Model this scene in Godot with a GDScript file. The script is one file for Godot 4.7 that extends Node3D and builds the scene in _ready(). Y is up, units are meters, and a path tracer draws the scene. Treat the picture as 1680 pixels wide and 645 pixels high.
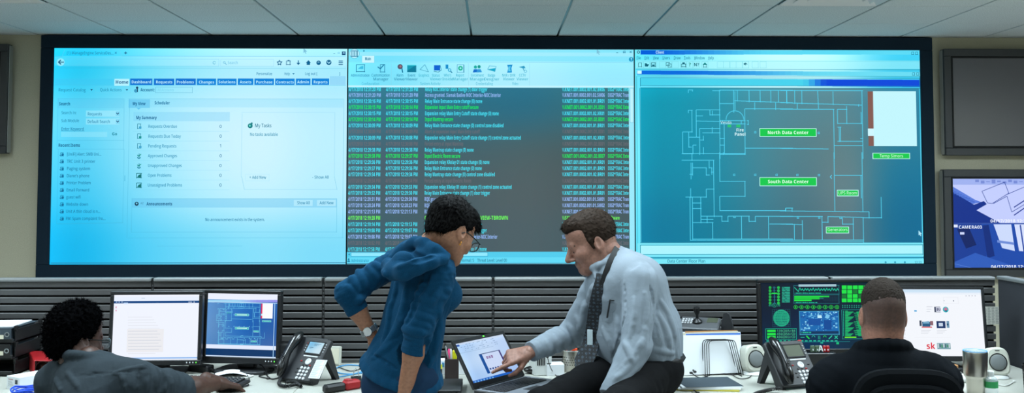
extends Node3D
# A network operations room: three large projection screens on the far wall, a low slat partition, a long worktop, four people.

const F := 1640.0            # focal length in pixels of the 1680 x 645 frame
const CX := 840.0
const CY := 230.6            # principal point: the frame is a crop of a taller picture
const EYE := Vector3(0, 1.58, 0)
const DESK := 0.74
const WALL_Z := -7.09
const PART_Z := -4.93        # front face of the slat partition

var M := {}                  # materials by name
var taken := {}
var rng := RandomNumberGenerator.new()
var fwd: Vector3
var rgt: Vector3
var upv: Vector3


func _ready():
	rng.seed = 7
	# ---- camera ----
	var yaw := deg_to_rad(1.05)
	var pitch := deg_to_rad(2.84)
	fwd = Vector3(sin(yaw) * cos(pitch), sin(pitch), -cos(yaw) * cos(pitch))
	rgt = Vector3(cos(yaw), 0, sin(yaw))
	upv = rgt.cross(fwd)
	var cam := Camera3D.new()
	cam.name = "camera"
	cam.projection = Camera3D.PROJECTION_FRUSTUM
	cam.near = 0.1
	cam.far = 60.0
	cam.size = cam.near * 645.0 / F
	cam.frustum_offset = Vector2(0, (CY - 322.5) / F * cam.near)
	cam.transform = Transform3D(Basis(rgt, upv, -fwd), EYE)
	add_child(cam)
	# ---- surroundings: a closed room, no daylight ----
	var env := Environment.new()
	env.background_mode = Environment.BG_COLOR
	env.background_color = Color(0, 0, 0)
	env.tonemap_mode = Environment.TONE_MAPPER_LINEAR
	env.tonemap_exposure = 1.0
	env.sdfgi_enabled = true
	env.ssao_enabled = true
	env.ssil_enabled = true
	var we := WorldEnvironment.new()
	we.name = "environment"
	we.environment = env
	add_child(we)
	# ---- ceiling troffers: the room's own lamps ----
	materials()
	for spot in TROFFERS:
		troffer(spot)
	# ---- structure, then things, details last ----
	room()
	video_wall()
	wall_monitors()
	partition()
	worktops()
	left_station()
	middle_station()
	right_station()
	people()


# ---------------------------------------------------------------- pixels to places
func ray(px: float, py: float) -> Vector3:
	return fwd + rgt * ((px - CX) / F) - upv * ((py - CY) / F)

func at(px: float, py: float, z: float) -> Vector3:      # the point seen at that pixel on the plane z
	var d := ray(px, py)
	return EYE + d * (z / d.z)

func on(px: float, py: float, y: float) -> Vector3:      # the point seen at that pixel on the level y
	var d := ray(px, py)
	return EYE + d * ((y - EYE.y) / d.y)

func hit(px: float, py: float, o: Vector3, n: Vector3) -> Vector3:
	var d := ray(px, py)
	return EYE + d * ((o - EYE).dot(n) / d.dot(n))


# ---------------------------------------------------------------- nodes
func numbered(called: String) -> String:
	if not taken.has(called):
		taken[called] = 0
		return called
	taken[called] += 1
	return "%s_%03d" % [called, taken[called]]

func thing(called: String, label: String, category: String, pos := Vector3.ZERO, turn := 0.0, group := "") -> Node3D:
	var o := Node3D.new()
	o.name = numbered(called)
	add_child(o)
	o.position = pos
	o.rotation.y = turn
	o.set_meta("label", label)
	o.set_meta("category", category)
	if group:
		o.set_meta("group", group)
	return o

func struct(called: String, label: String, pos := Vector3.ZERO) -> Node3D:
	var o := Node3D.new()
	o.name = called
	add_child(o)
	o.position = pos
	o.set_meta("kind", "structure")
	o.set_meta("label", label)
	o.set_meta("category", called.split("_")[0])
	return o

func put(parent: Node3D, called: String, mesh, mat: Material, xf := Transform3D(), label := "") -> MeshInstance3D:
	var o := MeshInstance3D.new()
	o.name = called
	o.mesh = mesh.done() if mesh is MB else mesh
	o.material_override = mat
	o.transform = xf
	parent.add_child(o, true)
	if label:
		o.set_meta("label", label)
	return o

func putw(parent: Node3D, called: String, mesh, mat: Material, label := "") -> MeshInstance3D:   # a mesh given in world places
	var o := put(parent, called, mesh, mat, Transform3D(), label)
	var w := Transform3D()
	var up := parent
	while up != null and up != self:
		w = up.transform * w
		up = up.get_parent() as Node3D
	o.transform = w.affine_inverse()
	return o


# ---------------------------------------------------------------- mesh builder
class MB:
	var st := SurfaceTool.new()
	var xf := Transform3D()
	var group := 0

	func _init():
		st.begin(Mesh.PRIMITIVE_TRIANGLES)

	func done() -> ArrayMesh:
		st.generate_normals()
		return st.commit()

	func tri(a: Vector3, b: Vector3, c: Vector3, out: Vector3, smooth := -1):
		var n := (a - c).cross(a - b)
		st.set_smooth_group(smooth if smooth >= 0 else 0xFFFFFFFF)
		if n.dot(out) < 0:
			var t := b
			b = c
			c = t
		st.add_vertex(xf * a)
		st.add_vertex(xf * b)
		st.add_vertex(xf * c)

	func quad(a: Vector3, b: Vector3, c: Vector3, d: Vector3, out: Vector3, smooth := -1):
		tri(a, b, c, out, smooth)
		tri(a, c, d, out, smooth)

	func face(a: Vector3, b: Vector3, c: Vector3, d: Vector3, out: Vector3):   # a quad with uv: a top left, b top right, c bottom right, d bottom left
		st.set_smooth_group(0xFFFFFFFF)
		var p := [a, b, c, d]
		var uv := [Vector2(0, 0), Vector2(1, 0), Vector2(1, 1), Vector2(0, 1)]
		var order := [0, 1, 2, 0, 2, 3]
		if (a - c).cross(a - b).dot(out) < 0:
			order = [0, 2, 1, 0, 3, 2]
		for i in order:
			st.set_uv(uv[i])
			st.add_vertex(xf * p[i])

	func box(c: Vector3, s: Vector3, bevel := 0.0, basis := Basis()):
		var keep := xf
		xf = xf * Transform3D(basis, c)
		var h := s / 2.0
		var b := minf(bevel, minf(h.x, minf(h.y, h.z)) * 0.98)
		if b <= 0.0:
			for ax in 3:
				for sg in [-1.0, 1.0]:
					var n := Vector3.ZERO
					n[ax] = sg
					var u := Vector3.ZERO
					u[(ax + 1) % 3] = h[(ax + 1) % 3]
					var v := Vector3.ZERO
					v[(ax + 2) % 3] = h[(ax + 2) % 3]
					var o := n * h[ax]
					quad(o - u - v, o + u - v, o + u + v, o - u + v, n)
			xf = keep
			return
		for ax in 3:
			var i1 := (ax + 1) % 3
			var i2 := (ax + 2) % 3
			for sg in [-1.0, 1.0]:
				var n := Vector3.ZERO
				n[ax] = sg
				var u := Vector3.ZERO
				u[i1] = h[i1] - b
				var v := Vector3.ZERO
				v[i2] = h[i2] - b
				var o := n * h[ax]
				quad(o - u - v, o + u - v, o + u + v, o - u + v, n)
				for sg2 in [-1.0, 1.0]:      # edges along i2, between the faces ax and i1
					var m := Vector3.ZERO
					m[i1] = sg2
					var p := n * h[ax] + m * (h[i1] - b)
					var q := n * (h[ax] - b) + m * h[i1]
					quad(p - v, p + v, q + v, q - v, n + m)
		for sx in [-1.0, 1.0]:
			for sy in [-1.0, 1.0]:
				for sz in [-1.0, 1.0]:
					tri(Vector3(sx * h.x, sy * (h.y - b), sz * (h.z - b)), Vector3(sx * (h.x - b), sy * h.y, sz * (h.z - b)), Vector3(sx * (h.x - b), sy * (h.y - b), sz * h.z), Vector3(sx, sy, sz))
		xf = keep

	func slab(lo: Vector3, hi: Vector3, bevel := 0.0):
		box((lo + hi) / 2.0, hi - lo, bevel)

	func lathe(profile: Array, n := 24, centre := Vector3.ZERO, axis := Vector3.UP, cap_low := true, cap_high := true):   # profile: Vector2(radius, height)
		var keep := xf
		var y := axis.normalized()
		var x := y.cross(Vector3(0.3, 0.1, 0.95) if absf(y.dot(Vector3(0.3, 0.1, 0.95))) < 0.9 else Vector3.RIGHT).normalized()
		xf = xf * Transform3D(Basis(x, y, x.cross(y)), centre)
		var g := 1
		for k in profile.size() - 1:
			var p: Vector2 = profile[k]
			var q: Vector2 = profile[k + 1]
			if k > 0:
				var before: Vector2 = p - profile[k - 1]
				if absf(before.angle_to(q - p)) > 0.6:
					g += 1
			for i in n:
				var a0 := TAU * i / n
				var a1 := TAU * (i + 1) / n
				var d0 := Vector3(cos(a0), 0, sin(a0))
				var d1 := Vector3(cos(a1), 0, sin(a1))
				var up := Vector3.UP
				var t := q - p
				var out := (d0 + d1) * t.y - up * 2.0 * t.x
				if p.x > 1e-6:
					tri(d0 * p.x + up * p.y, d1 * p.x + up * p.y, d1 * q.x + up * q.y, out, g)
				if q.x > 1e-6:
					tri(d0 * p.x + up * p.y, d1 * q.x + up * q.y, d0 * q.x + up * q.y, out, g)
		for e in [[0, -1.0, cap_low], [profile.size() - 1, 1.0, cap_high]]:
			var p: Vector2 = profile[e[0]]
			if e[2] and p.x > 1e-5:
				for i in n:
					var a0 := TAU * i / n
					var a1 := TAU * (i + 1) / n
					tri(Vector3(0, p.y, 0), Vector3(cos(a0) * p.x, p.y, sin(a0) * p.x), Vector3(cos(a1) * p.x, p.y, sin(a1) * p.x), Vector3(0, e[1], 0))
		xf = keep

	func cyl(a: Vector3, b: Vector3, r: float, n := 16, r2 := -1.0):
		lathe([Vector2(r, 0), Vector2(r if r2 < 0 else r2, (b - a).length())], n, a, b - a)

	func ball(c: Vector3, r: Vector3, n := 16):
		var rows := n / 2
		for j in rows:
			var t0 := PI * j / rows
			var t1 := PI * (j + 1) / rows
			for i in n:
				var a0 := TAU * i / n
				var a1 := TAU * (i + 1) / n
				var p := []
				for e in [[t0, a0], [t0, a1], [t1, a1], [t1, a0]]:
					p.append(c + Vector3(sin(e[0]) * cos(e[1]), cos(e[0]), sin(e[0]) * sin(e[1])) * r)
				var out: Vector3 = (p[0] + p[2]) / 2.0 - c
				if j > 0:
					tri(p[0], p[1], p[2], out, 1)
				if j < rows - 1:
					tri(p[0], p[2], p[3], out, 1)

	func tube(path: Array, r, n := 6, caps := true):
		# r: a radius, or one for each point
		var count := path.size()
		var side := Vector3.ZERO
		var rings := []
		for k in count:
			var t: Vector3 = (path[mini(k + 1, count - 1)] - path[maxi(k - 1, 0)]).normalized()
			if k == 0:
				side = t.cross(Vector3.UP if absf(t.y) < 0.9 else Vector3.RIGHT).normalized()
			else:
				side = (side - t * t.dot(side)).normalized()
			var other := t.cross(side)
			var rad: float = r[k] if r is Array else r
			var ring := []
			for i in n:
				var a := TAU * i / n
				ring.append(path[k] + (side * cos(a) + other * sin(a)) * rad)
			rings.append(ring)
		for k in count - 1:
			for i in n:
				var j := (i + 1) % n
				var out: Vector3 = rings[k][i] + rings[k][j] - path[k] * 2.0
				quad(rings[k][i], rings[k][j], rings[k + 1][j], rings[k + 1][i], out, 1)
		if caps:
			for e in [[0, 1], [count - 1, count - 2]]:
				var c: Vector3 = path[e[0]]
				for i in n:
					tri(c, rings[e[0]][i], rings[e[0]][(i + 1) % n], c - path[e[1]])

	func prism(poly: PackedVector2Array, z0: float, z1: float, bevel := 0.0):     # a polygon in x, y drawn out along z
		var cen := Vector2.ZERO
		for p in poly:
			cen += p / poly.size()
		var small := poly
		if bevel > 0.0:
			var inner := Geometry2D.offset_polygon(poly, -bevel, Geometry2D.JOIN_MITER)
			if inner.size() == 1 and inner[0].size() == poly.size():
				var best := 0      # line the points up again
				for i in poly.size():
					if inner[0][i].distance_to(poly[0]) < inner[0][best].distance_to(poly[0]):
						best = i
				small = PackedVector2Array()
				var same := Geometry2D.is_polygon_clockwise(inner[0]) == Geometry2D.is_polygon_clockwise(poly)
				for i in poly.size():
					small.append(inner[0][posmod(best + (i if same else -i), poly.size())])
			else:
				bevel = 0.0
		var index := Geometry2D.triangulate_polygon(small)
		for i in range(0, index.size(), 3):
			for e in [[z0, -1.0], [z1, 1.0]]:
				var v := []
				for k in 3:
					v.append(Vector3(small[index[i + k]].x, small[index[i + k]].y, e[0]))
				tri(v[0], v[1], v[2], Vector3(0, 0, e[1]))
		var cw := Geometry2D.is_polygon_clockwise(poly)
		var sg := 1.0 if z1 > z0 else -1.0
		for i in poly.size():
			var j := (i + 1) % poly.size()
			var a := poly[i]
			var b := poly[j]
			var e := b - a
			var out := Vector3(-e.y, e.x, 0) if cw else Vector3(e.y, -e.x, 0)
			quad(Vector3(a.x, a.y, z0 + bevel * sg), Vector3(b.x, b.y, z0 + bevel * sg), Vector3(b.x, b.y, z1 - bevel * sg), Vector3(a.x, a.y, z1 - bevel * sg), out)
			if bevel > 0.0:
				quad(Vector3(a.x, a.y, z0 + bevel * sg), Vector3(b.x, b.y, z0 + bevel * sg), Vector3(small[j].x, small[j].y, z0), Vector3(small[i].x, small[i].y, z0), out + Vector3(0, 0, -sg) * e.length())
				quad(Vector3(a.x, a.y, z1 - bevel * sg), Vector3(b.x, b.y, z1 - bevel * sg), Vector3(small[j].x, small[j].y, z1), Vector3(small[i].x, small[i].y, z1), out + Vector3(0, 0, sg) * e.length())

	func ring_frame(w: float, h: float, bw: float, z0: float, z1: float, bevel := 0.0, bottom := -1.0):   # a rectangular frame round the origin, in x, y
		var bb := bw if bottom < 0 else bottom
		slab(Vector3(-w / 2, h / 2 - bw, z0), Vector3(w / 2, h / 2, z1), bevel)
		slab(Vector3(-w / 2, -h / 2, z0), Vector3(w / 2, -h / 2 + bb, z1), bevel)
		slab(Vector3(-w / 2, -h / 2 + bb, z0), Vector3(-w / 2 + bw, h / 2 - bw, z1), bevel)
		slab(Vector3(w / 2 - bw, -h / 2 + bb, z0), Vector3(w / 2, h / 2 - bw, z1), bevel)


static func round_rect(w: float, h: float, r: float, n := 5) -> PackedVector2Array:
	var out := PackedVector2Array()
	for c in [[1, 1, 0.0], [-1, 1, 0.5], [-1, -1, 1.0], [1, -1, 1.5]]:
		for i in n + 1:
			var a: float = PI * (c[2] + 0.5 * i / n)
			out.append(Vector2(c[0] * (w / 2 - r) + cos(a) * r, c[1] * (h / 2 - r) + sin(a) * r))
	return out

static func smooth_path(points: Array, steps := 6) -> Array:     # Catmull-Rom through the points
	var out := []
	for i in points.size() - 1:
		var a: Vector3 = points[maxi(i - 1, 0)]
		var b: Vector3 = points[i]
		var c: Vector3 = points[i + 1]
		var d: Vector3 = points[mini(i + 2, points.size() - 1)]
		for k in steps:
			out.append(b.cubic_interpolate(c, a, d, float(k) / steps))
	out.append(points[-1])
	return out

func coil_path(points: Array, r: float, pitch: float, per := 8) -> Array:     # a helix round a path
	var base := smooth_path(points, 24)
	var out := []
	var phase := 0.0
	var side := Vector3.ZERO
	for k in base.size() - 1:
		var t: Vector3 = (base[k + 1] - base[k]).normalized()
		side = (side - t * t.dot(side)).normalized() if k else t.cross(Vector3.UP if absf(t.y) < 0.9 else Vector3.RIGHT).normalized()
		var length: float = base[k].distance_to(base[k + 1])
		var n := maxi(1, int(ceil(length / pitch * per)))
		for i in n:
			out.append(base[k].lerp(base[k + 1], float(i) / n) + (side * cos(phase) + t.cross(side) * sin(phase)) * r)
			phase += length / n / pitch * TAU
	return out


# ---------------------------------------------------------------- materials
func mat(called: String, c: Color, rough := 0.7, metal := 0.0, spec := 0.5) -> StandardMaterial3D:
	var m := StandardMaterial3D.new()
	m.resource_name = called
	m.albedo_color = c
	m.roughness = rough
	m.metallic = metal
	m.metallic_specular = spec
	M[called] = m
	return m

func noise_texture(size: int, freq: float, lo: Color, hi: Color, seed_ := 1, octaves := 3, kind := FastNoiseLite.TYPE_SIMPLEX_SMOOTH) -> NoiseTexture2D:
	var n := FastNoiseLite.new()
	n.seed = seed_
	n.noise_type = kind
	n.frequency = freq
	n.fractal_octaves = octaves
	var t := NoiseTexture2D.new()
	t.width = size
	t.height = size
	t.seamless = true
	t.noise = n
	var g := Gradient.new()
	g.set_color(0, lo)
	g.set_color(1, hi)
	t.color_ramp = g
	return t

func grained(m: StandardMaterial3D, tex: Texture2D, scale: float, relief := 0.0, tinted := true):
	m.uv1_triplanar = true
	m.uv1_world_triplanar = true
	m.uv1_scale = Vector3.ONE * scale
	if tinted:
		m.albedo_texture = tex
	if relief > 0.0:
		m.heightmap_enabled = true
		m.heightmap_texture = tex
		m.heightmap_scale = relief

func materials():
	var speck := noise_texture(512, 0.09, Color(0.8, 0.8, 0.8), Color(1, 1, 1), 3, 4)
	var fine := noise_texture(256, 0.22, Color(0.86, 0.86, 0.86), Color(1, 1, 1), 5, 3)
	var cloth := weave_texture(128)
	var cloud := noise_texture(256, 0.02, Color(0.78, 0.78, 0.78), Color(1, 1, 1), 9, 4)
	grained(mat("ceiling_tile", Color(0.92, 0.925, 0.92), 0.95, 0, 0.2), speck, 2.2, 0.05)
	mat("ceiling_grid", Color(0.34, 0.36, 0.37), 0.35, 0.6)
	grained(mat("wall_paint", Color(0.8, 0.775, 0.68), 0.9, 0, 0.25), fine, 3.0, 0.02)
	grained(mat("floor_vinyl", Color(0.8, 0.8, 0.79), 0.6, 0, 0.3), fine, 6.0, 0.01)
	mat("lamp_white", Color(0.9, 0.9, 0.9), 0.5)
	var glow := mat("lamp_diffuser", Color(0.9, 0.92, 0.95), 0.6)
	glow.emission_enabled = true
	glow.emission = Color(0.88, 0.96, 1.0)
	glow.emission_energy_multiplier = 2.0
	grained(mat("frame_glow_tint", Color(0.08, 0.16, 0.22), 0.75, 0, 0.3), fine, 8.0, 0.02)  # black frame, with the blue halo of the screens painted into its colour
	mat("gap_black", Color(0.02, 0.025, 0.03), 0.8)
	mat("monitor_grey", Color(0.2, 0.205, 0.215), 0.5)
	mat("monitor_black", Color(0.07, 0.075, 0.085), 0.42)
	mat("monitor_silver", Color(0.55, 0.57, 0.6), 0.4, 0.4)
	mat("dead_screen", Color(0.38, 0.37, 0.39), 0.22, 0, 0.5)
	grained(mat("slat_grey", Color(0.33, 0.33, 0.33), 0.45, 0.2, 0.5), fine, 10.0, 0.01)
	mat("rail_light", Color(0.5, 0.51, 0.51), 0.4, 0.3)
	mat("post_black", Color(0.035, 0.035, 0.04), 0.5)
	grained(mat("panel_cloth", Color(0.28, 0.29, 0.31), 0.95, 0, 0.2), cloth, 60.0, 0.05)
	grained(mat("worktop", Color(0.77, 0.77, 0.73), 0.42, 0, 0.5), speck, 5.0, 0.004)
	mat("worktop_edge", Color(0.3, 0.3, 0.3), 0.5)
	mat("leg_grey", Color(0.35, 0.36, 0.37), 0.5, 0.3)
	mat("plastic_black", Color(0.045, 0.048, 0.055), 0.4)
	mat("plastic_matte", Color(0.075, 0.08, 0.09), 0.65)
	mat("plastic_charcoal", Color(0.13, 0.135, 0.145), 0.5)
	mat("handset_black", Color(0.035, 0.037, 0.043), 0.24, 0, 0.6)
	mat("key_light", Color(0.78, 0.79, 0.8), 0.4)
	mat("key_dark", Color(0.09, 0.095, 0.1), 0.5)
	mat("key_cap", Color(0.06, 0.065, 0.075), 0.5)
	mat("silver", Color(0.7, 0.72, 0.74), 0.3, 0.85)
	mat("steel", Color(0.72, 0.70, 0.66), 0.28, 1.0)
	mat("chrome", Color(0.85, 0.85, 0.85), 0.12, 1.0)
	mat("wire_black", Color(0.03, 0.03, 0.035), 0.4, 0.3)
	mat("cable_black", Color(0.025, 0.025, 0.03), 0.45)
	mat("cable_blue", Color(0.05, 0.3, 0.85), 0.4)
	mat("cable_pale_blue", Color(0.25, 0.55, 0.75), 0.45)
	mat("cable_white", Color(0.8, 0.8, 0.78), 0.45)
	mat("paper", Color(0.88, 0.89, 0.9), 0.85, 0, 0.2)
	mat("paper_warm", Color(0.75, 0.72, 0.62), 0.85, 0, 0.2)
	mat("paper_cream", Color(0.80, 0.78, 0.70), 0.8, 0, 0.2)
	mat("paper_slate", Color(0.24, 0.28, 0.31), 0.7, 0, 0.3)
	mat("folder_blue", Color(0.15, 0.4, 0.75), 0.6)
	mat("folder_yellow", Color(0.75, 0.7, 0.2), 0.6)
	mat("folder_tan", Color(0.7, 0.5, 0.3), 0.7)
	mat("binder_red", Color(0.62, 0.07, 0.1), 0.45)
	mat("binder_black", Color(0.05, 0.053, 0.06), 0.5)
	mat("white_plastic", Color(0.82, 0.83, 0.82), 0.38)
	mat("cream_plastic", Color(0.74, 0.74, 0.69), 0.42)
	mat("grille_grey", Color(0.42, 0.44, 0.44), 0.7)
	mat("pink", Color(0.9, 0.25, 0.5), 0.4)
	mat("yellow", Color(0.85, 0.85, 0.1), 0.35)
	mat("orange", Color(0.85, 0.3, 0.15), 0.5)
	mat("red", Color(0.62, 0.06, 0.09), 0.45)
	mat("green", Color(0.15, 0.55, 0.3), 0.5)
	mat("letter_green", Color(0.25, 0.33, 0.25), 0.7)
	grained(mat("cup_brown", Color(0.19, 0.14, 0.135), 0.7), fine, 20.0, 0.03)
	mat("lcd_dim", Color(0.3, 0.32, 0.26), 0.25)
	var clear := mat("clear_plastic", Color(0.86, 0.92, 0.93, 0.3), 0.1)
	clear.transparency = BaseMaterial3D.TRANSPARENCY_ALPHA
	var water := mat("clear_lens", Color(0.8, 0.9, 0.95, 0.12), 0.05)
	water.transparency = BaseMaterial3D.TRANSPARENCY_ALPHA
	mat("led_green", Color(0.1, 0.3, 0.1), 0.4)
	M.led_green.emission_enabled = true
	M.led_green.emission = Color(0.4, 1.0, 0.3)
	M.led_green.emission_energy_multiplier = 1.2
	mat("led_blue", Color(0.1, 0.1, 0.3), 0.4)
	M.led_blue.emission_enabled = true
	M.led_blue.emission = Color(0.2, 0.55, 1.0)
	M.led_blue.emission_energy_multiplier = 1.3
	# cloth, skin, hair
	var knit := noise_texture(256, 0.12, Color(0.72, 0.72, 0.72), Color(1, 1, 1), 21, 3)
	var crease := noise_texture(512, 0.012, Color(0, 0, 0), Color(1, 1, 1), 31, 5)
	(crease.noise as FastNoiseLite).fractal_type = FastNoiseLite.FRACTAL_RIDGED
	grained(mat("hoodie", Color(0.06, 0.27, 0.4), 0.95, 0, 0.2), knit, 9.0, 0.08)
	M.hoodie.rim_enabled = true
	M.hoodie.rim = 0.25
	M.hoodie.rim_tint = 0.6
	grained(mat("denim", Color(0.13, 0.23, 0.34), 0.9, 0, 0.2), cloth, 30.0, 0.05)
	grained(mat("shirt", Color(0.5, 0.54, 0.575), 0.8, 0, 0.3), crease, 2.2, 0.16, false)
	grained(mat("trousers", Color(0.06, 0.062, 0.07), 0.85, 0, 0.25), cloth, 40.0, 0.03)
	grained(mat("work_shirt", Color(0.19, 0.22, 0.24), 0.9, 0, 0.2), crease, 2.4, 0.14, false)
	grained(mat("dark_shirt", Color(0.07, 0.085, 0.105), 0.92, 0, 0.2), cloth, 45.0, 0.04)
	grained(mat("chair_cloth", Color(0.07, 0.08, 0.092), 0.95, 0, 0.2), cloth, 55.0, 0.06)
	for s in [["skin_pale", Color(0.62, 0.44, 0.37)], ["skin_tan", Color(0.66, 0.46, 0.35)], ["skin_brown", Color(0.3, 0.185, 0.135)], ["skin_ruddy", Color(0.66, 0.46, 0.38)]]:
		var m := mat(s[0], s[1], 0.52, 0, 0.45)
		m.subsurf_scatter_enabled = true
		m.subsurf_scatter_strength = 0.06
		grained(m, cloud, 14.0, 0.0)
		m.heightmap_enabled = true
		m.heightmap_texture = fine
		m.heightmap_scale = 0.01
	M.skin_ruddy.vertex_color_use_as_albedo = true
	mat("hair_black", Color(0.035, 0.031, 0.031), 0.7, 0, 0.2)
	mat("hair_brown", Color(0.165, 0.122, 0.092), 0.7, 0, 0.25)
	mat("hair_afro", Color(0.02, 0.02, 0.024), 0.95, 0, 0.1)
	grained(mat("hair_buzz", Color(0.2, 0.175, 0.16), 0.85, 0, 0.25), noise_texture(256, 0.35, Color(0.55, 0.52, 0.5), Color(1.2, 1.15, 1.1), 4, 2), 12.0, 0.05)
	mat("lips", Color(0.5, 0.26, 0.23), 0.45)
	mat("eye_white", Color(0.8, 0.78, 0.75), 0.25)
	mat("iris", Color(0.06, 0.05, 0.045), 0.2)
	mat("gold", Color(0.85, 0.6, 0.2), 0.25, 1.0)
	mat("glasses_black", Color(0.02, 0.02, 0.025), 0.25)
	grained(mat("tie", Color(1, 1, 1), 0.6), tie_texture(), 34.0, 0.0)
	mat("lanyard", Color(0.015, 0.016, 0.02), 0.6)
	mat("badge", Color(0.72, 0.78, 0.8), 0.3)

func weave_texture(n: int) -> ImageTexture:
	var im := Image.create(n, n, false, Image.FORMAT_RGB8)
	for y in n:
		for x in n:
			var over := (x / 4 + y / 4) % 2 == 0
			var v := 0.8 + (0.2 if over else 0.0) * (0.5 + 0.5 * sin(TAU * (x if over else y) / 4.0)) + 0.06 * sin(x * 12.9898 + y * 78.233)
			im.set_pixel(x, y, Color(v, v, v))
	return ImageTexture.create_from_image(im)

func tie_texture() -> ImageTexture:     # navy with pale rings and dots
	var n := 128
	var im := Image.create(n, n, false, Image.FORMAT_RGB8)
	for y in n:
		for x in n:
			var c := Color(0.012, 0.018, 0.04)
			for k in [[32, 32, 15.0, 5.0], [96, 96, 15.0, 5.0], [96, 32, 7.0, 4.0], [32, 96, 7.0, 4.0]]:
				var d := Vector2(x + 0.5 - k[0], y + 0.5 - k[1]).length()
				if absf(d - k[2]) < k[3] * 0.32:
					c = Color(0.42, 0.52, 0.6)
				elif d < 4.0:
					c = Color(0.3, 0.42, 0.5)
			im.set_pixel(x, y, c)
	return ImageTexture.create_from_image(im)

func glowing(called: String, picture: Image, energy := 1.0) -> StandardMaterial3D:     # a lit screen
	var m := StandardMaterial3D.new()
	m.resource_name = called
	m.albedo_color = Color(0.02, 0.02, 0.02)
	m.roughness = 0.5
	m.metallic_specular = 0.3
	m.emission_enabled = true
	m.emission = Color.BLACK
	m.emission_texture = ImageTexture.create_from_image(picture)
	m.emission_energy_multiplier = energy
	m.texture_repeat = false
	return m

func printed(called: String, picture: Image, rough := 0.8) -> StandardMaterial3D:
	var m := StandardMaterial3D.new()
	m.resource_name = called
	m.albedo_texture = ImageTexture.create_from_image(picture)
	m.roughness = rough
	m.metallic_specular = 0.25
	m.texture_repeat = false
	return m


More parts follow.
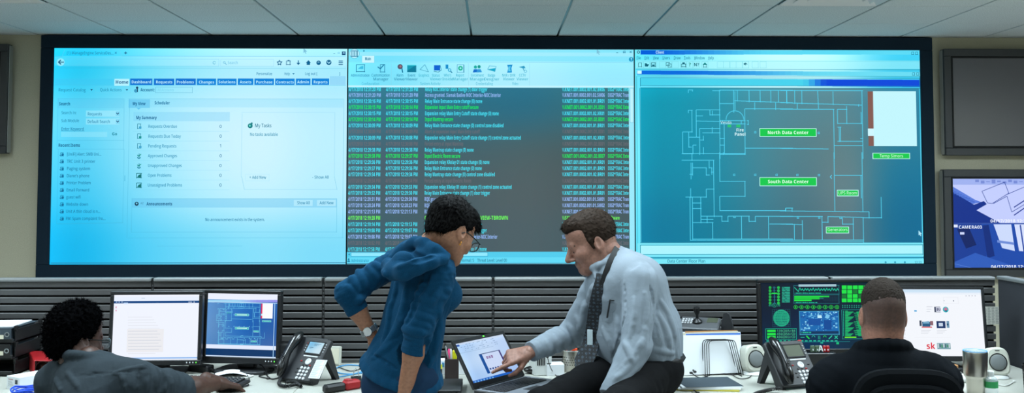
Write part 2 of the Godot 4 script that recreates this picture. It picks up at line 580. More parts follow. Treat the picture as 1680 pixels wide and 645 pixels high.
# ---------------------------------------------------------------- pictures on screens and print: drawn in the photograph's pixels, laid on the real surface
class Pic:
	var im: Image
	var s: Node3D              # the scene, for ray casts
	var o: Vector3             # top left corner of the surface
	var ex: Vector3            # along its top edge
	var ey: Vector3            # down its left edge
	var flat := false          # true: coordinates are texture pixels
	var fonts: Array
	static var glyphs := {}

	func _init(scene, w: int, h: int, fill: Color, top_left := Vector3.ZERO, across := Vector3.ZERO, down := Vector3.ZERO):
		s = scene
		im = Image.create(w, h, false, Image.FORMAT_RGBA8)
		im.fill(fill)
		o = top_left
		ex = across
		ey = down
		flat = across == Vector3.ZERO
		fonts = scene.fonts()

	func p(x: float, y: float) -> Vector2:
		if flat:
			return Vector2(x, y)
		var q: Vector3 = s.hit(x, y, o, ex.cross(ey).normalized()) - o
		return Vector2(q.dot(ex) / ex.length_squared() * im.get_width(), q.dot(ey) / ey.length_squared() * im.get_height())

	func rect(x0: float, y0: float, x1: float, y1: float, c: Color):
		var a := p(x0, (y0 + y1) / 2)
		var b := p(x1, (y0 + y1) / 2)
		var t := p((x0 + x1) / 2, y0)
		var u := p((x0 + x1) / 2, y1)
		fill(Rect2i(roundi(a.x), roundi(t.y), maxi(1, roundi(b.x - a.x)), maxi(1, roundi(u.y - t.y))), c)

	func fill(r: Rect2i, c: Color):
		r = r.intersection(Rect2i(Vector2i.ZERO, im.get_size()))
		if not r.has_area():
			return
		if c.a >= 0.999:
			im.fill_rect(r, c)
		else:
			var k := Image.create(r.size.x, r.size.y, false, Image.FORMAT_RGBA8)
			k.fill(c)
			im.blend_rect(k, Rect2i(Vector2i.ZERO, r.size), r.position)

	func frame(x0: float, y0: float, x1: float, y1: float, c: Color, w := 1.0):
		line(x0, y0, x1, y0, c, w)
		line(x0, y1, x1, y1, c, w)
		line(x0, y0, x0, y1, c, w)
		line(x1, y0, x1, y1, c, w)

	func line(x0: float, y0: float, x1: float, y1: float, c: Color, w := 1.0):
		var a := p(x0, y0)
		var b := p(x1, y1)
		var unit := 1.0 if flat else p(x0 + 1, y0).distance_to(a)
		var t := maxi(1, roundi(w * unit))
		if absf(a.x - b.x) < 3.0 or absf(a.y - b.y) < 3.0 or absf(y1 - y0) <= 0.01 * absf(x1 - x0) or absf(x1 - x0) <= 0.01 * absf(y1 - y0):
			var lo := Vector2(minf(a.x, b.x), minf(a.y, b.y)).round()
			var hi := Vector2(maxf(a.x, b.x), maxf(a.y, b.y)).round()
			if absf(a.x - b.x) > absf(a.y - b.y):
				fill(Rect2i(int(lo.x), roundi((a.y + b.y) / 2 - t / 2.0), int(hi.x - lo.x) + t, t), c)
			else:
				fill(Rect2i(roundi((a.x + b.x) / 2 - t / 2.0), int(lo.y), t, int(hi.y - lo.y) + t), c)
			return
		var n := int(a.distance_to(b)) + 1
		for i in n + 1:
			var q := a.lerp(b, float(i) / n)
			fill(Rect2i(roundi(q.x - t / 2.0), roundi(q.y - t / 2.0), t, t), c)

	func poly(points: Array, c: Color, w := 1.0, closed := false):
		for i in points.size() - (0 if closed else 1):
			var a = points[i]
			var b = points[(i + 1) % points.size()]
			line(a[0], a[1], b[0], b[1], c, w)

	func disc(x: float, y: float, r: float, c: Color, r_in := -1.0, a0 := 0.0, a1 := TAU):
		var m := p(x, y)
		var unit := 1.0 if flat else p(x + 1, y).distance_to(m)
		var rr := r * unit
		for j in range(int(m.y - rr) - 1, int(m.y + rr) + 2):
			for i in range(int(m.x - rr) - 1, int(m.x + rr) + 2):
				if i < 0 or j < 0 or i >= im.get_width() or j >= im.get_height():
					continue
				var v := Vector2(i + 0.5, j + 0.5) - m
				var d := v.length()
				var k := clampf(rr - d + 0.5, 0, 1) * (1.0 if r_in < 0 else clampf(d - r_in * unit + 0.5, 0, 1)) * c.a
				if k > 0 and (a1 - a0 >= TAU or (fposmod(v.angle(), TAU) >= a0 and fposmod(v.angle(), TAU) <= a1)):
					im.set_pixel(i, j, im.get_pixel(i, j).lerp(Color(c.r, c.g, c.b), k))

	func area(points: Array, c: Color):      # a filled polygon
		var q := PackedVector2Array()
		for a in points:
			q.append(p(a[0], a[1]))
		var lo := q[0]
		var hi := q[0]
		for a in q:
			lo = lo.min(a)
			hi = hi.max(a)
		for j in range(maxi(0, int(lo.y)), mini(im.get_height() - 1, int(hi.y)) + 1):
			for i in range(maxi(0, int(lo.x)), mini(im.get_width() - 1, int(hi.x)) + 1):
				if Geometry2D.is_point_in_polygon(Vector2(i + 0.5, j + 0.5), q):
					im.set_pixel(i, j, im.get_pixel(i, j).lerp(Color(c.r, c.g, c.b), c.a))

	func ground(rows: Array):      # a smooth wash from a small grid of colours
		var k := Image.create(rows[0].size(), rows.size(), false, Image.FORMAT_RGBA8)
		for y in rows.size():
			for x in rows[0].size():
				k.set_pixel(x, y, rows[y][x])
		k.resize(im.get_width(), im.get_height(), Image.INTERPOLATE_CUBIC)
		im.blit_rect(k, Rect2i(Vector2i.ZERO, im.get_size()), Vector2i.ZERO)

	func glyph(rid: RID, size: int, index: int, c: Color) -> Array:
		var key := "%s/%d/%d/%s" % [rid, size, index, c.to_html()]
		if not glyphs.has(key):
			var ts := TextServerManager.get_primary_interface()
			var v := Vector2i(size, 0)
			ts.font_render_glyph(rid, v, index)
			var r := Rect2i(ts.font_get_glyph_uv_rect(rid, v, index))
			var off := ts.font_get_glyph_offset(rid, v, index)
			if not r.has_area():
				glyphs[key] = [null, off]
			else:
				var g := ts.font_get_texture_image(rid, v, ts.font_get_glyph_texture_idx(rid, v, index)).get_region(r)
				g.convert(Image.FORMAT_RGBA8)
				for y in r.size.y:
					for x in r.size.x:
						g.set_pixel(x, y, Color(c.r, c.g, c.b, g.get_pixel(x, y).a * c.a))
				glyphs[key] = [g, off]
		return glyphs[key]

	# text with its middle height at y, from x0; x1 > x0 squeezes or stretches it to that width; align 0 left, 1 centred on x0, 2 ends at x0
	func text(t: String, x0: float, y: float, size: float, c: Color, x1 := 0.0, bold := false, align := 0, font := -1):
		var a := p(x0, y)
		var unit := 1.0 if flat else p(x0, y + 1).distance_to(a)
		var px := maxi(6, roundi(size * unit))
		var ts := TextServerManager.get_primary_interface()
		var l := TextLine.new()
		l.add_string(t, fonts[font if font >= 0 else 1 if bold else 0], px)
		var w := int(ceil(l.get_size().x)) + 4
		var h := int(ceil(l.get_size().y)) + 4
		var k := Image.create(w, h, false, Image.FORMAT_RGBA8)
		k.fill(Color(c.r, c.g, c.b, 0))
		var pen := Vector2(2, 2 + l.get_line_ascent())
		for g in ts.shaped_text_get_glyphs(l.get_rid()):
			var got := glyph(g.font_rid, g.font_size, g.index, c)
			if got[0]:
				k.blend_rect(got[0], Rect2i(Vector2i.ZERO, got[0].get_size()), Vector2i((pen + g.offset + got[1]).round()))
			pen.x += g.advance * maxi(1, g.repeat)
		if x1 > x0:
			w = maxi(2, roundi(p(x1, y).x - a.x))
			k.resize(w, h, Image.INTERPOLATE_BILINEAR)
		var dx := 0 if align == 0 else -w / 2 if align == 1 else -w
		im.blend_rect(k, Rect2i(0, 0, w, h), Vector2i(roundi(a.x) + dx, roundi(a.y - h * 0.5)))


var font_list := []
func fonts() -> Array:
	if font_list.is_empty():
		for f in [["Droid Sans", 400], ["Droid Sans", 700], ["Droid Sans Mono", 400], ["Droid Serif", 700]]:
			var s := SystemFont.new()
			s.font_names = PackedStringArray([f[0]])
			s.font_weight = f[1]
			font_list.append(s)
	return font_list


# ---------------------------------------------------------------- the room
const CEIL := 2.675
const GRID_X := -2.607       # a line of the ceiling grid
const GRID := 0.612
const ROW0 := -7.09          # the ceiling tiles start at the far wall
const ROW := 1.22
const ROOM_L := -5.055       # = GRID_X - 4 GRID
const ROOM_R := 4.737        # = GRID_X + 12 GRID
const ROOM_B := 2.67         # wall behind the camera
const TROFFERS := [[2, 2, 1.0], [5, 2, 1.0], [8, 2, 1.0], [11, 2, 1.0], [14, 2, 1.7], [4, 4, 0.35], [8, 4, 0.35], [12, 4, 0.35], [4, 6, 0.35], [8, 6, 0.35], [12, 6, 0.35]]     # tile column, tile row, strength

func tile_centre(col: int, row: int) -> Vector3:
	return Vector3(ROOM_L + (col + 0.5) * GRID, CEIL, ROW0 + (row + 0.5) * ROW)

func troffer(spot: Array):
	var c := tile_centre(spot[0], spot[1])
	var t := thing("ceiling_light", "recessed white troffer with a frosted diffuser in the tiled ceiling", "ceiling light", c, 0, "recessed ceiling troffers")
	var b := MB.new()
	b.ring_frame(GRID - 0.02, ROW - 0.02, 0.03, -0.004, 0.07, 0.002)
	put(t, "housing", b, M.lamp_white, Transform3D(Basis(Vector3.RIGHT, PI / 2), Vector3.ZERO))
	b = MB.new()
	b.box(Vector3(0, 0.012, 0), Vector3(GRID - 0.08, 0.006, ROW - 0.08))
	put(t, "diffuser_lamp", b, M.lamp_diffuser)
	var l := AreaLight3D.new()
	l.name = "lamp"
	l.area_size = Vector2(GRID - 0.1, ROW - 0.1)
	l.light_color = Color(0.88, 0.96, 1.0)
	l.light_energy = TROFFER_ENERGY * spot[2]
	l.set("area_range", 30.0)
	l.set("area_attenuation", 2.0)
	l.shadow_enabled = true
	l.position = Vector3(0, -0.012, 0)
	l.rotation = Vector3(-PI / 2, 0, 0)
	t.add_child(l)

func room():
	var b: MB
	var f := struct("floor", "pale vinyl floor of the control room")
	b = MB.new()
	b.slab(Vector3(ROOM_L - 0.1, -0.12, WALL_Z - 0.1), Vector3(ROOM_R + 0.1, 0, ROOM_B + 0.1))
	put(f, "vinyl", b, M.floor_vinyl)
	for w in [["wall_back", "beige painted wall behind the large projection screens", Vector3(ROOM_L - 0.1, 0, WALL_Z - 0.1), Vector3(ROOM_R + 0.1, CEIL + 0.15, WALL_Z)],
			["wall_front", "beige painted wall opposite the projection screens", Vector3(ROOM_L - 0.1, 0, ROOM_B), Vector3(ROOM_R + 0.1, CEIL + 0.15, ROOM_B + 0.1)],
			["wall_left", "beige painted side wall by the binders", Vector3(ROOM_L - 0.1, 0, WALL_Z), Vector3(ROOM_L, CEIL + 0.15, ROOM_B)],
			["wall_right", "beige painted side wall by the camera monitor", Vector3(ROOM_R, 0, WALL_Z), Vector3(ROOM_R + 0.1, CEIL + 0.15, ROOM_B)]]:
		var o := struct(w[0], w[1])
		b = MB.new()
		b.slab(w[2], w[3])
		put(o, "plaster", b, M.wall_paint)
	# ceiling: slab above, dark grid, tiles each a piece of its own with a scored middle
	var c := struct("ceiling", "suspended ceiling of grey mineral tiles in a metal grid")
	b = MB.new()
	b.slab(Vector3(ROOM_L - 0.1, CEIL + 0.08, WALL_Z - 0.1), Vector3(ROOM_R + 0.1, CEIL + 0.2, ROOM_B + 0.1))
	put(c, "slab", b, M.wall_paint)
	b = MB.new()
	b.slab(Vector3(-0.012, CEIL + 0.006, WALL_Z), Vector3(0.012, CEIL + 0.04, ROOM_B))
	var runner := b.done()
	for i in 17:
		put(c, "grid_runner", runner, M.ceiling_grid, Transform3D(Basis(), Vector3(ROOM_L + i * GRID, 0, 0)))
	b = MB.new()
	b.slab(Vector3(ROOM_L, CEIL + 0.0065, -0.008), Vector3(ROOM_R, CEIL + 0.039, 0.008))
	var cross := b.done()
	for j in 9:
		put(c, "grid_tee", cross, M.ceiling_grid, Transform3D(Basis(), Vector3(0, 0, ROW0 + j * ROW)))
	b = MB.new()
	for e in [-1, 1]:      # one tile: two halves with a scored groove between
		b.slab(Vector3(-GRID / 2 + 0.007, 0, -ROW / 2 + 0.004 if e < 0 else 0.0015), Vector3(GRID / 2 - 0.007, 0.02, -0.0015 if e < 0 else ROW / 2 - 0.004), 0.003)
	b.slab(Vector3(-GRID / 2 + 0.008, 0.003, -0.003), Vector3(GRID / 2 - 0.008, 0.018, 0.003))
	var tile := b.done()
	for j in 8:
		for i in 16:
			var lamp := false
			for s in TROFFERS:
				lamp = lamp or (s[0] == i and s[1] == j)
			if lamp or (j == 0 and i in [11]) or (j == 1 and i in [3, 11]):
				continue
			put(c, "ceiling_tile", tile, M.ceiling_tile, Transform3D(Basis(), tile_centre(i, j)))
	# two air diffusers let into the ceiling
	b = MB.new()
	for e in [-1, 1]:
		b.slab(Vector3(-GRID / 2 + 0.007, 0, -ROW / 4 + 0.002), Vector3(GRID / 2 - 0.007, 0.02, ROW / 4 - 0.004), 0.003)
	var half := b.done()
	for s in [[11, 1], [3, 1]]:
		var q := tile_centre(s[0], s[1])
		put(c, "ceiling_tile", half, M.ceiling_tile, Transform3D(Basis(), q + Vector3(0, 0, ROW / 4)))
		var air := thing("air_diffuser", ["grey metal air diffuser let into the ceiling above the camera monitor", "grey metal air diffuser let into the ceiling above the seated curly-haired person"][0 if s[0] == 11 else 1], "air vent", q + Vector3(0, 0, -ROW / 4), 0, "ceiling air diffusers")
		for k in 4:
			var m := MB.new()
			var w := GRID - 0.03 - k * 0.13
			for e in 4:
				var turn := Basis(Vector3.UP, e * PI / 2)
				var a := [Vector3(-w / 2, -0.002, w / 2), Vector3(w / 2, -0.002, w / 2), Vector3(w / 2 - 0.05, 0.05, w / 2 - 0.05), Vector3(-w / 2 + 0.05, 0.05, w / 2 - 0.05)]
				var up := Vector3(0, 0.003, 0.003)
				m.quad(turn * a[0], turn * a[1], turn * a[2], turn * a[3], turn * Vector3(0, -1, -1))
				m.quad(turn * (a[0] + up), turn * (a[1] + up), turn * (a[2] + up), turn * (a[3] + up), turn * Vector3(0, 1, 1))
				m.quad(turn * a[0], turn * a[1], turn * (a[1] + up), turn * (a[0] + up), turn * Vector3(0, 0, 1))
			put(air, "vane", m, M.lamp_white)
		var m2 := MB.new()
		m2.box(Vector3(0, 0.065, 0), Vector3(GRID - 0.03, 0.01, GRID - 0.03))
		put(air, "back_plate", m2, M.leg_grey)
	put(c, "ceiling_tile", tile, M.ceiling_tile, Transform3D(Basis(), tile_centre(11, 0)))


# ---------------------------------------------------------------- the video wall
func video_wall():
	var zf := -7.03
	var lo := Vector3(-3.178, 0.972, 0)
	var hi := Vector3(3.128, 2.668, 0)
	var v := thing("video_wall", "wide black-framed video wall of three large lit projection screens", "video wall", Vector3((lo.x + hi.x) / 2, lo.y, WALL_Z))
	var s0 := Vector3(-3.088, 1.062, 0)
	var s1 := Vector3(3.040, 2.577, 0)
	var b := MB.new()
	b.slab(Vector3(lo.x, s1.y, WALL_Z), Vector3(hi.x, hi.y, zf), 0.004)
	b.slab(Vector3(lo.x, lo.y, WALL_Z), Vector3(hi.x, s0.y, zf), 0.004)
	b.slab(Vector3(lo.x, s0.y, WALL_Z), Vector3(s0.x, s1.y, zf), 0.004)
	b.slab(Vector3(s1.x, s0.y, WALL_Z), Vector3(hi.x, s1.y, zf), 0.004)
	putw(v, "frame", b, M.frame_glow_tint, "deep matte black surround with the blue screen glow put into its colour")
	b = MB.new()
	b.slab(Vector3(s0.x, s0.y, WALL_Z), Vector3(s1.x, s1.y, WALL_Z + 0.02))
	putw(v, "backing", b, M.gap_black)
	var zs := -7.045
	var edges := [s0.x, at(569.5, 250, zs).x, at(1041.5, 250, zs).x, s1.x]
	var names := ["lit screen with a pale blue help desk web page", "lit screen with a dark event log under a toolbar", "lit screen with a teal floor plan of a data centre"]
	for k in 3:
		var x0: float = edges[k] + (0.004 if k else 0.0)
		var x1: float = edges[k + 1] - (0.004 if k < 2 else 0.0)
		var a := Vector3(x0, s1.y, zs)
		var p := Pic.new(self, 1920, int(1920 * (s1.y - s0.y) / (x1 - x0)), Color.BLACK, a, Vector3(x1 - x0, 0, 0), Vector3(0, s0.y - s1.y, 0))
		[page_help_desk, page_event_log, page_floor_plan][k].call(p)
		b = MB.new()
		b.face(a, Vector3(x1, s1.y, zs), Vector3(x1, s0.y, zs), Vector3(x0, s0.y, zs), Vector3(0, 0, 1))
		var bk := MB.new()
		bk.slab(Vector3(x0, s0.y, zs - 0.03), Vector3(x1, s1.y, zs - 0.001))
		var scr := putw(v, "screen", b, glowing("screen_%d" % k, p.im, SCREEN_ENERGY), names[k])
		put(scr, "screen_box", bk, M.gap_black)


const INK := Color(0.02, 0.28, 0.42)
const WHITE := Color(1, 1, 1)

func rgb8(r: int, g: int, b: int, a := 1.0) -> Color:
	return Color8(r, g, b, int(a * 255))

func page_help_desk(p: Pic):
	p.ground([  # hot-spot falloff of the rear projection, put into the page colours
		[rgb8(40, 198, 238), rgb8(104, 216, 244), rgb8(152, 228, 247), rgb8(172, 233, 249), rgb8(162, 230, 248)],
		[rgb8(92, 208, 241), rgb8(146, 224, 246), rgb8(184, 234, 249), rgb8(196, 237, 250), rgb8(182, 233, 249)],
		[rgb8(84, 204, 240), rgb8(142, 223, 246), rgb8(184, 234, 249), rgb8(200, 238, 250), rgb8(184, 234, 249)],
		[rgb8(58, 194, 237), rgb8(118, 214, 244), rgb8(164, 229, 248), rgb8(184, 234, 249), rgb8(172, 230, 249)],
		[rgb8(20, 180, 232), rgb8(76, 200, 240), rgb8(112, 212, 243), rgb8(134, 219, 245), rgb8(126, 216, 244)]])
	var ln := rgb8(60, 165, 205, 0.55)
	var ink := rgb8(10, 95, 140)
	var dark := rgb8(10, 70, 110)
	# browser chrome
	p.rect(90, 92.5, 568, 108, rgb8(255, 255, 255, 0.16))
	p.text("(1) ManageEngine ServiceDes...", 109, 87, 6.6, rgb8(30, 120, 160), 187)
	p.text("×", 190, 87, 8, ink, 0, false, 1)
	p.text("+", 206, 87, 10, dark, 0, true, 1)
	p.poly([[102, 92], [106, 82], [196, 82], [200, 92]], rgb8(120, 205, 230, 0.5), 0.6)
	p.line(90, 92.5, 102, 92.5, ln, 0.5)
	p.line(200, 92.5, 567, 92.5, ln, 0.4)
	p.disc(99.5, 102, 6.5, rgb8(190, 240, 252, 0.6))
	p.line(96, 102, 103.5, 102, dark, 1.3)
	p.poly([[99.5, 98.8], [96, 102], [99.5, 105.2]], dark, 1.2)
	p.frame(105, 97, 359, 108.5, rgb8(110, 195, 225, 0.7), 0.5)
	p.disc(351.5, 103, 2.6, rgb8(90, 180, 210), 1.8, 0.6, 6.0)
	p.frame(362, 97.5, 449, 108.5, rgb8(140, 205, 230, 0.7), 0.5)
	p.disc(368, 102.5, 1.9, rgb8(90, 175, 210), 1.2)
	p.line(369.5, 104, 371.5, 106, rgb8(90, 175, 210), 0.8)
	p.text("Search", 373, 103, 6.6, rgb8(110, 190, 220), 391)
	# icons on the tool bar
	star(p, 458.5, 103, 4.0, ink)
	p.frame(470, 100, 476, 106, ink, 1.0)
	p.rect(472, 98.5, 475, 100.5, ink)
	p.line(489.5, 99, 489.5, 104, ink, 1.4)
	p.area([[486.3, 103], [492.7, 103], [489.5, 106.8]], ink)
	p.area([[502, 103], [506, 98.8], [510, 103]], ink)
	p.rect(503.2, 102.5, 508.8, 106.5, ink)
	p.disc(522.7, 103, 3.6, ink, 1.6)
	p.disc(522.7, 104.5, 2.2, ink)
	p.disc(539.5, 102.5, 4.2, ink)
	p.poly([[537.2, 101.6], [539.5, 104], [541.8, 101.6]], rgb8(170, 232, 250), 0.9)
	for k in 3:
		p.rect(555.5, 99.4 + k * 2.9, 562.5, 101 + k * 2.9, ink)
	p.line(547, 88, 549, 88, ink, 0.8)
	p.frame(554.5, 86, 556.5, 88, rgb8(90, 170, 205), 0.5)
	p.rect(561, 84.5, 567, 90.5, rgb8(20, 80, 125))
	p.text("×", 564, 87, 7, rgb8(170, 230, 250), 0, true, 1)
	p.area([[498, 79], [498, 87], [500, 85.5], [501.5, 88.5], [502.6, 88], [501.3, 85], [504, 84.6]], rgb8(120, 190, 215))
	p.line(98, 112, 567, 112, ln, 0.5)
	# links, tab row
	p.text("Personalize", 420, 121, 6.4, rgb8(20, 110, 160), 447)
	p.text("Help", 466, 121, 6.4, rgb8(40, 125, 170), 476)
	p.area([[479.5, 120], [483.5, 120], [481.5, 122.5]], rgb8(40, 125, 170))
	p.text("Log out [", 500, 121, 6.4, rgb8(30, 115, 165), 521)
	p.text("]", 556, 121, 6.4, rgb8(30, 115, 165))
	p.rect(90, 129, 187, 139.5, rgb8(60, 195, 238, 0.45))
	p.rect(541, 125, 567, 139.5, rgb8(130, 200, 240, 0.55))
	p.line(89, 140, 567, 140, rgb8(70, 190, 230, 0.8), 0.6)
	p.rect(187.5, 129.5, 212, 141, rgb8(176, 236, 251))
	p.text("Home", 200, 135, 7.4, rgb8(10, 75, 125), 0, true, 1)
	for t in [["Dashboard", 213.5, 250], ["Requests", 252.5, 286], ["Problems", 288, 321], ["Changes", 323, 354.5], ["Solutions", 356.5, 388], ["Assets", 390, 415.5], ["Purchase", 417.5, 449.5], ["Contracts", 451.5, 483.5], ["Admin", 485.5, 509.5], ["Reports", 511.5, 540]]:
		p.rect(t[1], 129, t[2], 139.5, rgb8(8, 128, 214) if t[1] > 300 else rgb8(10, 112, 206))
		p.text(t[0], (t[1] + t[2]) / 2, 134.6, 6.1, rgb8(190, 236, 252), 0, true, 1)
	# second row
	p.text("Request Catalog", 95.5, 147.5, 7.0, rgb8(20, 125, 165), 141)
	p.area([[148, 146.3], [152.4, 146.3], [150.2, 149]], dark)
	p.text("Quick Actions", 163.5, 147.5, 7.0, rgb8(20, 125, 165), 200)
	p.area([[206, 146.3], [210.4, 146.3], [208.2, 149]], dark)
	p.frame(157, 142.5, 214, 152, rgb8(120, 205, 232, 0.45), 0.4)
	p.disc(225, 144, 2.0, rgb8(20, 60, 95))
	p.disc(223, 149, 3.0, rgb8(60, 150, 190))
	p.line(225.5, 146, 226, 150, rgb8(20, 60, 95), 1.2)
	p.text("Account:", 230, 147.5, 7.2, rgb8(10, 95, 140), 254, true)
	p.frame(255.5, 143, 315.5, 152, rgb8(90, 170, 205), 0.6)
	p.text("All Accounts", 258, 147.5, 6.2, rgb8(120, 205, 232), 286)
	# search box
	p.frame(94.5, 162, 203, 245, ln, 0.6)
	p.rect(94.5, 162, 203, 177.5, rgb8(90, 190, 230, 0.25))
	p.text("Search", 96.5, 170.5, 7.0, rgb8(10, 95, 140), 116, true)
	p.text("Search in:", 100, 185, 6.8, rgb8(20, 125, 165), 126)
	p.rect(141, 181.5, 196, 191.5, rgb8(190, 240, 252, 0.4))
	p.text("Requests", 143, 187, 6.8, rgb8(15, 110, 155), 168)
	p.text("Sub Module", 100, 198, 6.8, rgb8(20, 120, 160), 130)
	p.rect(141, 194.5, 196, 204.5, rgb8(190, 240, 252, 0.4))
	p.text("Default Search", 143, 199.5, 6.8, rgb8(15, 110, 155), 181)
	for y in [186.5, 199.5]:
		p.rect(190, y - 4, 196, y + 4, rgb8(110, 200, 235, 0.6))
		p.poly([[191.2, y - 1], [193, y + 1], [194.8, y - 1]], dark, 0.9)
	p.text("Enter Keyword", 100, 211.5, 6.8, rgb8(10, 105, 150), 138)
	p.line(100, 215, 138, 215, rgb8(10, 105, 150), 0.5)
	p.rect(100, 216.5, 176, 225, rgb8(180, 238, 252, 0.3))
	p.frame(180, 215.5, 197, 224.5, rgb8(130, 210, 235, 0.5), 0.4)
	p.text("Go", 188, 220, 6.4, rgb8(15, 125, 150), 0, true, 1)
	p.line(94.5, 230.5, 203, 230.5, ln, 0.6)
	p.text("Recent Items", 95.5, 238.5, 7.0, rgb8(10, 85, 130), 132, true)
	p.line(94.5, 245, 94, 367.5, ln, 0.5)
	p.line(203, 245, 202, 365.5, ln, 0.5)
	p.line(94, 367.5, 202, 365.5, ln, 0.5)
	var items := ["[UniFi] Alert: SMB Uni...", "TRC Unit 3 printer", "Paging system", "Diane's phone", "Printer Problem", "Email Forward", "guest wifi", "Website down", "Unit A thin cloud is n...", "FW: Spam complaint fro..."]
	var ends := [167, 156.5, 148.5, 147.5, 149.5, 147, 133, 145, 165.5, 174]
	for k in items.size():
		var y: float = 253.2 + k * 11.72
		p.frame(99.5, y - 2.5, 103.5, y + 2.7, rgb8(15, 110, 155), 0.7)
		p.disc(102.8, y + 0.6, 2.0, rgb8(15, 110, 155))
		p.line(98, y + 1.5, 101, y + 3, rgb8(15, 110, 155), 0.8)
		p.text(items[k], 109.3 - k * 0.2, y, 6.9, rgb8(12, 105, 150), ends[k])
	p.line(204.7, 288, 204.7, 296, ln, 1.2)
	# main pane
	p.frame(210.5, 162.5, 563, 390.5, ln, 0.6)
	p.rect(210.5, 162.5, 563, 176.5, rgb8(120, 205, 240, 0.22))
	p.rect(211, 163, 246, 177, rgb8(80, 180, 230, 0.45))
	p.area([[224, 177], [231, 177], [227.5, 180]], rgb8(90, 190, 232))
	p.text("My View", 217, 170, 7.2, rgb8(10, 90, 140), 239, true)
	p.text("Scheduler", 253, 169, 7.2, rgb8(10, 100, 150), 279, true)
	p.rect(219, 184, 377, 199, rgb8(110, 195, 238, 0.28))
	p.text("My Summary", 223, 193, 7.2, rgb8(10, 85, 135), 257.5, true)
	var rows := [["Requests Overdue", "0", 291], ["Requests Due Today", "0", 297], ["Pending Requests", "1", 290], ["Approved Changes", "0", 291], ["Unapproved Changes", "0", 299], ["Open Problems", "0", 282], ["Unassigned Problems", "0", 299.5]]
	for k in 7:
		var y: float = 207.5 + k * 16.05
		p.text(rows[k][0], 242.6 - k * 0.15, y, 7.0, rgb8(15, 120, 165), rows[k][2])
		p.text(rows[k][1], 361.7, y, 7.0, rgb8(15, 95, 140), 0, false, 1)
		p.line(218, y + 8, 376, y + 8, rgb8(110, 195, 225, 0.35), 0.4)
		var ic := rgb8(10, 120, 150)
		if k < 3:
			p.frame(225.5, y - 4, 230.5, y + 3.5, ic, 0.8)
			p.rect(228, y, 232, y + 3.8, rgb8(10, 140, 140) if k == 1 else rgb8(60, 160, 200))
		elif k < 5:
			p.disc(228, y + 2, 3.0, ic, 1.8, 0.0, PI)
			p.line(228, y - 3.5, 228, y + 3, ic, 1.1)
			p.poly([[225.5, y - 1], [228, y + 1], [231, y - 2.5]], rgb8(10, 140, 130), 1.0)
		else:
			p.frame(224, y - 3.5, 231.5, y + 3.8, rgb8(10, 110, 120), 1.1)
			p.area([[225, y + 3], [227.5, y - 0.5], [231, y - 2], [231, y + 3.5]], rgb8(10, 110, 110))
	# my tasks
	p.poly([[396.5, 186], [396.5, 290], [401, 311], [553, 311], [548.5, 290], [549.5, 185]], rgb8(100, 185, 215, 0.5), 0.5)
	p.line(396, 185, 549.5, 184, rgb8(110, 195, 225, 0.35), 0.4)
	p.disc(410.5, 206.5, 4.0, rgb8(10, 120, 125))
	p.disc(413, 202.5, 1.6, rgb8(10, 120, 125))
	p.disc(409.8, 206.2, 1.7, rgb8(110, 215, 200))
	p.text("My Tasks", 417.5, 206.2, 8.0, rgb8(10, 95, 125), 446)
	p.text("No tasks available", 409.5, 220.5, 6.8, rgb8(20, 125, 160), 456.5)
	p.frame(403, 286, 441.5, 297, rgb8(140, 210, 235, 0.4), 0.4)
	p.text("+ Add New", 408.5, 291, 6.8, rgb8(20, 115, 155), 437)
	p.text("- Show All", 511.5, 290.8, 6.8, rgb8(20, 115, 155), 540)
	# announcements
	p.rect(216.5, 326, 552.5, 340.5, rgb8(90, 180, 228, 0.34))
	p.frame(216, 326, 552.5, 381, ln, 0.6)
	p.disc(224.2, 334.5, 3.2, rgb8(15, 50, 75))
	p.disc(224.2, 334, 1.4, rgb8(110, 200, 230))
	p.text("AZ", 233, 333.5, 4.5, rgb8(60, 130, 165), 0, false, 1)
	p.text("Announcements", 240, 334.7, 7.2, rgb8(10, 80, 125), 283, true)
	p.rect(482, 328, 513, 338, rgb8(200, 242, 252, 0.5))
	p.text("Show All", 487, 333, 7.0, rgb8(10, 110, 155), 508.5)
	p.rect(520, 328, 551, 338, rgb8(200, 242, 252, 0.5))
	p.text("Add New", 524, 333, 7.0, rgb8(10, 110, 155), 547.5)
	p.text("No announcement exists in the system.", 336, 360.3, 7.0, rgb8(10, 100, 145), 435)
	p.line(257, 404.5, 397, 403.5, rgb8(70, 175, 215, 0.5), 0.5)
	p.line(83, 433, 567, 430, rgb8(40, 130, 170), 1.2)

func star(p: Pic, x: float, y: float, r: float, c: Color):
	var pts := []
	for i in 10:
		var q := r if i % 2 == 0 else r * 0.5
		pts.append([x + sin(TAU * i / 10) * q, y - cos(TAU * i / 10) * q])
	p.poly(pts, c, 0.9, true)

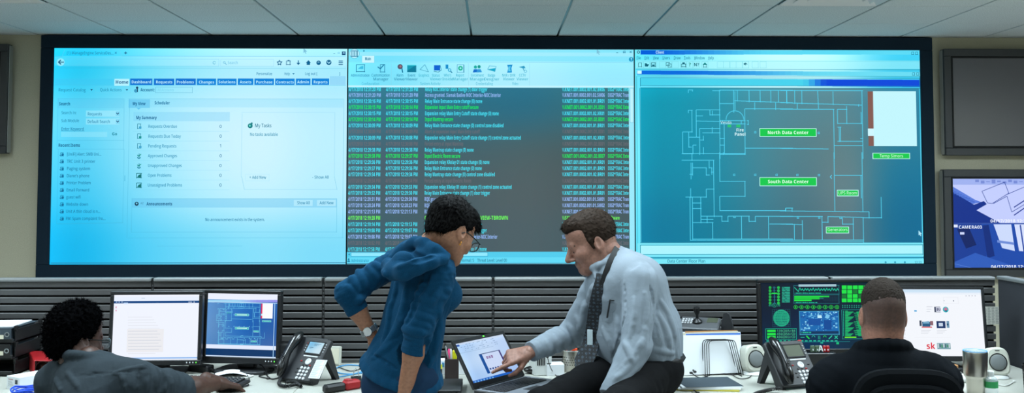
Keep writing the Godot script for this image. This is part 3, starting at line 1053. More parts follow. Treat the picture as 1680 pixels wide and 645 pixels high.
func page_event_log(p: Pic):
	p.ground([
		[rgb8(120, 220, 244), rgb8(158, 230, 247), rgb8(168, 232, 248), rgb8(150, 228, 247)],
		[rgb8(168, 230, 248), rgb8(196, 238, 250), rgb8(200, 239, 250), rgb8(186, 236, 249)],
		[rgb8(150, 226, 246), rgb8(160, 230, 247), rgb8(160, 230, 247), rgb8(150, 228, 246)]])
	var ink := rgb8(40, 165, 195)
	var deep := rgb8(20, 120, 160)
	p.rect(571, 80, 1041, 101, rgb8(110, 215, 242, 0.55))
	p.rect(571, 86, 1041, 92, rgb8(200, 242, 251, 0.35))
	p.line(571, 101.5, 1041, 103, rgb8(120, 200, 225), 0.5)
	p.disc(581.5, 88, 8.2, rgb8(185, 238, 250))
	p.disc(581.5, 88, 8.2, rgb8(70, 180, 210), 7.5)
	p.frame(576.5, 83.5, 586.5, 92.5, deep, 1.1)
	for k in 3:
		p.line(579 + k * 2.6, 84, 579 + k * 2.6, 92, deep, 1.0)
	p.disc(597, 83.6, 1.2, deep)
	p.rect(594, 91.5, 614, 103, rgb8(196, 240, 250))
	p.frame(594, 91.5, 614, 103, rgb8(120, 205, 228, 0.6), 0.4)
	p.text("Main", 598.5, 96.6, 6.6, rgb8(20, 110, 150), 609, true)
	for x in [642, 768.5, 869]:
		p.line(x, 104, x, 141, rgb8(140, 205, 226, 0.8), 0.5)
	var caps := [["Administration", "", 590.5, 575.5, 607], ["Customization", "Manager", 624.5, 609, 640], ["Alarm", "Viewer", 656, 650, 662], ["Event", "Viewer", 675.5, 668.5, 682], ["Graphics", "", 695.5, 686, 704.5], ["Status", "Viewer", 715, 708, 722], ["Who's", "Inside", 734.5, 728, 741], ["Report", "Manager", 755, 747.5, 762], ["Enrolment", "Manager", 783, 772, 794], ["Badge", "Designer", 806.5, 800, 813], ["NVR / DVR", "Viewer", 834.5, 823, 846], ["CCTV", "Viewer", 857, 851, 863]]
	for c in caps:
		p.text(c[0], c[3], 123.5, 6.3, ink if c[2] > 690 else deep, c[4])
		if c[1]:
			p.text(c[1], c[2], 129.8, 6.3, ink if c[2] > 690 else deep, 0, false, 1)
	for c in [["Configuration", 608, 593, 623], ["System Activity", 706, 689, 723], ["Credentialing", 794.5, 780, 809], ["Video", 845.5, 840, 851]]:
		p.text(c[0], c[2], 137.3, 6.0, rgb8(70, 175, 205), c[3])
	# icons
	p.frame(584.5, 106, 598, 117.5, deep, 0.9)
	p.area([[587, 113], [592, 109], [596, 108], [596, 113.5]], rgb8(60, 185, 220))
	p.frame(624, 106, 631, 118, deep, 0.9)
	p.poly([[620, 110], [624, 113], [630, 106]], deep, 1.2)
	p.disc(656.5, 109.5, 4.2, rgb8(85, 85, 105))
	p.disc(657, 109, 1.8, rgb8(160, 110, 120))
	p.line(659.5, 113, 660.5, 118.5, deep, 1.8)
	p.rect(668, 106.5, 683, 118.5, rgb8(10, 120, 150))
	p.area([[668, 106.5], [683, 106.5], [668, 116]], rgb8(20, 150, 175))
	p.rect(668, 106.5, 683, 107.8, rgb8(60, 200, 215))
	p.poly([[697, 106], [689, 114], [703, 118]], rgb8(70, 160, 190), 0.7, true)
	p.rect(712, 107, 722, 115.5, rgb8(10, 95, 205))
	p.poly([[722, 107], [724, 115], [719, 118.5], [712, 117]], deep, 0.8)
	p.rect(731, 106, 735.5, 113, rgb8(20, 140, 200))
	p.disc(737.5, 115, 2.8, rgb8(40, 160, 205), 1.6)
	p.line(739.5, 117, 741.5, 119.5, deep, 1.2)
	p.frame(750, 106, 761, 118.5, rgb8(70, 150, 185), 0.7)
	p.disc(755.5, 112, 3.8, rgb8(25, 175, 140), 1.6)
	p.rect(760.3, 107, 761.5, 119, deep)
	for e in [[780, 110, rgb8(30, 170, 160)], [786, 109.5, rgb8(20, 150, 140)]]:
		p.disc(e[0], e[1], 2.6, e[2])
		p.area([[e[0] - 4.5, 119], [e[0] - 2.5, 113.5], [e[0] + 2.5, 113.5], [e[0] + 4.8, 118.5]], rgb8(20, 110, 200) if e[0] < 783 else rgb8(50, 150, 215))
	p.area([[800, 114], [812, 117.5], [813.5, 111.5]], rgb8(20, 165, 200))
	p.poly([[800, 114], [803, 108], [814, 109], [812, 117.5]], rgb8(70, 170, 200), 0.7, true)
	p.area([[832, 106.5], [841, 106], [839, 112], [840, 119], [832, 119.5], [834, 112]], rgb8(20, 140, 205))
	p.area([[834.5, 109], [838, 108.5], [837, 113], [838, 117], [834, 117]], rgb8(90, 200, 235))
	p.area([[851, 110], [860, 108], [862, 112], [858, 112]], rgb8(40, 150, 190))
	p.disc(862, 117, 2.4, rgb8(70, 170, 205), 1.6)
	p.line(858, 112, 860, 116, rgb8(60, 150, 185), 0.9)
	# window buttons, help, pointer
	p.line(1011, 86.5, 1013.5, 86.5, deep, 0.8)
	p.frame(1022.5, 84, 1025.5, 86.5, deep, 0.7)
	p.text("×", 1034.5, 85.5, 7.5, deep, 0, true, 1)
	p.disc(1035.5, 97.5, 3.7, rgb8(20, 150, 195))
	p.text("?", 1035.5, 97.5, 6, rgb8(200, 240, 250), 0, true, 1)
	p.area([[979, 80.5], [979, 88.5], [981, 87], [982.5, 90], [983.6, 89.5], [982.3, 86.5], [985, 86.1]], rgb8(120, 190, 215))
	# the log
	var y0 := 143.5
	var y1 := 413.5
	var g := Image.create(4, 4, false, Image.FORMAT_RGBA8)
	var tone := [[rgb8(48, 112, 132), rgb8(44, 106, 126), rgb8(40, 104, 126), rgb8(52, 104, 116)],
		[rgb8(64, 96, 110), rgb8(62, 94, 104), rgb8(68, 94, 100), rgb8(66, 88, 92)],
		[rgb8(68, 92, 102), rgb8(70, 90, 96), rgb8(76, 92, 96), rgb8(70, 86, 90)],
		[rgb8(60, 92, 104), rgb8(68, 90, 98), rgb8(74, 92, 98), rgb8(66, 88, 94)]]
	for y in 4:
		for x in 4:
			g.set_pixel(x, y, tone[y][x])
	var a := p.p(571, y0)
	var z := p.p(1033, y1)
	g.resize(int(z.x - a.x), int(z.y - a.y), Image.INTERPOLATE_CUBIC)
	p.im.blit_rect(g, Rect2i(Vector2i.ZERO, g.get_size()), Vector2i(a.round()))
	var cyan := rgb8(70, 228, 248)
	var green := rgb8(12, 240, 92)
	var lilac := rgb8(150, 186, 250)
	var dim := rgb8(104, 104, 112)
	var lime := rgb8(110, 255, 90)
	var rows := [[146.8, cyan, "12:31:20", "12:31:20", "Relay NOC Interior state change (1) door trigger", "02.BR06", "Inte", 800],
		[156.2, lilac, "12:31:20", "12:31:20", "Access granted. Siamak Badiee NOC Interior-NOC Interior", "02.SM06", "Tran", 822],
		[166.2, cyan, "12:30:16", "12:30:15", "Relay Main Entrance state change (0) none", "01.BR01", "Inte", 791.5],
		[176, green, "12:30:15", "12:30:14", "Expansion input Main Entry cutoff secure", "01.XI01", "Exte", 785.5],
		[186.1, cyan, "12:30:15", "12:30:15", "Expansion relay Main Entry Cutoff state change (0) none", "02.XR01", "Inte", 818.5],
		[196, green, "12:30:14", "12:30:14", "Input Mantrap secure", "02.BI01", "Exte", 743.5],
		[206.1, cyan, "12:30:09", "12:30:09", "Relay Main Entrance state change (0) control zone disabled", "01.BR01", "Inte", 826.5],
		[216, dim, "12:30:09", "12:30:09", "Abort or expansion input Main Entry cutoff", "01.XI01", "Inte", 787.5],
		[226.1, cyan, "12:30:09", "12:30:08", "Expansion relay Main Entry Cutoff state change (1) control zone actuated", "02.XR01", "Inte", 855],
		[236.2, dim, "12:30:08", "12:30:08", "Forced entry at input Mantrap", "02.BI01", "Inte", 760.5],
		[246.2, cyan, "12:29:38", "12:29:38", "Relay Mantrap state change (0) none", "02.BR01", "Inte", 777.5],
		[256.2, green, "12:29:38", "12:29:37", "Input Electric Room secure", "02.BI07", "Exte", 755.5],
		[266.2, cyan, "12:29:36", "12:29:36", "Expansion relay XRelay 01 state change (0) none", "01.XR01", "Inte", 803.5],
		[276.4, cyan, "12:29:37", "12:29:36", "Relay Main Entrance state change (0) none", "01.BR01", "Inte", 791],
		[286.4, cyan, "12:29:34", "12:29:34", "Relay Mantrap state change (0) control zone disabled", "02.BR01", "Inte", 812.5],
		[296.8, dim, "12:29:34", "12:29:34", "Forced entry at input Electric Room", "02.BI07", "Inte", 773.5],
		[307, cyan, "12:29:34", "12:29:33", "Expansion relay XRelay 01 state change (1) control zone actuated", "01.XR01", "Inte", 840],
		[317, cyan, "12:29:32", "12:29:30", "Relay Main Entrance state change (1) door trigger", "01.BR01", "Inte", 804],
		[327, lilac, "12:29:31", "12:29:30", "RQE granted. Main Entrance", "01.SM01", "Tran", 759],
		[337.2, lilac, "12:28:24", "12:28:23", "RQE granted. Main Entrance", "01.SM02", "Tran", 759],
		[347.4, lilac, "12:21:13", "12:21:13", "RQE granted. Main Entrance", "01.SM04", "Tran", 759],
		[357.8, lime, "12:19:28", "", "Operator logged on from SMSVIEW-TBROWN", "", "", 834],
		[368.2, cyan, "12:19:14", "12:19:13", "Relay Main Entrance state change (0) none", "01.BR01", "Inte", 791],
		[378.4, cyan, "12:19:08", "12:19:07", "Relay Main Entrance state change (1) door trigger", "01.BR01", "Inte", 799],
		[388.8, lilac, "12:19:08", "12:19:07", "Access granted. Siamak Badiee NOC Interior-NOC Interior", "02.SM06", "Tran", 816.5],
		[399, dim, "12:18:02", "12:18:02", "Forced entry at input Mantrap", "02.BI01", "Inte", 760],
		[409.2, cyan, "12:17:58", "12:17:58", "Relay Main Entrance state change (0) none", "01.BR01", "Inte", 799]]
	for r in rows:
		var shift: float = (r[0] - 146.0) * 0.006
		p.text("4/17/2018 %s PM" % r[2], 572 - shift, r[0], 8.6, r[1], 625.5 - shift, true)
		if r[3]:
			p.text("4/17/2018 %s PM" % r[3], 633 - shift, r[0], 8.6, r[1], 686.5 - shift, true)
		p.text(r[4], 697 - shift, r[0], 8.6, r[1], r[7], true)
		if r[5]:
			p.text("\\\\XNET.001.0002.001.%s" % r[5], 922, r[0], 8.4, r[1], 992.5, true)
			p.text("DIGI*TRAC %s" % r[6], 997, r[0], 8.4, r[1], 1032, true)
		else:
			p.text("\\\\SMSVIEW-TBROWN", 922, r[0], 8.4, r[1], 975, true)
			p.text("Software", 997, r[0], 8.4, r[1], 1017, true)
	p.rect(571, 140.5, 1041, y0 - 0.3, rgb8(190, 238, 250))
	# scroll bars and status line
	p.rect(1033, 143.5, 1041, 414, rgb8(150, 228, 246))
	p.rect(1033.8, 145, 1039, 201, rgb8(186, 238, 250))
	p.frame(1033.8, 145, 1039, 201, rgb8(80, 180, 210), 0.5)
	p.area([[1035.3, 410.7], [1039, 410.7], [1037.1, 413]], deep)
	p.rect(569, 413.3, 1041, 423, rgb8(80, 200, 232))
	p.rect(576, 414.5, 800, 420.3, rgb8(140, 228, 248))
	p.frame(576, 414.5, 800, 420.3, rgb8(30, 140, 180), 0.5)
	p.area([[573.6, 416], [573.6, 419.4], [571.4, 417.7]], rgb8(20, 90, 130))
	p.rect(569, 422.5, 1041, 433, rgb8(96, 214, 242))
	p.disc(572, 425.5, 1.5, deep)
	p.area([[569.5, 430], [570.5, 427.3], [573.5, 427.3], [574.5, 430]], deep)
	p.text("Administrator", 576, 427.7, 6.6, rgb8(10, 130, 175), 606)
	p.text("Off Normal: 5", 748, 427.3, 6.6, rgb8(15, 95, 130), 778)
	p.text("Threat Level: Level 00", 782.5, 427.3, 6.6, rgb8(15, 85, 120), 832)
	p.line(568, 432, 1041, 432.5, rgb8(20, 110, 150), 1.0)


func plan_lines() -> Array:      # the floor plan, in the pixels of the large screen
	var out := []
	for part in [
		[1030, 60, "320,283 342,283;320,283 320,295;342,283 342,288;447,287 487,287;487,283 487,645;560,283 560,400;487,355 560,355;567,290 567,385;580,283 580,340;565,340 871,350;642,283 642,345;700,283 700,345;757,283 757,347;797,283 797,347;840,283 840,348;487,283 871,285;672,348 672,385;783,350 783,385;620,383 871,383;620,383 620,620;487,620 620,620;487,445 620,445;487,462 620,462;510,465 510,620;600,445 600,462;487,540 510,540;487,575 510,575;320,390 340,390;320,390 320,402;340,390 340,505;362,388 487,388;362,388 362,530;362,447 487,450;435,388 435,415;435,415 487,415;447,393 447,415;362,420 395,420;380,487 487,487;380,487 380,620;447,480 447,510;447,487 487,487;395,510 487,510;290,505 340,505;290,505 290,618;290,618 487,620;322,505 322,585;322,533 380,533;322,585 335,585;345,575 360,575;345,575 345,620;400,585 400,620;383,548 400,548;400,525 400,548;630,445 637,445;637,445 637,465;630,465 637,465;620,590 871,592"],
		[1030, 250, "285,8 340,8;340,5 340,42;285,42 455,42;455,42 455,340;487,0 487,153;487,153 620,153;620,153 620,233;487,233 620,233;487,233 487,307;487,307 835,310;620,0 620,10;487,10 620,10;380,0 380,10;335,55 335,140;343,55 343,120;326,116 340,116;343,82 415,82;415,82 415,120;415,120 430,120;430,45 430,82;430,82 445,82;445,82 445,115;440,105 453,105;415,195 455,195;415,195 415,237;305,237 415,237;333,190 333,237;343,237 343,460;387,237 387,372;343,268 387,268;343,298 387,298;343,372 450,372;387,338 455,338;387,355 450,355;420,338 420,372;450,372 450,458;455,338 498,338;498,338 498,365;498,365 530,365;530,365 530,338;530,338 642,338;642,338 642,365;642,365 675,365;675,365 675,338;675,338 871,340;602,340 602,455;745,340 745,455;750,380 871,380;330,465 871,465;343,458 871,460;330,237 330,465;835,310 835,296;835,296 871,296;505,0 505,10"],
		[1280, 60, "0,285 435,288;35,283 35,352;77,283 77,354;115,283 115,355;198,287 203,385;280,290 280,360;0,350 433,363;90,355 90,383;0,385 283,385;283,385 285,645;303,385 303,460;303,385 352,385;352,368 352,460;303,460 433,460;433,288 437,645;303,480 320,480;320,480 320,555;313,480 313,555;303,555 433,555;285,578 433,578;0,592 255,595;428,400 428,460;424,540 436,540;415,358 415,368"],
		[1280, 250, "285,0 288,310;433,0 437,310;288,122 433,122;265,130 272,122;265,130 272,138;0,310 470,315;470,315 470,347;440,347 535,347;535,237 535,347;30,310 30,295;30,295 63,295;63,295 63,312;0,340 222,340;222,340 222,460;222,370 253,370;253,370 253,340;253,340 440,345;440,347 440,475;330,345 330,380;330,380 387,380;387,347 387,460;0,380 118,383;75,380 75,460;118,360 118,460;0,463 440,465;0,470 440,473;428,120 428,240"]]:
		for seg in part[2].split(";"):
			var e: PackedStringArray = seg.split(" ")
			var q := []
			for t in e:
				var xy: PackedStringArray = t.split(",")
				q.append(part[0] + float(xy[0]) / 3.226)
				q.append(part[1] + float(xy[1]) / 3.226)
			out.append(q)
	return out

func page_floor_plan(p: Pic):
	p.ground([
		[rgb8(96, 214, 236), rgb8(150, 234, 246), rgb8(186, 242, 248), rgb8(170, 240, 248), rgb8(70, 200, 232)],
		[rgb8(110, 222, 240), rgb8(160, 236, 247), rgb8(180, 240, 248), rgb8(160, 236, 247), rgb8(90, 208, 236)],
		[rgb8(96, 214, 236), rgb8(140, 230, 245), rgb8(150, 234, 246), rgb8(140, 230, 245), rgb8(96, 210, 238)]])
	var edge := rgb8(10, 120, 150)
	# title bar
	for k in 48:
		var t := k / 47.0
		p.rect(1046 + k * 9.65, 82.3, 1046 + (k + 1) * 9.65 + 0.3, 89.5, rgb8(0, 92, 214).lerp(rgb8(90, 214, 240), smoothstep(0.0, 0.5, t)))
	p.rect(1043, 82.3, 1051, 89.5, rgb8(120, 225, 240))
	p.disc(1047.5, 85.5, 2.4, rgb8(10, 70, 110), 1.4)
	p.text("Client", 1075.5, 85.8, 6.6, rgb8(215, 246, 252), 1090, true)
	for m in [["File", 1044, 1052], ["Edit", 1057, 1065.5], ["View", 1071, 1081], ["Users", 1086.5, 1099.5], ["Draw", 1105, 1117], ["Tools", 1122, 1133], ["Window", 1138.5, 1156.5], ["Help", 1161.5, 1171.5]]:
		p.text(m[0], m[1], 95, 6.6, rgb8(10, 105, 135), m[2])
		p.line(m[1], 97.8, m[1] + 2.4, 97.8, rgb8(10, 105, 135), 0.5)
	p.rect(1043, 99, 1512, 113, rgb8(170, 242, 248, 0.55))
	p.line(1043, 99, 1512, 101.5, rgb8(60, 185, 205, 0.6), 0.5)
	p.line(1043, 112.8, 1512, 115.4, rgb8(30, 150, 180), 0.7)
	var ic := rgb8(15, 100, 120)
	for x in [1045.5, 1056, 1066.5, 1082, 1092, 1103, 1116.5, 1126.5, 1137.5, 1151.5, 1177, 1187, 1198, 1208, 1218.5, 1234, 1247]:
		p.frame(x, 101.2, x + 10, 111.2, rgb8(110, 205, 218, 0.8), 0.5)
	p.frame(1047.5, 103, 1052.5, 109.5, ic, 0.7)
	p.area([[1058, 109], [1058, 104], [1061, 104], [1062, 105.5], [1065, 105.5], [1063, 109]], ic)
	p.frame(1068.5, 103, 1075, 109, ic, 1.1)
	p.rect(1070, 106, 1074, 109, ic)
	p.frame(1093, 102.5, 1098, 107.5, ic, 0.7)
	p.frame(1096, 105, 1101, 110, ic, 0.7)
	p.frame(1118, 105, 1125, 109.5, ic, 0.9)
	p.rect(1119.5, 102.5, 1123.5, 105, ic)
	p.text("?", 1131.5, 106, 8, rgb8(0, 120, 100), 0, true, 1)
	p.text("N?", 1142.5, 106, 7, ic, 0, true, 1)
	p.area([[1152.5, 106.5], [1156.5, 102.5], [1160.5, 106.5]], rgb8(10, 130, 130))
	p.frame(1154, 106, 1159, 110, ic, 0.8)
	p.disc(1223.5, 106, 2.4, ic, 1.4, 3.3, 7.5)
	p.area([[1219.5, 105], [1223.5, 102.5], [1223.5, 107.5]], ic)
	# inner window: bar, pane
	for k in 48:
		var t := k / 47.0
		var x0 := 1045.0 + k * 9.72
		p.rect(x0, 115.7 + t * 2.4, x0 + 10, 122.2 + t * 3.2, rgb8(4, 104, 218).lerp(rgb8(104, 216, 238), smoothstep(0.12, 0.7, t)))
	p.rect(1045.5, 116, 1052.5, 121.2, rgb8(200, 245, 250))
	for e in [[1495.5, 87], [1502, 87], [1497, 121], [1503.5, 121]]:
		p.frame(e[0], e[1] - 1.5, e[0] + 3.5, e[1] + 2.3, rgb8(20, 130, 165), 0.7)
	p.frame(1045.5, 125, 1512, 424.5, rgb8(50, 160, 185), 0.7)
	# blue band at the upper end of the pane
	for k in 48:
		var t := k / 47.0
		var x0 := 1050.0 + k * 9.56
		p.rect(x0, 128.2 + t * 2.8, x0 + 10, 140 + t * 2.6, rgb8(70, 206, 232).lerp(rgb8(8, 70, 214), smoothstep(0.58, 0.68, t)))
	p.frame(1050.5, 128, 1508.5, 141, rgb8(16, 130, 170), 0.7)
	# the plan's ground, the projection's uneven glow put into its colours
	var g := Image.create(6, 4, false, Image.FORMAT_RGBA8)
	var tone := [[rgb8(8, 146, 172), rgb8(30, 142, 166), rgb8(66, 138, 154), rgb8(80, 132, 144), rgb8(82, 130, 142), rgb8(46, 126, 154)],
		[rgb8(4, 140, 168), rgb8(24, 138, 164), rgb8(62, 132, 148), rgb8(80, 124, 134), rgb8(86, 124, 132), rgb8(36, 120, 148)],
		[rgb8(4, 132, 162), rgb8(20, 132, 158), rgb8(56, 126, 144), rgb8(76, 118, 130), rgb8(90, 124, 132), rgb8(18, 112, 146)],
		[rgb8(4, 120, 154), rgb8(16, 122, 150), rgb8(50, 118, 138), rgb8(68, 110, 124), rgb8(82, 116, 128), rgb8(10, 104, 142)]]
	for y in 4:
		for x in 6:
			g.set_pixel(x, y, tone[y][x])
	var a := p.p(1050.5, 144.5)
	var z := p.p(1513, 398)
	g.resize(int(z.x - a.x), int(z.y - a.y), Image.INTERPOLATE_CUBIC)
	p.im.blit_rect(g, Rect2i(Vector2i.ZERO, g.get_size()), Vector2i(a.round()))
	p.frame(1050.5, 144.5, 1513, 398, rgb8(10, 110, 140), 0.8)
	plan(p, func(x, y): return [x, y], 1.0, rgb8(80, 206, 236))
	# lower bars
	p.rect(1046, 398.8, 1515, 421, rgb8(120, 226, 242))
	p.frame(1050.5, 402, 1514, 417.5, rgb8(16, 120, 155), 0.8)
	p.rect(1051.5, 403, 1513, 416.5, rgb8(168, 238, 247))
	p.line(1046, 422, 1515, 423.5, rgb8(16, 130, 165), 1.4)
	p.rect(1043, 425, 1517, 433.5, rgb8(120, 228, 244))
	p.text("00", 1054.5, 428.6, 6.4, rgb8(10, 105, 140), 1061)
	p.text("Data Center Floor Plan", 1094.5, 428.8, 7.2, rgb8(10, 105, 140), 1158)
	for x in [1453, 1468.5, 1484.5]:
		p.disc(x, 430.5, 1.6, rgb8(40, 150, 185))
	p.text("12:31", 1500, 430.8, 6, rgb8(10, 105, 150), 1513)
	p.line(1042, 433, 1516, 434.2, rgb8(20, 110, 145), 1.2)
	p.rect(1509.3, 84, 1516.5, 126, rgb8(20, 110, 140, 0.35))

func plan(p: Pic, f: Callable, k: float, c: Color):
	for q in plan_lines():
		var u = f.call(q[0], q[1])
		var v = f.call(q[2], q[3])
		p.line(u[0], u[1], v[0], v[1], c, 0.9 * k)
	var cc = f.call(1205.7, 196.4)
	p.disc(cc[0], cc[1], 15.0 * k, c, 14.0 * k, PI, TAU)
	for m in [[1204.3, 286.8], [1239, 286.8], [1274, 286.8], [1308, 287], [1343.5, 287.3], [1239, 217], [1343, 218], [1309, 357], [1344, 357], [1379, 357.5], [1205, 356]]:
		var u = f.call(m[0], m[1])
		p.frame(u[0] - 1.2 * k, u[1] - 1.2 * k, u[0] + 1.2 * k, u[1] + 1.2 * k, c, 0.8 * k)
	var box := func(x0: float, y0: float, x1: float, y1: float, fill: Color, rim: Color):
		var u = f.call(x0, y0)
		var v = f.call(x1, y1)
		p.rect(u[0], u[1], v[0], v[1], rim)
		p.rect(u[0] + 1.0 * k, u[1] + 1.0 * k, v[0] - 1.0 * k, v[1] - 1.0 * k, fill)
	var big := k > 0.6
	var pale := rgb8(190, 246, 240)
	var gr := rgb8(14, 196, 74) if big else rgb8(60, 190, 190)
	for b in [[1246, 210.5, 1339.5, 224.5, "North Data Center"], [1246, 291, 1340, 305.5, "South Data Center"], [1431.5, 251, 1493, 261, "Temp Simors"], [1373, 311.5, 1408.5, 322, "UPS Room"], [1355, 372, 1393, 383, "Generators"]]:
		box.call(b[0], b[1], b[2], b[3], gr, pale)
		if big:
			p.text(b[4], (b[0] + b[2]) / 2, (b[1] + b[3]) / 2, 7.6 if b[0] < 1300 else 6.6, rgb8(225, 255, 235), 0, b[0] < 1300, 1)
		else:
			var u = f.call(b[0] + 12, b[1] + 5)
			var v = f.call(b[2] - 12, b[3] - 5)
			p.rect(u[0], u[1], v[0], v[1], rgb8(225, 250, 250))
	box.call(1193.5, 204.5, 1199.5, 209, rgb8(40, 190, 110), rgb8(40, 190, 110))
	box.call(1208, 204.5, 1214.5, 209, rgb8(40, 190, 110), rgb8(40, 190, 110))
	if big:
		p.text("Vesda", 1191, 201, 6.8, rgb8(215, 246, 250), 0, false, 1)
		p.text("Fire", 1214, 213.5, 6.8, rgb8(215, 246, 250), 0, true, 1)
		p.text("Panel", 1214, 220.5, 6.8, rgb8(215, 246, 250), 0, true, 1)
	box.call(1424.2, 150, 1433.2, 239.5, rgb8(128, 88, 80) if big else rgb8(225, 40, 90), rgb8(128, 88, 80) if big else rgb8(225, 40, 90))
	box.call(1433, 149.8, 1503.5, 240, rgb8(190, 240, 247) if big else rgb8(250, 250, 255), rgb8(190, 240, 247) if big else rgb8(250, 250, 255))
	box.call(1424, 211, 1434, 223, rgb8(200, 240, 247), rgb8(200, 240, 247))
	if big:
		p.area([[1507, 378], [1507, 386.5], [1509, 385], [1510.4, 387.8], [1511.6, 387.2], [1510.3, 384.5], [1512.6, 384]], rgb8(170, 225, 240))


# ---------------------------------------------------------------- monitors on the wall
func wall_monitors():
	var zf := -6.99
	var specs := [[Vector3(-3.385, 0, 0), -1, 72.0, 252.0, "large grey-framed wall display, switched off, beside the help desk screen", "off"],
		[Vector3(3.19, 0, 0), 1, 80.0, 255.0, "large grey-framed wall display, switched off, above the lit camera display", "off"],
		[Vector3(3.172, 0, 0), 1, 278.0, 455.0, "large grey-framed wall display showing two blue security camera pictures", "on"]]
	for s in specs:
		var px := 15.0 if s[1] < 0 else 1600.0
		var y1 := at(px, s[2], zf).y
		var y0 := at(px, s[3], zf).y
		var h := y1 - y0
		var w := h * 1.66
		var c := Vector3(s[0].x + s[1] * w / 2, (y0 + y1) / 2, 0)
		var t := thing("wall_display", s[4], "monitor", Vector3(c.x, y0, WALL_Z))
		var b := MB.new()
		b.xf = Transform3D(Basis(), Vector3(0, h / 2, 0))
		b.ring_frame(w, h, 0.052, 0.035, zf - WALL_Z, 0.004)
		put(t, "bezel", b, M.monitor_grey)
		b = MB.new()
		b.xf = Transform3D(Basis(), Vector3(0, h / 2, 0))
		b.ring_frame(w - 0.104, h - 0.104, 0.014, 0.035, zf - WALL_Z - 0.006, 0.002)
		put(t, "inner_rim", b, M.gap_black)
		b = MB.new()
		b.box(Vector3(0, h / 2, 0.02), Vector3(w - 0.02, h - 0.02, 0.04), 0.004)
		put(t, "housing", b, M.monitor_black)
		b = MB.new()
		b.box(Vector3(0, h / 2, -0.001), Vector3(0.4, 0.3, 0.02))
		put(t, "wall_mount", b, M.plastic_matte)
		for e in [-1, 1]:
			b = MB.new()
			b.box(Vector3(e * (w / 2 + 0.0015), h / 2, (zf - WALL_Z) * 0.55), Vector3(0.003, h * 0.98, 0.05), 0.001)
			put(t, "side_trim", b, M.silver)
		var iw := w - 0.132
		var ih := h - 0.132
		var zs := zf - 0.012
		b = MB.new()
		var o := Vector3(-iw / 2, h / 2 + ih / 2, zs - WALL_Z)
		b.face(o, o + Vector3(iw, 0, 0), o + Vector3(iw, -ih, 0), o - Vector3(0, ih, 0), Vector3(0, 0, 1))
		if s[5] == "off":
			put(t, "screen", b, M.dead_screen, Transform3D(), "dark switched off panel")
		else:
			var p := Pic.new(self, 1024, int(1024 * ih / iw), Color.BLACK, o + t.position, Vector3(iw, 0, 0), Vector3(0, -ih, 0))
			page_cameras(p)
			put(t, "screen", b, glowing("camera_screen", p.im, 1.0), Transform3D(), "lit panel with two camera pictures")

func page_cameras(p: Pic):
	p.ground([[rgb8(150, 170, 250), rgb8(198, 208, 255), rgb8(200, 210, 255), rgb8(190, 200, 250)], [rgb8(150, 170, 248), rgb8(196, 204, 255), rgb8(205, 212, 255), rgb8(190, 200, 250)], [rgb8(30, 76, 180), rgb8(44, 92, 190), rgb8(60, 110, 200), rgb8(50, 100, 190)], [rgb8(16, 54, 150), rgb8(26, 66, 164), rgb8(34, 80, 180), rgb8(30, 70, 170)]])
	# upper picture: a yard with a fence, in hard shade
	p.rect(1560, 289, 1760, 366, rgb8(196, 206, 254))
	p.rect(1560, 289, 1760, 303, rgb8(160, 178, 240))
	for k in 9:
		p.rect(1600 + k * 9.0, 295 + (k % 3) * 1.4, 1606 + k * 9.0, 299 + (k % 2) * 2.0, rgb8(120, 140, 215))
	p.area([[1561, 305], [1600, 328], [1611, 332], [1576, 338], [1561, 330]], rgb8(90, 125, 220))
	p.area([[1561, 314], [1598, 336], [1614, 330], [1619, 335], [1602, 345], [1641, 366], [1561, 366]], rgb8(14, 48, 140))
	for k in 40:
		p.rect(1563 + k * 0.9, 312 + k * 0.45 + (k * 7 % 5), 1564.6 + k * 0.9, 313.5 + k * 0.45 + (k * 7 % 5), rgb8(60, 100, 200))
	p.poly([[1611, 314], [1648, 299], [1655, 317], [1628, 334], [1620, 333], [1611, 314]], rgb8(60, 80, 160), 0.7)
	p.poly([[1630, 334], [1652, 322], [1660, 348], [1690, 330], [1685, 305], [1650, 320]], rgb8(60, 80, 160), 0.7)
	p.poly([[1664, 340], [1690, 323], [1690, 335], [1664, 353]], rgb8(40, 60, 150), 1.2)
	p.poly([[1700, 366], [1730, 330], [1760, 325]], rgb8(80, 100, 180), 2.0)
	p.text("04/17/2018 12:31", 1624, 363, 6.6, rgb8(245, 248, 255), 1688, true)
	# lower picture: an entrance seen from above
	p.rect(1560, 367, 1760, 446, rgb8(28, 74, 170))
	p.area([[1561, 367], [1610, 367], [1625, 410], [1600, 446], [1561, 446]], rgb8(22, 60, 150))
	p.area([[1570, 376], [1590, 374], [1602, 402], [1585, 408]], rgb8(12, 34, 100))
	p.rect(1575, 381, 1582, 385, rgb8(205, 215, 250))
	p.area([[1612, 370], [1622, 369], [1632, 420], [1620, 424]], rgb8(14, 44, 124))
	p.area([[1630, 368], [1659, 368], [1665, 412], [1644, 407]], rgb8(205, 220, 252))
	p.area([[1664, 368], [1700, 368], [1704, 414], [1672, 412]], rgb8(215, 226, 254))
	p.area([[1710, 368], [1760, 368], [1760, 420], [1712, 414]], rgb8(180, 200, 245))
	p.area([[1636, 394], [1664, 398], [1664, 402], [1636, 398]], rgb8(110, 140, 215))
	p.line(1674, 370, 1680, 412, rgb8(40, 70, 160), 2.0)
	p.area([[1561, 432], [1600, 415], [1690, 446], [1561, 446]], rgb8(46, 92, 188))
	p.line(1562, 432, 1600, 441, rgb8(90, 130, 210), 0.8)
	p.rect(1563, 368.5, 1571, 373, rgb8(225, 232, 255))
	p.text("CAMERA03", 1572, 373, 6.6, rgb8(240, 245, 255), 1612, true)
	p.text("04/17/2018 12:31", 1625, 438, 6.6, rgb8(245, 248, 255), 1690, true)
	p.line(1560, 366.5, 1760, 366.5, rgb8(20, 40, 110), 0.6)


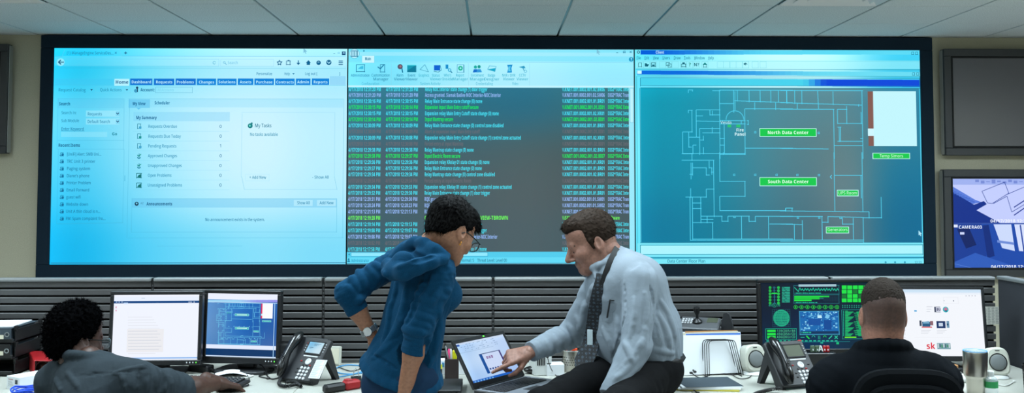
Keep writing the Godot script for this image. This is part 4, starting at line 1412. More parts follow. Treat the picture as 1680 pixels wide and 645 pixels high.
# ---------------------------------------------------------------- slat partition and worktops
const JOINT := -0.832
const MODULE := 0.8295
const PART_TOP := 1.152

func partition():
	# one slat: a rail with a sloping face and a lip that catches the light
	var prof := PackedVector2Array([Vector2(0, 0), Vector2(0.012, 0.002), Vector2(0.0135, 0.0255), Vector2(0.0115, 0.0285), Vector2(0.0, 0.0285)])
	var w := MODULE - 0.013
	var b := MB.new()
	b.xf = Transform3D(Basis(Vector3(0, 0, 1), Vector3.UP, Vector3(-1, 0, 0)), Vector3.ZERO)
	b.prism(prof, -w / 2, w / 2)
	var slat := b.done()
	b = MB.new()
	b.slab(Vector3(-w / 2, 0, -0.05), Vector3(w / 2, 0.018, 0.012), 0.005)
	var cap := b.done()
	b = MB.new()
	b.slab(Vector3(-w / 2, 0.02, -0.045), Vector3(w / 2, PART_TOP - 0.018, -0.022))
	var back := b.done()
	b = MB.new()
	b.slab(Vector3(-0.0065, 0, -0.05), Vector3(0.0065, PART_TOP - 0.001, -0.004), 0.001)
	var post := b.done()
	b = MB.new()
	for k in 22:
		b.box(Vector3(0, 0.72 + k * 0.0188, -0.0045), Vector3(0.004, 0.008, 0.002))
	var slots := b.done()
	for i in 7:
		var x := JOINT + (i - 3) * MODULE + MODULE / 2
		var t := thing("slat_partition", "low grey slatted partition panel " + ["left of the black document trays, at the side wall", "behind the black document trays", "behind the two square monitors", "behind the person in the blue hoodie", "behind the laptop and the person in the tie", "behind the wire sorter of white papers", "behind the person in the dark shirt"][i], "partition", Vector3(x, 0, PART_Z), 0, "slatted partition panels")
		if i == 0:
			t.set_meta("label", "low grey slatted partition panel at the end of the row by the document trays")
		put(t, "cap_rail", cap, M.rail_light, Transform3D(Basis(), Vector3(0, PART_TOP - 0.018, 0)))
		put(t, "back_panel", back, M.gap_black)
		for k in 13:
			put(t, "slat", slat, M.slat_grey, Transform3D(Basis(), Vector3(0, 1.1345 - 0.0285 - k * 0.0376, -0.0135)))
		var po := put(t, "post", post, M.post_black, Transform3D(Basis(), Vector3(-MODULE / 2, 0, 0)))
		put(po, "slots", slots, M.leg_grey)
		var lower := MB.new()
		lower.slab(Vector3(-w / 2, 0.03, -0.04), Vector3(w / 2, 0.615, -0.008), 0.003)
		put(t, "lower_panel", lower, M.panel_cloth)
	# the side screen at the right end
	var x1 := JOINT + 4 * MODULE
	var t2 := thing("side_partition", "plain charcoal cloth partition standing across the end of the worktop", "partition", Vector3(x1 + 0.03, 0, -4.2))
	var c := MB.new()
	c.slab(Vector3(-0.022, 0.03, -0.73), Vector3(0.022, PART_TOP - 0.012, 0.95), 0.004)
	put(t2, "cloth_panel", c, M.panel_cloth)
	c = MB.new()
	c.slab(Vector3(-0.027, PART_TOP - 0.014, -0.735), Vector3(0.027, PART_TOP + 0.004, 0.955), 0.004)
	put(t2, "cap_rail", c, M.rail_light)
	c = MB.new()
	for z in [-0.6, 0.85]:
		c.slab(Vector3(-0.03, 0, z - 0.03), Vector3(0.03, 0.03, z + 0.03), 0.004)
	put(t2, "glide_feet", c, M.plastic_matte)

func worktops():
	var d0 := PART_Z + 0.004
	var d1 := -4.0
	var labels := ["beneath the document trays at the end of the row", "beneath the two square monitors", "beneath the laptop and pen cup", "beneath the white web page monitor"]
	for i in 4:
		var x0 := JOINT + (i - 2) * 2 * MODULE
		var w := 2 * MODULE
		var t := thing("worktop", "pale laminate worktop " + labels[i], "desk", Vector3(x0 + w / 2, 0, (d0 + d1) / 2), 0, "joined worktops along the partition")
		var b := MB.new()
		b.slab(Vector3(-w / 2 + 0.001, DESK - 0.028, (d0 - d1) / 2 + 0.001), Vector3(w / 2 - 0.001, DESK, (d1 - d0) / 2 - 0.004), 0.002)
		put(t, "top", b, M.worktop)
		b = MB.new()
		b.slab(Vector3(-w / 2 + 0.001, DESK - 0.03, (d1 - d0) / 2 - 0.004), Vector3(w / 2 - 0.001, DESK - 0.001, (d1 - d0) / 2), 0.001)
		put(t, "edge_band", b, M.worktop_edge)
		for sx in [-1, 1]:
			for sz in [-1, 1]:
				b = MB.new()
				var q := Vector3(sx * (w / 2 - 0.06), 0, sz * ((d1 - d0) / 2 - 0.08))
				b.slab(q + Vector3(-0.025, 0.0, -0.025), q + Vector3(0.025, DESK - 0.028, 0.025), 0.004)
				put(t, "leg", b, M.leg_grey)


# ---------------------------------------------------------------- desk monitors
# place: centre of the screen face; a frame, a housing, a lit picture, a stand down to the desk
func desk_monitor(label: String, c: Vector3, w: float, h: float, yaw: float, tilt: float, bezel: float, bottom: float, page: Callable, frame_mat: Material, energy: float, tex_w: int, square: bool) -> Node3D:
	var t := thing("desk_monitor", label, "monitor", Vector3(c.x, DESK, c.z))
	var face := Transform3D(Basis(Vector3.UP, yaw) * Basis(Vector3.RIGHT, -tilt), c - t.position)
	var b := MB.new()
	b.ring_frame(w, h, bezel, -0.03, 0.006, 0.003, bottom)
	put(t, "bezel", b, frame_mat, face)
	b = MB.new()
	b.box(Vector3(0, 0, -0.022), Vector3(w - 0.006, h - 0.006, 0.03), 0.006)
	b.box(Vector3(0, -0.01, -0.05), Vector3(w * 0.72, h * 0.72, 0.04), 0.012)
	put(t, "housing", b, M.plastic_matte, face)
	var iw := w - 2 * bezel
	var ih := h - bezel - bottom
	var o := Vector3(-iw / 2, h / 2 - bezel, 0.001)
	var wf := Transform3D(face.basis, c)
	var p := Pic.new(self, tex_w, int(tex_w * ih / iw), Color.BLACK, wf * o, wf.basis.x * iw, wf.basis.y * -ih)
	page.call(p)
	b = MB.new()
	b.face(o, o + Vector3(iw, 0, 0), o + Vector3(iw, -ih, 0), o - Vector3(0, ih, 0), Vector3(0, 0, 1))
	put(t, "screen", b, glowing("monitor_picture", p.im, energy), face, "lit screen")
	# stand
	var turn := Basis(Vector3.UP, yaw)
	var low := c.y - DESK - h / 2
	b = MB.new()
	b.slab(Vector3(-0.045 if square else -0.06, 0.012, -0.085), Vector3(0.045 if square else 0.06, low + h * 0.55, -0.045), 0.008)
	put(t, "stand_neck", b, M.plastic_charcoal, Transform3D(turn, Vector3.ZERO))
	b = MB.new()
	b.xf = Transform3D(Basis(Vector3.RIGHT, PI / 2), Vector3(0, 0.014, -0.05))
	b.prism(round_rect(0.26 if square else 0.3, 0.2, 0.05), 0.0, 0.014, 0.003)
	put(t, "stand_base", b, M.plastic_charcoal, Transform3D(turn, Vector3.ZERO))
	# buttons below the picture
	for k in 4:
		b = MB.new()
		b.box(Vector3(w / 2 - 0.062 + k * 0.014, -h / 2 + bottom * 0.5, 0.007), Vector3(0.005, 0.006, 0.003), 0.001)
		put(t, "power_light" if k == 3 else "button", b, M.led_green if k == 3 else M.key_light, face)
	return t

func page_white_form(p: Pic):
	p.im.fill(rgb8(240, 244, 255))
	p.rect(185, 487, 330, 494, rgb8(232, 240, 254))
	p.rect(232, 489.0, 238, 490.0, rgb8(190, 204, 224))
	p.rect(184, 493.8, 330, 497.6, rgb8(14, 70, 132))
	for k in 3:
		p.rect(190 + k * 4.4, 495.1, 192.6 + k * 4.4, 496.3, rgb8(190, 215, 245))
	p.rect(309, 495.2, 315, 496.2, rgb8(225, 235, 250))
	p.rect(317.5, 494.9, 319.5, 496.5, rgb8(225, 235, 250))
	p.rect(203, 496.8, 210, 499.2, rgb8(200, 220, 248))
	p.rect(190, 503, 191.2, 506, rgb8(210, 60, 110))
	p.rect(190, 508.5, 191.2, 511, rgb8(210, 60, 110))
	for k in 14:
		var y := 520.0 + k * 4.6
		p.rect(210, y, 250 + (k * 37 % 17), y + 0.8, rgb8(226, 228, 234))
	p.rect(208, 540, 268, 578, rgb8(236, 236, 240))
	for k in 7:
		p.rect(210, 543 + k * 5, 258 + (k * 23 % 9), 543.9 + k * 5, rgb8(210, 214, 224))
	p.rect(180, 586.5, 330, 589, rgb8(150, 190, 240))

func page_small_plan(p: Pic):
	p.ground([[rgb8(86, 140, 200), rgb8(50, 120, 196), rgb8(30, 104, 186), rgb8(40, 100, 180)], [rgb8(90, 140, 196), rgb8(48, 116, 192), rgb8(24, 96, 178), rgb8(36, 94, 172)], [rgb8(80, 132, 190), rgb8(56, 120, 190), rgb8(48, 108, 180), rgb8(60, 104, 172)]])
	p.rect(330, 480, 470, 492.2, rgb8(236, 240, 255))
	for k in 24:
		p.rect(337 + k * 4.9, 492.2, 342.2 + k * 4.9, 496.2, rgb8(160, 215, 245).lerp(rgb8(150, 150, 235), smoothstep(0.4, 0.8, k / 23.0)))
	p.rect(330, 496.2, 470, 497.2, rgb8(200, 232, 252))
	plan(p, func(x, y): return [355.2 + (x - 1119.9) * 0.2405, 497.6 + (y - 147.7) * 0.2734], 0.34, rgb8(120, 216, 246))
	p.rect(330, 566.5, 470, 573.5, rgb8(228, 236, 255))
	p.rect(330, 573.2, 470, 584.5, rgb8(8, 54, 104))
	p.rect(330, 584.5, 470, 587, rgb8(214, 232, 255))
	p.rect(330, 587, 470, 591, rgb8(26, 60, 140))
	p.line(338, 497, 338, 590, rgb8(190, 226, 250), 1.1)
	p.line(449.5, 497, 449.5, 590, rgb8(170, 210, 245), 1.0)

func dashes(p: Pic, x0: float, x1: float, y0: float, y1: float, c: Color):      # a line of print too small to read
	var x := x0
	var k := 0
	while x < x1 - 1.0:
		var w := 0.9 + 0.7 * float((k * 7) % 4)
		p.rect(x, y0, minf(x + w, x1), y1, c)
		x += w + (0.5 if k % 4 else 1.2)
		k += 1

func page_green(p: Pic):
	p.ground([[rgb8(6, 22, 42), rgb8(4, 26, 48), rgb8(4, 30, 46)], [rgb8(4, 24, 50), rgb8(2, 30, 66), rgb8(4, 34, 56)], [rgb8(6, 36, 62), rgb8(4, 44, 82), rgb8(4, 40, 64)]])
	var g := rgb8(30, 224, 70)
	var teal := rgb8(24, 188, 150)
	var mint := rgb8(40, 200, 160)
	# discs in two columns with a ladder between
	for k in 6:
		var y := 472.0 + k * 5.1
		p.disc(1263.4, y, 2.3, rgb8(30, 180, 70))
		p.disc(1277.2, y, 2.3, rgb8(30, 190, 80))
		p.line(1267.5, y, 1273, y, rgb8(30, 110, 150), 0.6)
	p.line(1270.3, 470, 1270.3, 497, rgb8(50, 150, 190), 0.7)
	p.rect(1266, 480.4, 1275, 482.2, g)
	for k in 10:
		p.rect(1283, 471 + k * 2.6, 1296, 473 + k * 2.6, rgb8(36, 170, 140))
		p.rect(1284 + k * 37 % 5, 471.4 + k * 2.6, 1287 + k * 37 % 5, 472.2 + k * 2.6, rgb8(8, 60, 70))
	p.disc(1270.5, 501, 3.4, teal, 2.9)
	p.text("4479/36", 1270.5, 501.2, 4.8, mint, 0, true, 1, 2)
	# graph and bars
	p.rect(1310, 466.8, 1372, 470, rgb8(205, 235, 250))
	p.frame(1302.3, 468.5, 1376.5, 482.5, rgb8(30, 130, 140), 0.6)
	p.line(1303.5, 472, 1310, 478.5, teal, 0.9)
	for k in 15:
		var x := 1310 + k * 4.4
		var hgt := 4.6 - 1.6 * absf(sin(k * 1.3))
		p.line(x, 477.6 - (k % 2), x + 2.2, 477 - hgt, teal, 0.9)
		p.line(x + 2.2, 477 - hgt, x + 4.4, 477.6 - ((k + 1) % 2), teal, 0.9)
	dashes(p, 1304, 1348, 480.4, 481.8, teal)
	p.frame(1302.3, 484, 1376.5, 498, rgb8(30, 120, 130), 0.6)
	p.rect(1303, 485.5, 1360.5, 488, g)
	p.rect(1303, 488.2, 1344.5, 491.3, rgb8(24, 200, 60))
	p.rect(1344.5, 489, 1351.5, 490.6, rgb8(30, 110, 120))
	p.rect(1303, 491.8, 1331.5, 494.3, g)
	for k in 16:
		p.line(1351 + k * 1.6, 486.5, 1351 + k * 1.6, 494, rgb8(20, 60, 80), 0.5)
	dashes(p, 1304, 1342, 495.9, 497.2, teal)
	for k in 8:
		p.disc(1305.3 + k * 9.7, 504, 3.3, rgb8(40, 190, 60), 2.4)
		p.rect(1304.6 + k * 9.7, 502.6, 1306.2 + k * 9.7, 505.4, g)
		if k < 7:
			p.line(1309 + k * 9.7, 504, 1311.5 + k * 9.7, 504, g, 0.7)
	# globe on a grid
	for k in 9:
		p.line(1267.5 + k * 3.6, 507.5, 1267.5 + k * 3.6, 536, rgb8(30, 110, 120), 0.4)
		p.line(1267.5, 507.5 + k * 3.6, 1296, 507.5 + k * 3.6, rgb8(30, 110, 120), 0.4)
	p.disc(1282, 522, 13.4, rgb8(30, 170, 130))
	for k in 9:
		var half := sqrt(maxf(0.0, 150.0 - pow(511.8 + k * 2.6 - 522.0, 2.0)))
		dashes(p, 1282 - half, 1282 + half, 511.2 + k * 2.6, 512.4 + k * 2.6, rgb8(10, 104, 98))
	# code table
	p.frame(1256.3, 539.5, 1306.5, 557, teal, 0.7)
	for k in 3:
		p.rect(1258.8, 541.2 + k * 5.2, 1272.6, 545 + k * 5.2, g)
		p.text(["139CD05/88", "456CD54/CD", "A96ED03/CD"][k], 1274, 543.2 + k * 5.2, 5.0, rgb8(90, 225, 160), 1305, true, 0, 2)
	# the blue circuit picture
	p.rect(1312, 510.5, 1376.5, 549, rgb8(22, 104, 176))
	p.frame(1312, 510.5, 1376.5, 549, rgb8(80, 190, 210), 0.6)
	var r := RandomNumberGenerator.new()
	r.seed = 4
	for k in 150:
		var x := r.randf_range(1313, 1372)
		var y := r.randf_range(511.5, 542)
		p.rect(x, y, x + r.randf_range(0.8, 4), y + r.randf_range(0.8, 2.4), [rgb8(110, 190, 230), rgb8(70, 150, 210), rgb8(10, 70, 150), rgb8(150, 215, 240)][k % 4])
	p.rect(1326, 523, 1346, 534, rgb8(16, 80, 160))
	p.rect(1352, 525, 1364, 541, rgb8(14, 74, 150))
	p.rect(1341.5, 517.5, 1348, 522, rgb8(190, 235, 250))
	p.disc(1357.5, 519.5, 3.4, rgb8(120, 195, 235))
	p.rect(1313, 543.5, 1376, 548, rgb8(8, 50, 90))
	dashes(p, 1315, 1331, 545.0, 546.6, mint)
	# tools
	for k in 7:
		var x := 1316.0 + k * 9.3
		var y := 553.5
		match k:
			0: p.line(x - 2.5, y, x + 3, y, mint, 0.9)
			1: p.line(x - 2, y - 2, x + 2, y + 2, g, 1.4)
			2: p.disc(x, y, 2.8, mint, 2.0, PI, TAU)
			3:
				p.line(x - 1.2, y - 2.4, x - 1.2, y + 2.4, mint, 0.8)
				p.line(x + 1.2, y - 2.4, x + 1.2, y + 2.4, mint, 0.8)
			4: p.disc(x, y, 2.6, g, 1.7, PI, TAU)
			5: p.line(x - 2.4, y + 2.4, x + 2.4, y - 2.4, mint, 1.1)
			6:
				p.line(x - 2.2, y - 2.2, x + 2.2, y + 2.2, mint, 0.9)
				p.line(x - 2.2, y + 2.2, x + 2.2, y - 2.2, mint, 0.9)
	p.line(1256, 561.2, 1394, 561.2, rgb8(24, 150, 150), 0.7)
	for k in 17:
		p.rect(1257.5 + k * 7.0, 558.6, 1262 + k * 7.0, 560.2, mint)
	p.rect(1346, 562, 1350.5, 563.6, mint)
	p.rect(1372, 561.5, 1376.5, 565, rgb8(24, 190, 120))
	# squares
	for j in 4:
		for i in 8:
			p.rect(1381 + i * 9.1, 468.5 + j * 7.1, 1389 + i * 9.1, 474.8 + j * 7.1, g if (i * 3 + j * 5 + i * j) % 3 != 1 else rgb8(16, 120, 50))
	for j in 2:
		for i in 12:
			p.disc(1382.5 + i * 3.8, 501.5 + j * 3, 1.0, rgb8(30, 160, 130))
	# listing
	p.frame(1381.5, 508.5, 1436, 556, rgb8(30, 150, 140), 0.7)
	for k in 26:
		var y := 510.0 + k * 1.62
		p.rect(1383, y, 1384.6, y + 1.0, teal)
		p.rect(1386.5, y, 1391 + (k * 53 % 11), y + 1.2, rgb8(28, 190, 110))
		p.rect(1409 - (k * 31 % 9), y, 1420, y + 1.2, rgb8(28, 190, 110))
	p.rect(1386, 552.5, 1405, 554.6, rgb8(110, 230, 40))

func page_shop(p: Pic):
	p.im.fill(rgb8(243, 246, 252))
	p.rect(1400, 470, 1620, 480, rgb8(206, 228, 246))
	p.rect(1400, 480, 1620, 483, rgb8(232, 240, 250))
	for k in 4:
		p.rect(1584 + k * 5, 485, 1586 + k * 5, 486, rgb8(150, 160, 180))
	p.frame(1548, 488, 1572, 498, rgb8(228, 230, 238), 0.5)
	p.rect(1548, 493, 1549.5, 494.3, rgb8(190, 195, 205))
	p.rect(1563.5, 493, 1565, 494.5, rgb8(60, 70, 100))
	p.rect(1500, 509, 1504, 511.5, rgb8(90, 170, 220))
	for k in 3:
		p.rect(1520, 503 + k * 4, 1530 - k * 2, 503.8 + k * 4, rgb8(200, 204, 214))
	p.rect(1533, 503.5, 1543, 512.5, rgb8(40, 50, 80))
	p.rect(1535.5, 504, 1543, 512, rgb8(205, 210, 225))
	p.text("BU", 1540, 508, 5.4, rgb8(50, 50, 90), 0, true, 1)
	p.disc(1551.5, 508, 4.7, rgb8(40, 180, 190))
	p.area([[1548, 507], [1552, 504], [1555, 508], [1551, 511]], rgb8(200, 120, 150))
	p.area([[1549, 510], [1553, 509], [1554, 512]], rgb8(20, 70, 110))
	p.rect(1508.5, 526, 1512, 535, rgb8(60, 70, 90))
	p.rect(1513, 528, 1526, 536, rgb8(30, 90, 130))
	p.area([[1515, 528], [1524, 527], [1525, 531], [1514, 531]], rgb8(120, 170, 200))
	p.rect(1512, 536.3, 1529, 537.8, rgb8(214, 60, 70))
	p.rect(1526, 527, 1531, 534, rgb8(140, 100, 110))
	p.rect(1536.5, 527, 1551, 538.5, rgb8(24, 50, 100))
	p.rect(1540, 530, 1547, 535.5, rgb8(200, 215, 235))
	p.rect(1553, 527, 1557.5, 538, rgb8(110, 150, 180))
	p.rect(1553.5, 531, 1556, 534, rgb8(20, 70, 100))
	for k in 3:
		p.rect(1511, 542 + k * 2.4, 1527 - k * 2, 542.5 + k * 2.4, rgb8(198, 200, 210))
		p.rect(1537, 542 + k * 2.4, 1553 - k * 3, 542.5 + k * 2.4, rgb8(198, 200, 210))
	p.rect(1500, 553.5, 1560, 553.9, rgb8(232, 232, 238))
	p.text("sk", 1519.5, 568, 14, rgb8(222, 40, 62), 1534.5, true)
	p.rect(1537.5, 563, 1559.5, 573, rgb8(120, 160, 170))
	for k in 7:
		p.rect(1538.5 + k * 3, 564 + (k % 3), 1540.5 + k * 3, 571 - (k % 2), [rgb8(205, 215, 220), rgb8(60, 100, 110), rgb8(60, 140, 90)][k % 3])
	for k in 10:
		p.rect(1470, 500 + k * 6, 1486, 500.6 + k * 6, rgb8(206, 210, 220))


# ---------------------------------------------------------------- things that come more than once
func desk_phone(label: String, base: Vector3, yaw: float, lit: bool, coil: Array, card: bool):
	var t := thing("desk_phone", label, "telephone", base, yaw, "desk phones")
	var a := deg_to_rad(51.0)
	var w := 0.198
	var L := 0.214
	var S := Transform3D(Basis(Vector3.RIGHT, Vector3(0, sin(a), -cos(a)), Vector3(0, cos(a), sin(a))), Vector3(0, 0.016, 0.06))
	var b := MB.new()
	b.xf = Transform3D(Basis(), Vector3(0, L / 2, 0))
	b.prism(round_rect(w, L, 0.014), -0.022, 0.004, 0.004)
	put(t, "body", b, M.plastic_charcoal, S)
	# two wedge legs behind
	for sx in [-1, 1]:
		b = MB.new()
		b.xf = Transform3D(Basis(Vector3(0, 0, 1), Vector3.UP, Vector3(-1, 0, 0)), Vector3.ZERO)
		var f := S.origin.z
		b.prism(PackedVector2Array([Vector2(f - 0.02, 0), Vector2(f - 0.005, 0.012), Vector2(f - L * cos(a) * 0.86 - 0.012, 0.01 + L * sin(a) * 0.84), Vector2(f - L * cos(a) - 0.055, 0.0), Vector2(f - L * cos(a) - 0.035, 0.0), Vector2(f - L * cos(a) * 0.8, L * sin(a) * 0.55), Vector2(f - 0.05, 0.0)]), -sx * (w / 2 - 0.004), -sx * (w / 2 - 0.03), 0.0)
		put(t, "stand_leg", b, M.plastic_charcoal)
	# handset in its cradle on the left
	b = MB.new()
	var path := []
	var rad := []
	for k in 15:
		var u := k / 14.0
		path.append(Vector3(-w / 2 + 0.03, lerpf(0.0, L + 0.006, u), 0.022 + 0.02 * sin(PI * u)))
		rad.append(0.86 * [0.012, 0.021, 0.0255, 0.0265, 0.0245, 0.0215, 0.0195, 0.019, 0.0195, 0.0215, 0.0245, 0.0265, 0.0255, 0.021, 0.012][k])
	b.tube(path, rad, 16)
	var hs := put(t, "handset", b, M.handset_black, S)
	b = MB.new()
	for k in 7:
		b.box(Vector3(-w / 2 + 0.032, 0.05 + k * 0.006, 0.0545 + 0.0015 * k), Vector3(0.022, 0.002, 0.002))
	put(hs, "speaker_slots", b, M.gap_black)
	# display
	b = MB.new()
	b.xf = Transform3D(Basis(), Vector3(0.032, L - 0.052, 0))
	b.ring_frame(0.098, 0.068, 0.007, 0.003, 0.008, 0.002)
	put(t, "display_frame", b, M.plastic_matte, S)
	b = MB.new()
	var o := Vector3(0.032 - 0.042, L - 0.025, 0.006)
	b.face(o, o + Vector3(0.084, 0, 0), o + Vector3(0.084, -0.054, 0), o + Vector3(0, -0.054, 0), Vector3(0, 0, 1))
	if lit:
		var p := Pic.new(self, 168, 108, rgb8(150, 205, 235))
		p.ground([[rgb8(130, 195, 232), rgb8(190, 226, 244)], [rgb8(176, 220, 242), rgb8(206, 234, 248)]])
		for k in 3:
			p.rect(60, 14 + k * 8, 140 - k * 22, 18 + k * 8, rgb8(90, 140, 175))
		p.rect(20, 52, 66, 57, rgb8(60, 110, 150))
		p.rect(20, 62, 50, 65, rgb8(110, 160, 190))
		put(t, "display", b, glowing("phone_display", p.im, 0.9), S, "pale blue lit display")
	else:
		put(t, "display", b, M.lcd_dim, S, "grey green unlit display")
	b = MB.new()
	b.box(Vector3(0.032, L - 0.095, 0.005), Vector3(0.082, 0.006, 0.004), 0.001)
	put(t, "soft_key_strip", b, M.key_light, S)
	b = MB.new()
	b.xf = Transform3D(Basis(Vector3.RIGHT, PI / 2), Vector3(0.034, L - 0.121, 0.003))
	b.lathe([Vector2(0.0155, 0), Vector2(0.0155, 0.004), Vector2(0.0135, 0.0055), Vector2(0.0075, 0.0055), Vector2(0.0065, 0.004), Vector2(0, 0.004)], 20)
	put(t, "navigation_ring", b, M.key_light, S)
	for r in 4:
		for c in 3:
			b = MB.new()
			b.xf = Transform3D(Basis(Vector3.RIGHT, PI / 2), Vector3(0.014 + c * 0.0195, L - 0.153 - r * 0.0165, 0.003))
			b.lathe([Vector2(0.0068, 0), Vector2(0.0068, 0.003), Vector2(0.005, 0.005), Vector2(0, 0.0052)], 12)
			put(t, "dial_key", b, M.key_light, S)
	for k in 4:
		for sx in [-0.022, 0.087]:
			b = MB.new()
			b.box(Vector3(sx, L - 0.032 - k * 0.012, 0.005), Vector3(0.006, 0.004, 0.003), 0.001)
			put(t, "line_key", b, M.red if k == 0 and sx < 0 else M.key_light, S)
	for e in [[-0.006, 0.121, "red"], [0.074, 0.121, "key_dark"], [0.014, 0.139, "key_dark"], [0.034, 0.139, "key_dark"], [0.054, 0.139, "red"], [0.079, 0.158, "key_dark"], [-0.006, 0.158, "key_dark"], [0.079, 0.176, "key_dark"], [-0.006, 0.176, "key_dark"]]:
		b = MB.new()
		b.box(Vector3(e[0], L - e[1], 0.005), Vector3(0.011, 0.006, 0.005), 0.002)
		put(t, "function_key", b, M[e[2]], S)
	b = MB.new()
	b.box(Vector3(w / 2 - 0.012, L - 0.004, 0.0), Vector3(0.02, 0.009, 0.012), 0.003)
	put(t, "message_lamp", b, M.red if not lit else M.plastic_matte, S)
	if card:
		b = MB.new()
		var cx := Transform3D(Basis(Vector3(0, 0, 1), 0.06), Vector3(w / 2 + 0.012, 0.062, 0.008))
		var p := Pic.new(self, 128, 192, rgb8(216, 220, 224))
		for k in 20:
			p.rect(8, 8 + k * 9, 58 + (k * 31 % 40), 11 + k * 9, rgb8(120, 126, 134))
			p.rect(104, 8 + k * 9, 120, 11 + k * 9, rgb8(120, 126, 134))
		b.face(Vector3(-0.03, 0.045, 0.0012), Vector3(0.03, 0.045, 0.0012), Vector3(0.03, -0.045, 0.0012), Vector3(-0.03, -0.045, 0.0012), Vector3(0, 0, 1))
		var cd := put(t, "list_card", b, printed("phone_list", p.im), S * cx, "white card with a printed list")
		b = MB.new()
		b.box(Vector3.ZERO, Vector3(0.06, 0.09, 0.002))
		put(cd, "card_back", b, M.paper)
	# coiled cord
	b = MB.new()
	b.tube(coil_path(coil, 0.006, 0.007), 0.0022, 5)
	putw(t, "coiled_cord", b, M.cable_black)

func round_speaker(label: String, base: Vector3, yaw: float):
	var t := thing("desk_speaker", label, "speaker", base, yaw, "small white desk speakers")
	var b := MB.new()
	var tilt := Transform3D(Basis(Vector3.RIGHT, -0.2), Vector3(0, 0.072, 0))
	var prof := PackedVector2Array()
	for k in 28:
		var a := TAU * k / 28
		var v := Vector2(cos(a), sin(a))
		var wx := 0.052 - 0.006 * v.y
		prof.append(Vector2(signf(v.x) * pow(absf(v.x), 0.62) * wx, signf(v.y) * pow(absf(v.y), 0.62) * 0.062))
	b.prism(prof, -0.05, 0.028, 0.008)
	put(t, "case", b, M.cream_plastic, tilt)
	b = MB.new()
	b.xf = Transform3D(Basis(Vector3.RIGHT, PI / 2), Vector3(0, -0.004, 0.0275))
	b.lathe([Vector2(0.04, 0), Vector2(0.0385, 0.003), Vector2(0.035, 0.001), Vector2(0.0345, 0.0)], 28, Vector3.ZERO, Vector3.UP, false, false)
	put(t, "ring", b, M.plastic_matte, tilt)
	b = MB.new()
	b.xf = Transform3D(Basis(Vector3.RIGHT, PI / 2), Vector3(0, -0.004, 0.027))
	b.lathe([Vector2(0.034, 0), Vector2(0.0335, 0.004), Vector2(0.028, 0.0075), Vector2(0.015, 0.009), Vector2(0, 0.0095)], 28)
	put(t, "grille", b, M.grille_grey, tilt)
	b = MB.new()
	b.box(Vector3(0, 0.047, 0.0285), Vector3(0.02, 0.004, 0.002), 0.001)
	put(t, "name_plate", b, M.key_dark, tilt)
	b = MB.new()
	b.lathe([Vector2(0.052, 0), Vector2(0.055, 0.004), Vector2(0.05, 0.012), Vector2(0.03, 0.018), Vector2(0.024, 0.03)], 28)
	put(t, "foot", b, M.white_plastic)

func keyboard(label: String, c: Vector3, yaw: float):
	var t := thing("keyboard", label, "keyboard", c, yaw)
	var b := MB.new()
	b.box(Vector3(0, 0.0135, 0), Vector3(0.45, 0.016, 0.16), 0.005, Basis(Vector3.RIGHT, 0.05))
	put(t, "case", b, M.plastic_matte)
	for r in 6:
		b = MB.new()
		var x := -0.21
		var n := 0
		while x < 0.2:
			var w := 0.0165 if not (r == 5 and n == 3) else 0.1
			if absf(x - 0.082) > 0.008:
				b.box(Vector3(x + w / 2, 0.0235 + 0.0012 * (5 - r), -0.06 + r * 0.0225), Vector3(w, 0.008, 0.018), 0.003)
			x += w + 0.0025
			n += 1
		put(t, "key_row", b, M.key_cap)
	return t

func cable(label: String, points: Array, r: float, m: Material, called := "cable"):
	var o: Vector3 = points[0]
	var t := thing(called, label, "cable", Vector3(o.x, DESK, o.z), 0, "loose cables on the worktop")
	var b := MB.new()
	b.tube(smooth_path(points, 8), r, 7)
	putw(t, "sheath", b, m)
	for e in [0, -1]:
		b = MB.new()
		b.box(points[e], Vector3(0.014, 0.009, 0.012), 0.002)
		putw(t, "plug", b, m)

func d(px: float, py: float, lift := 0.004) -> Vector3:     # on the worktop
	return on(px, py, DESK + lift)


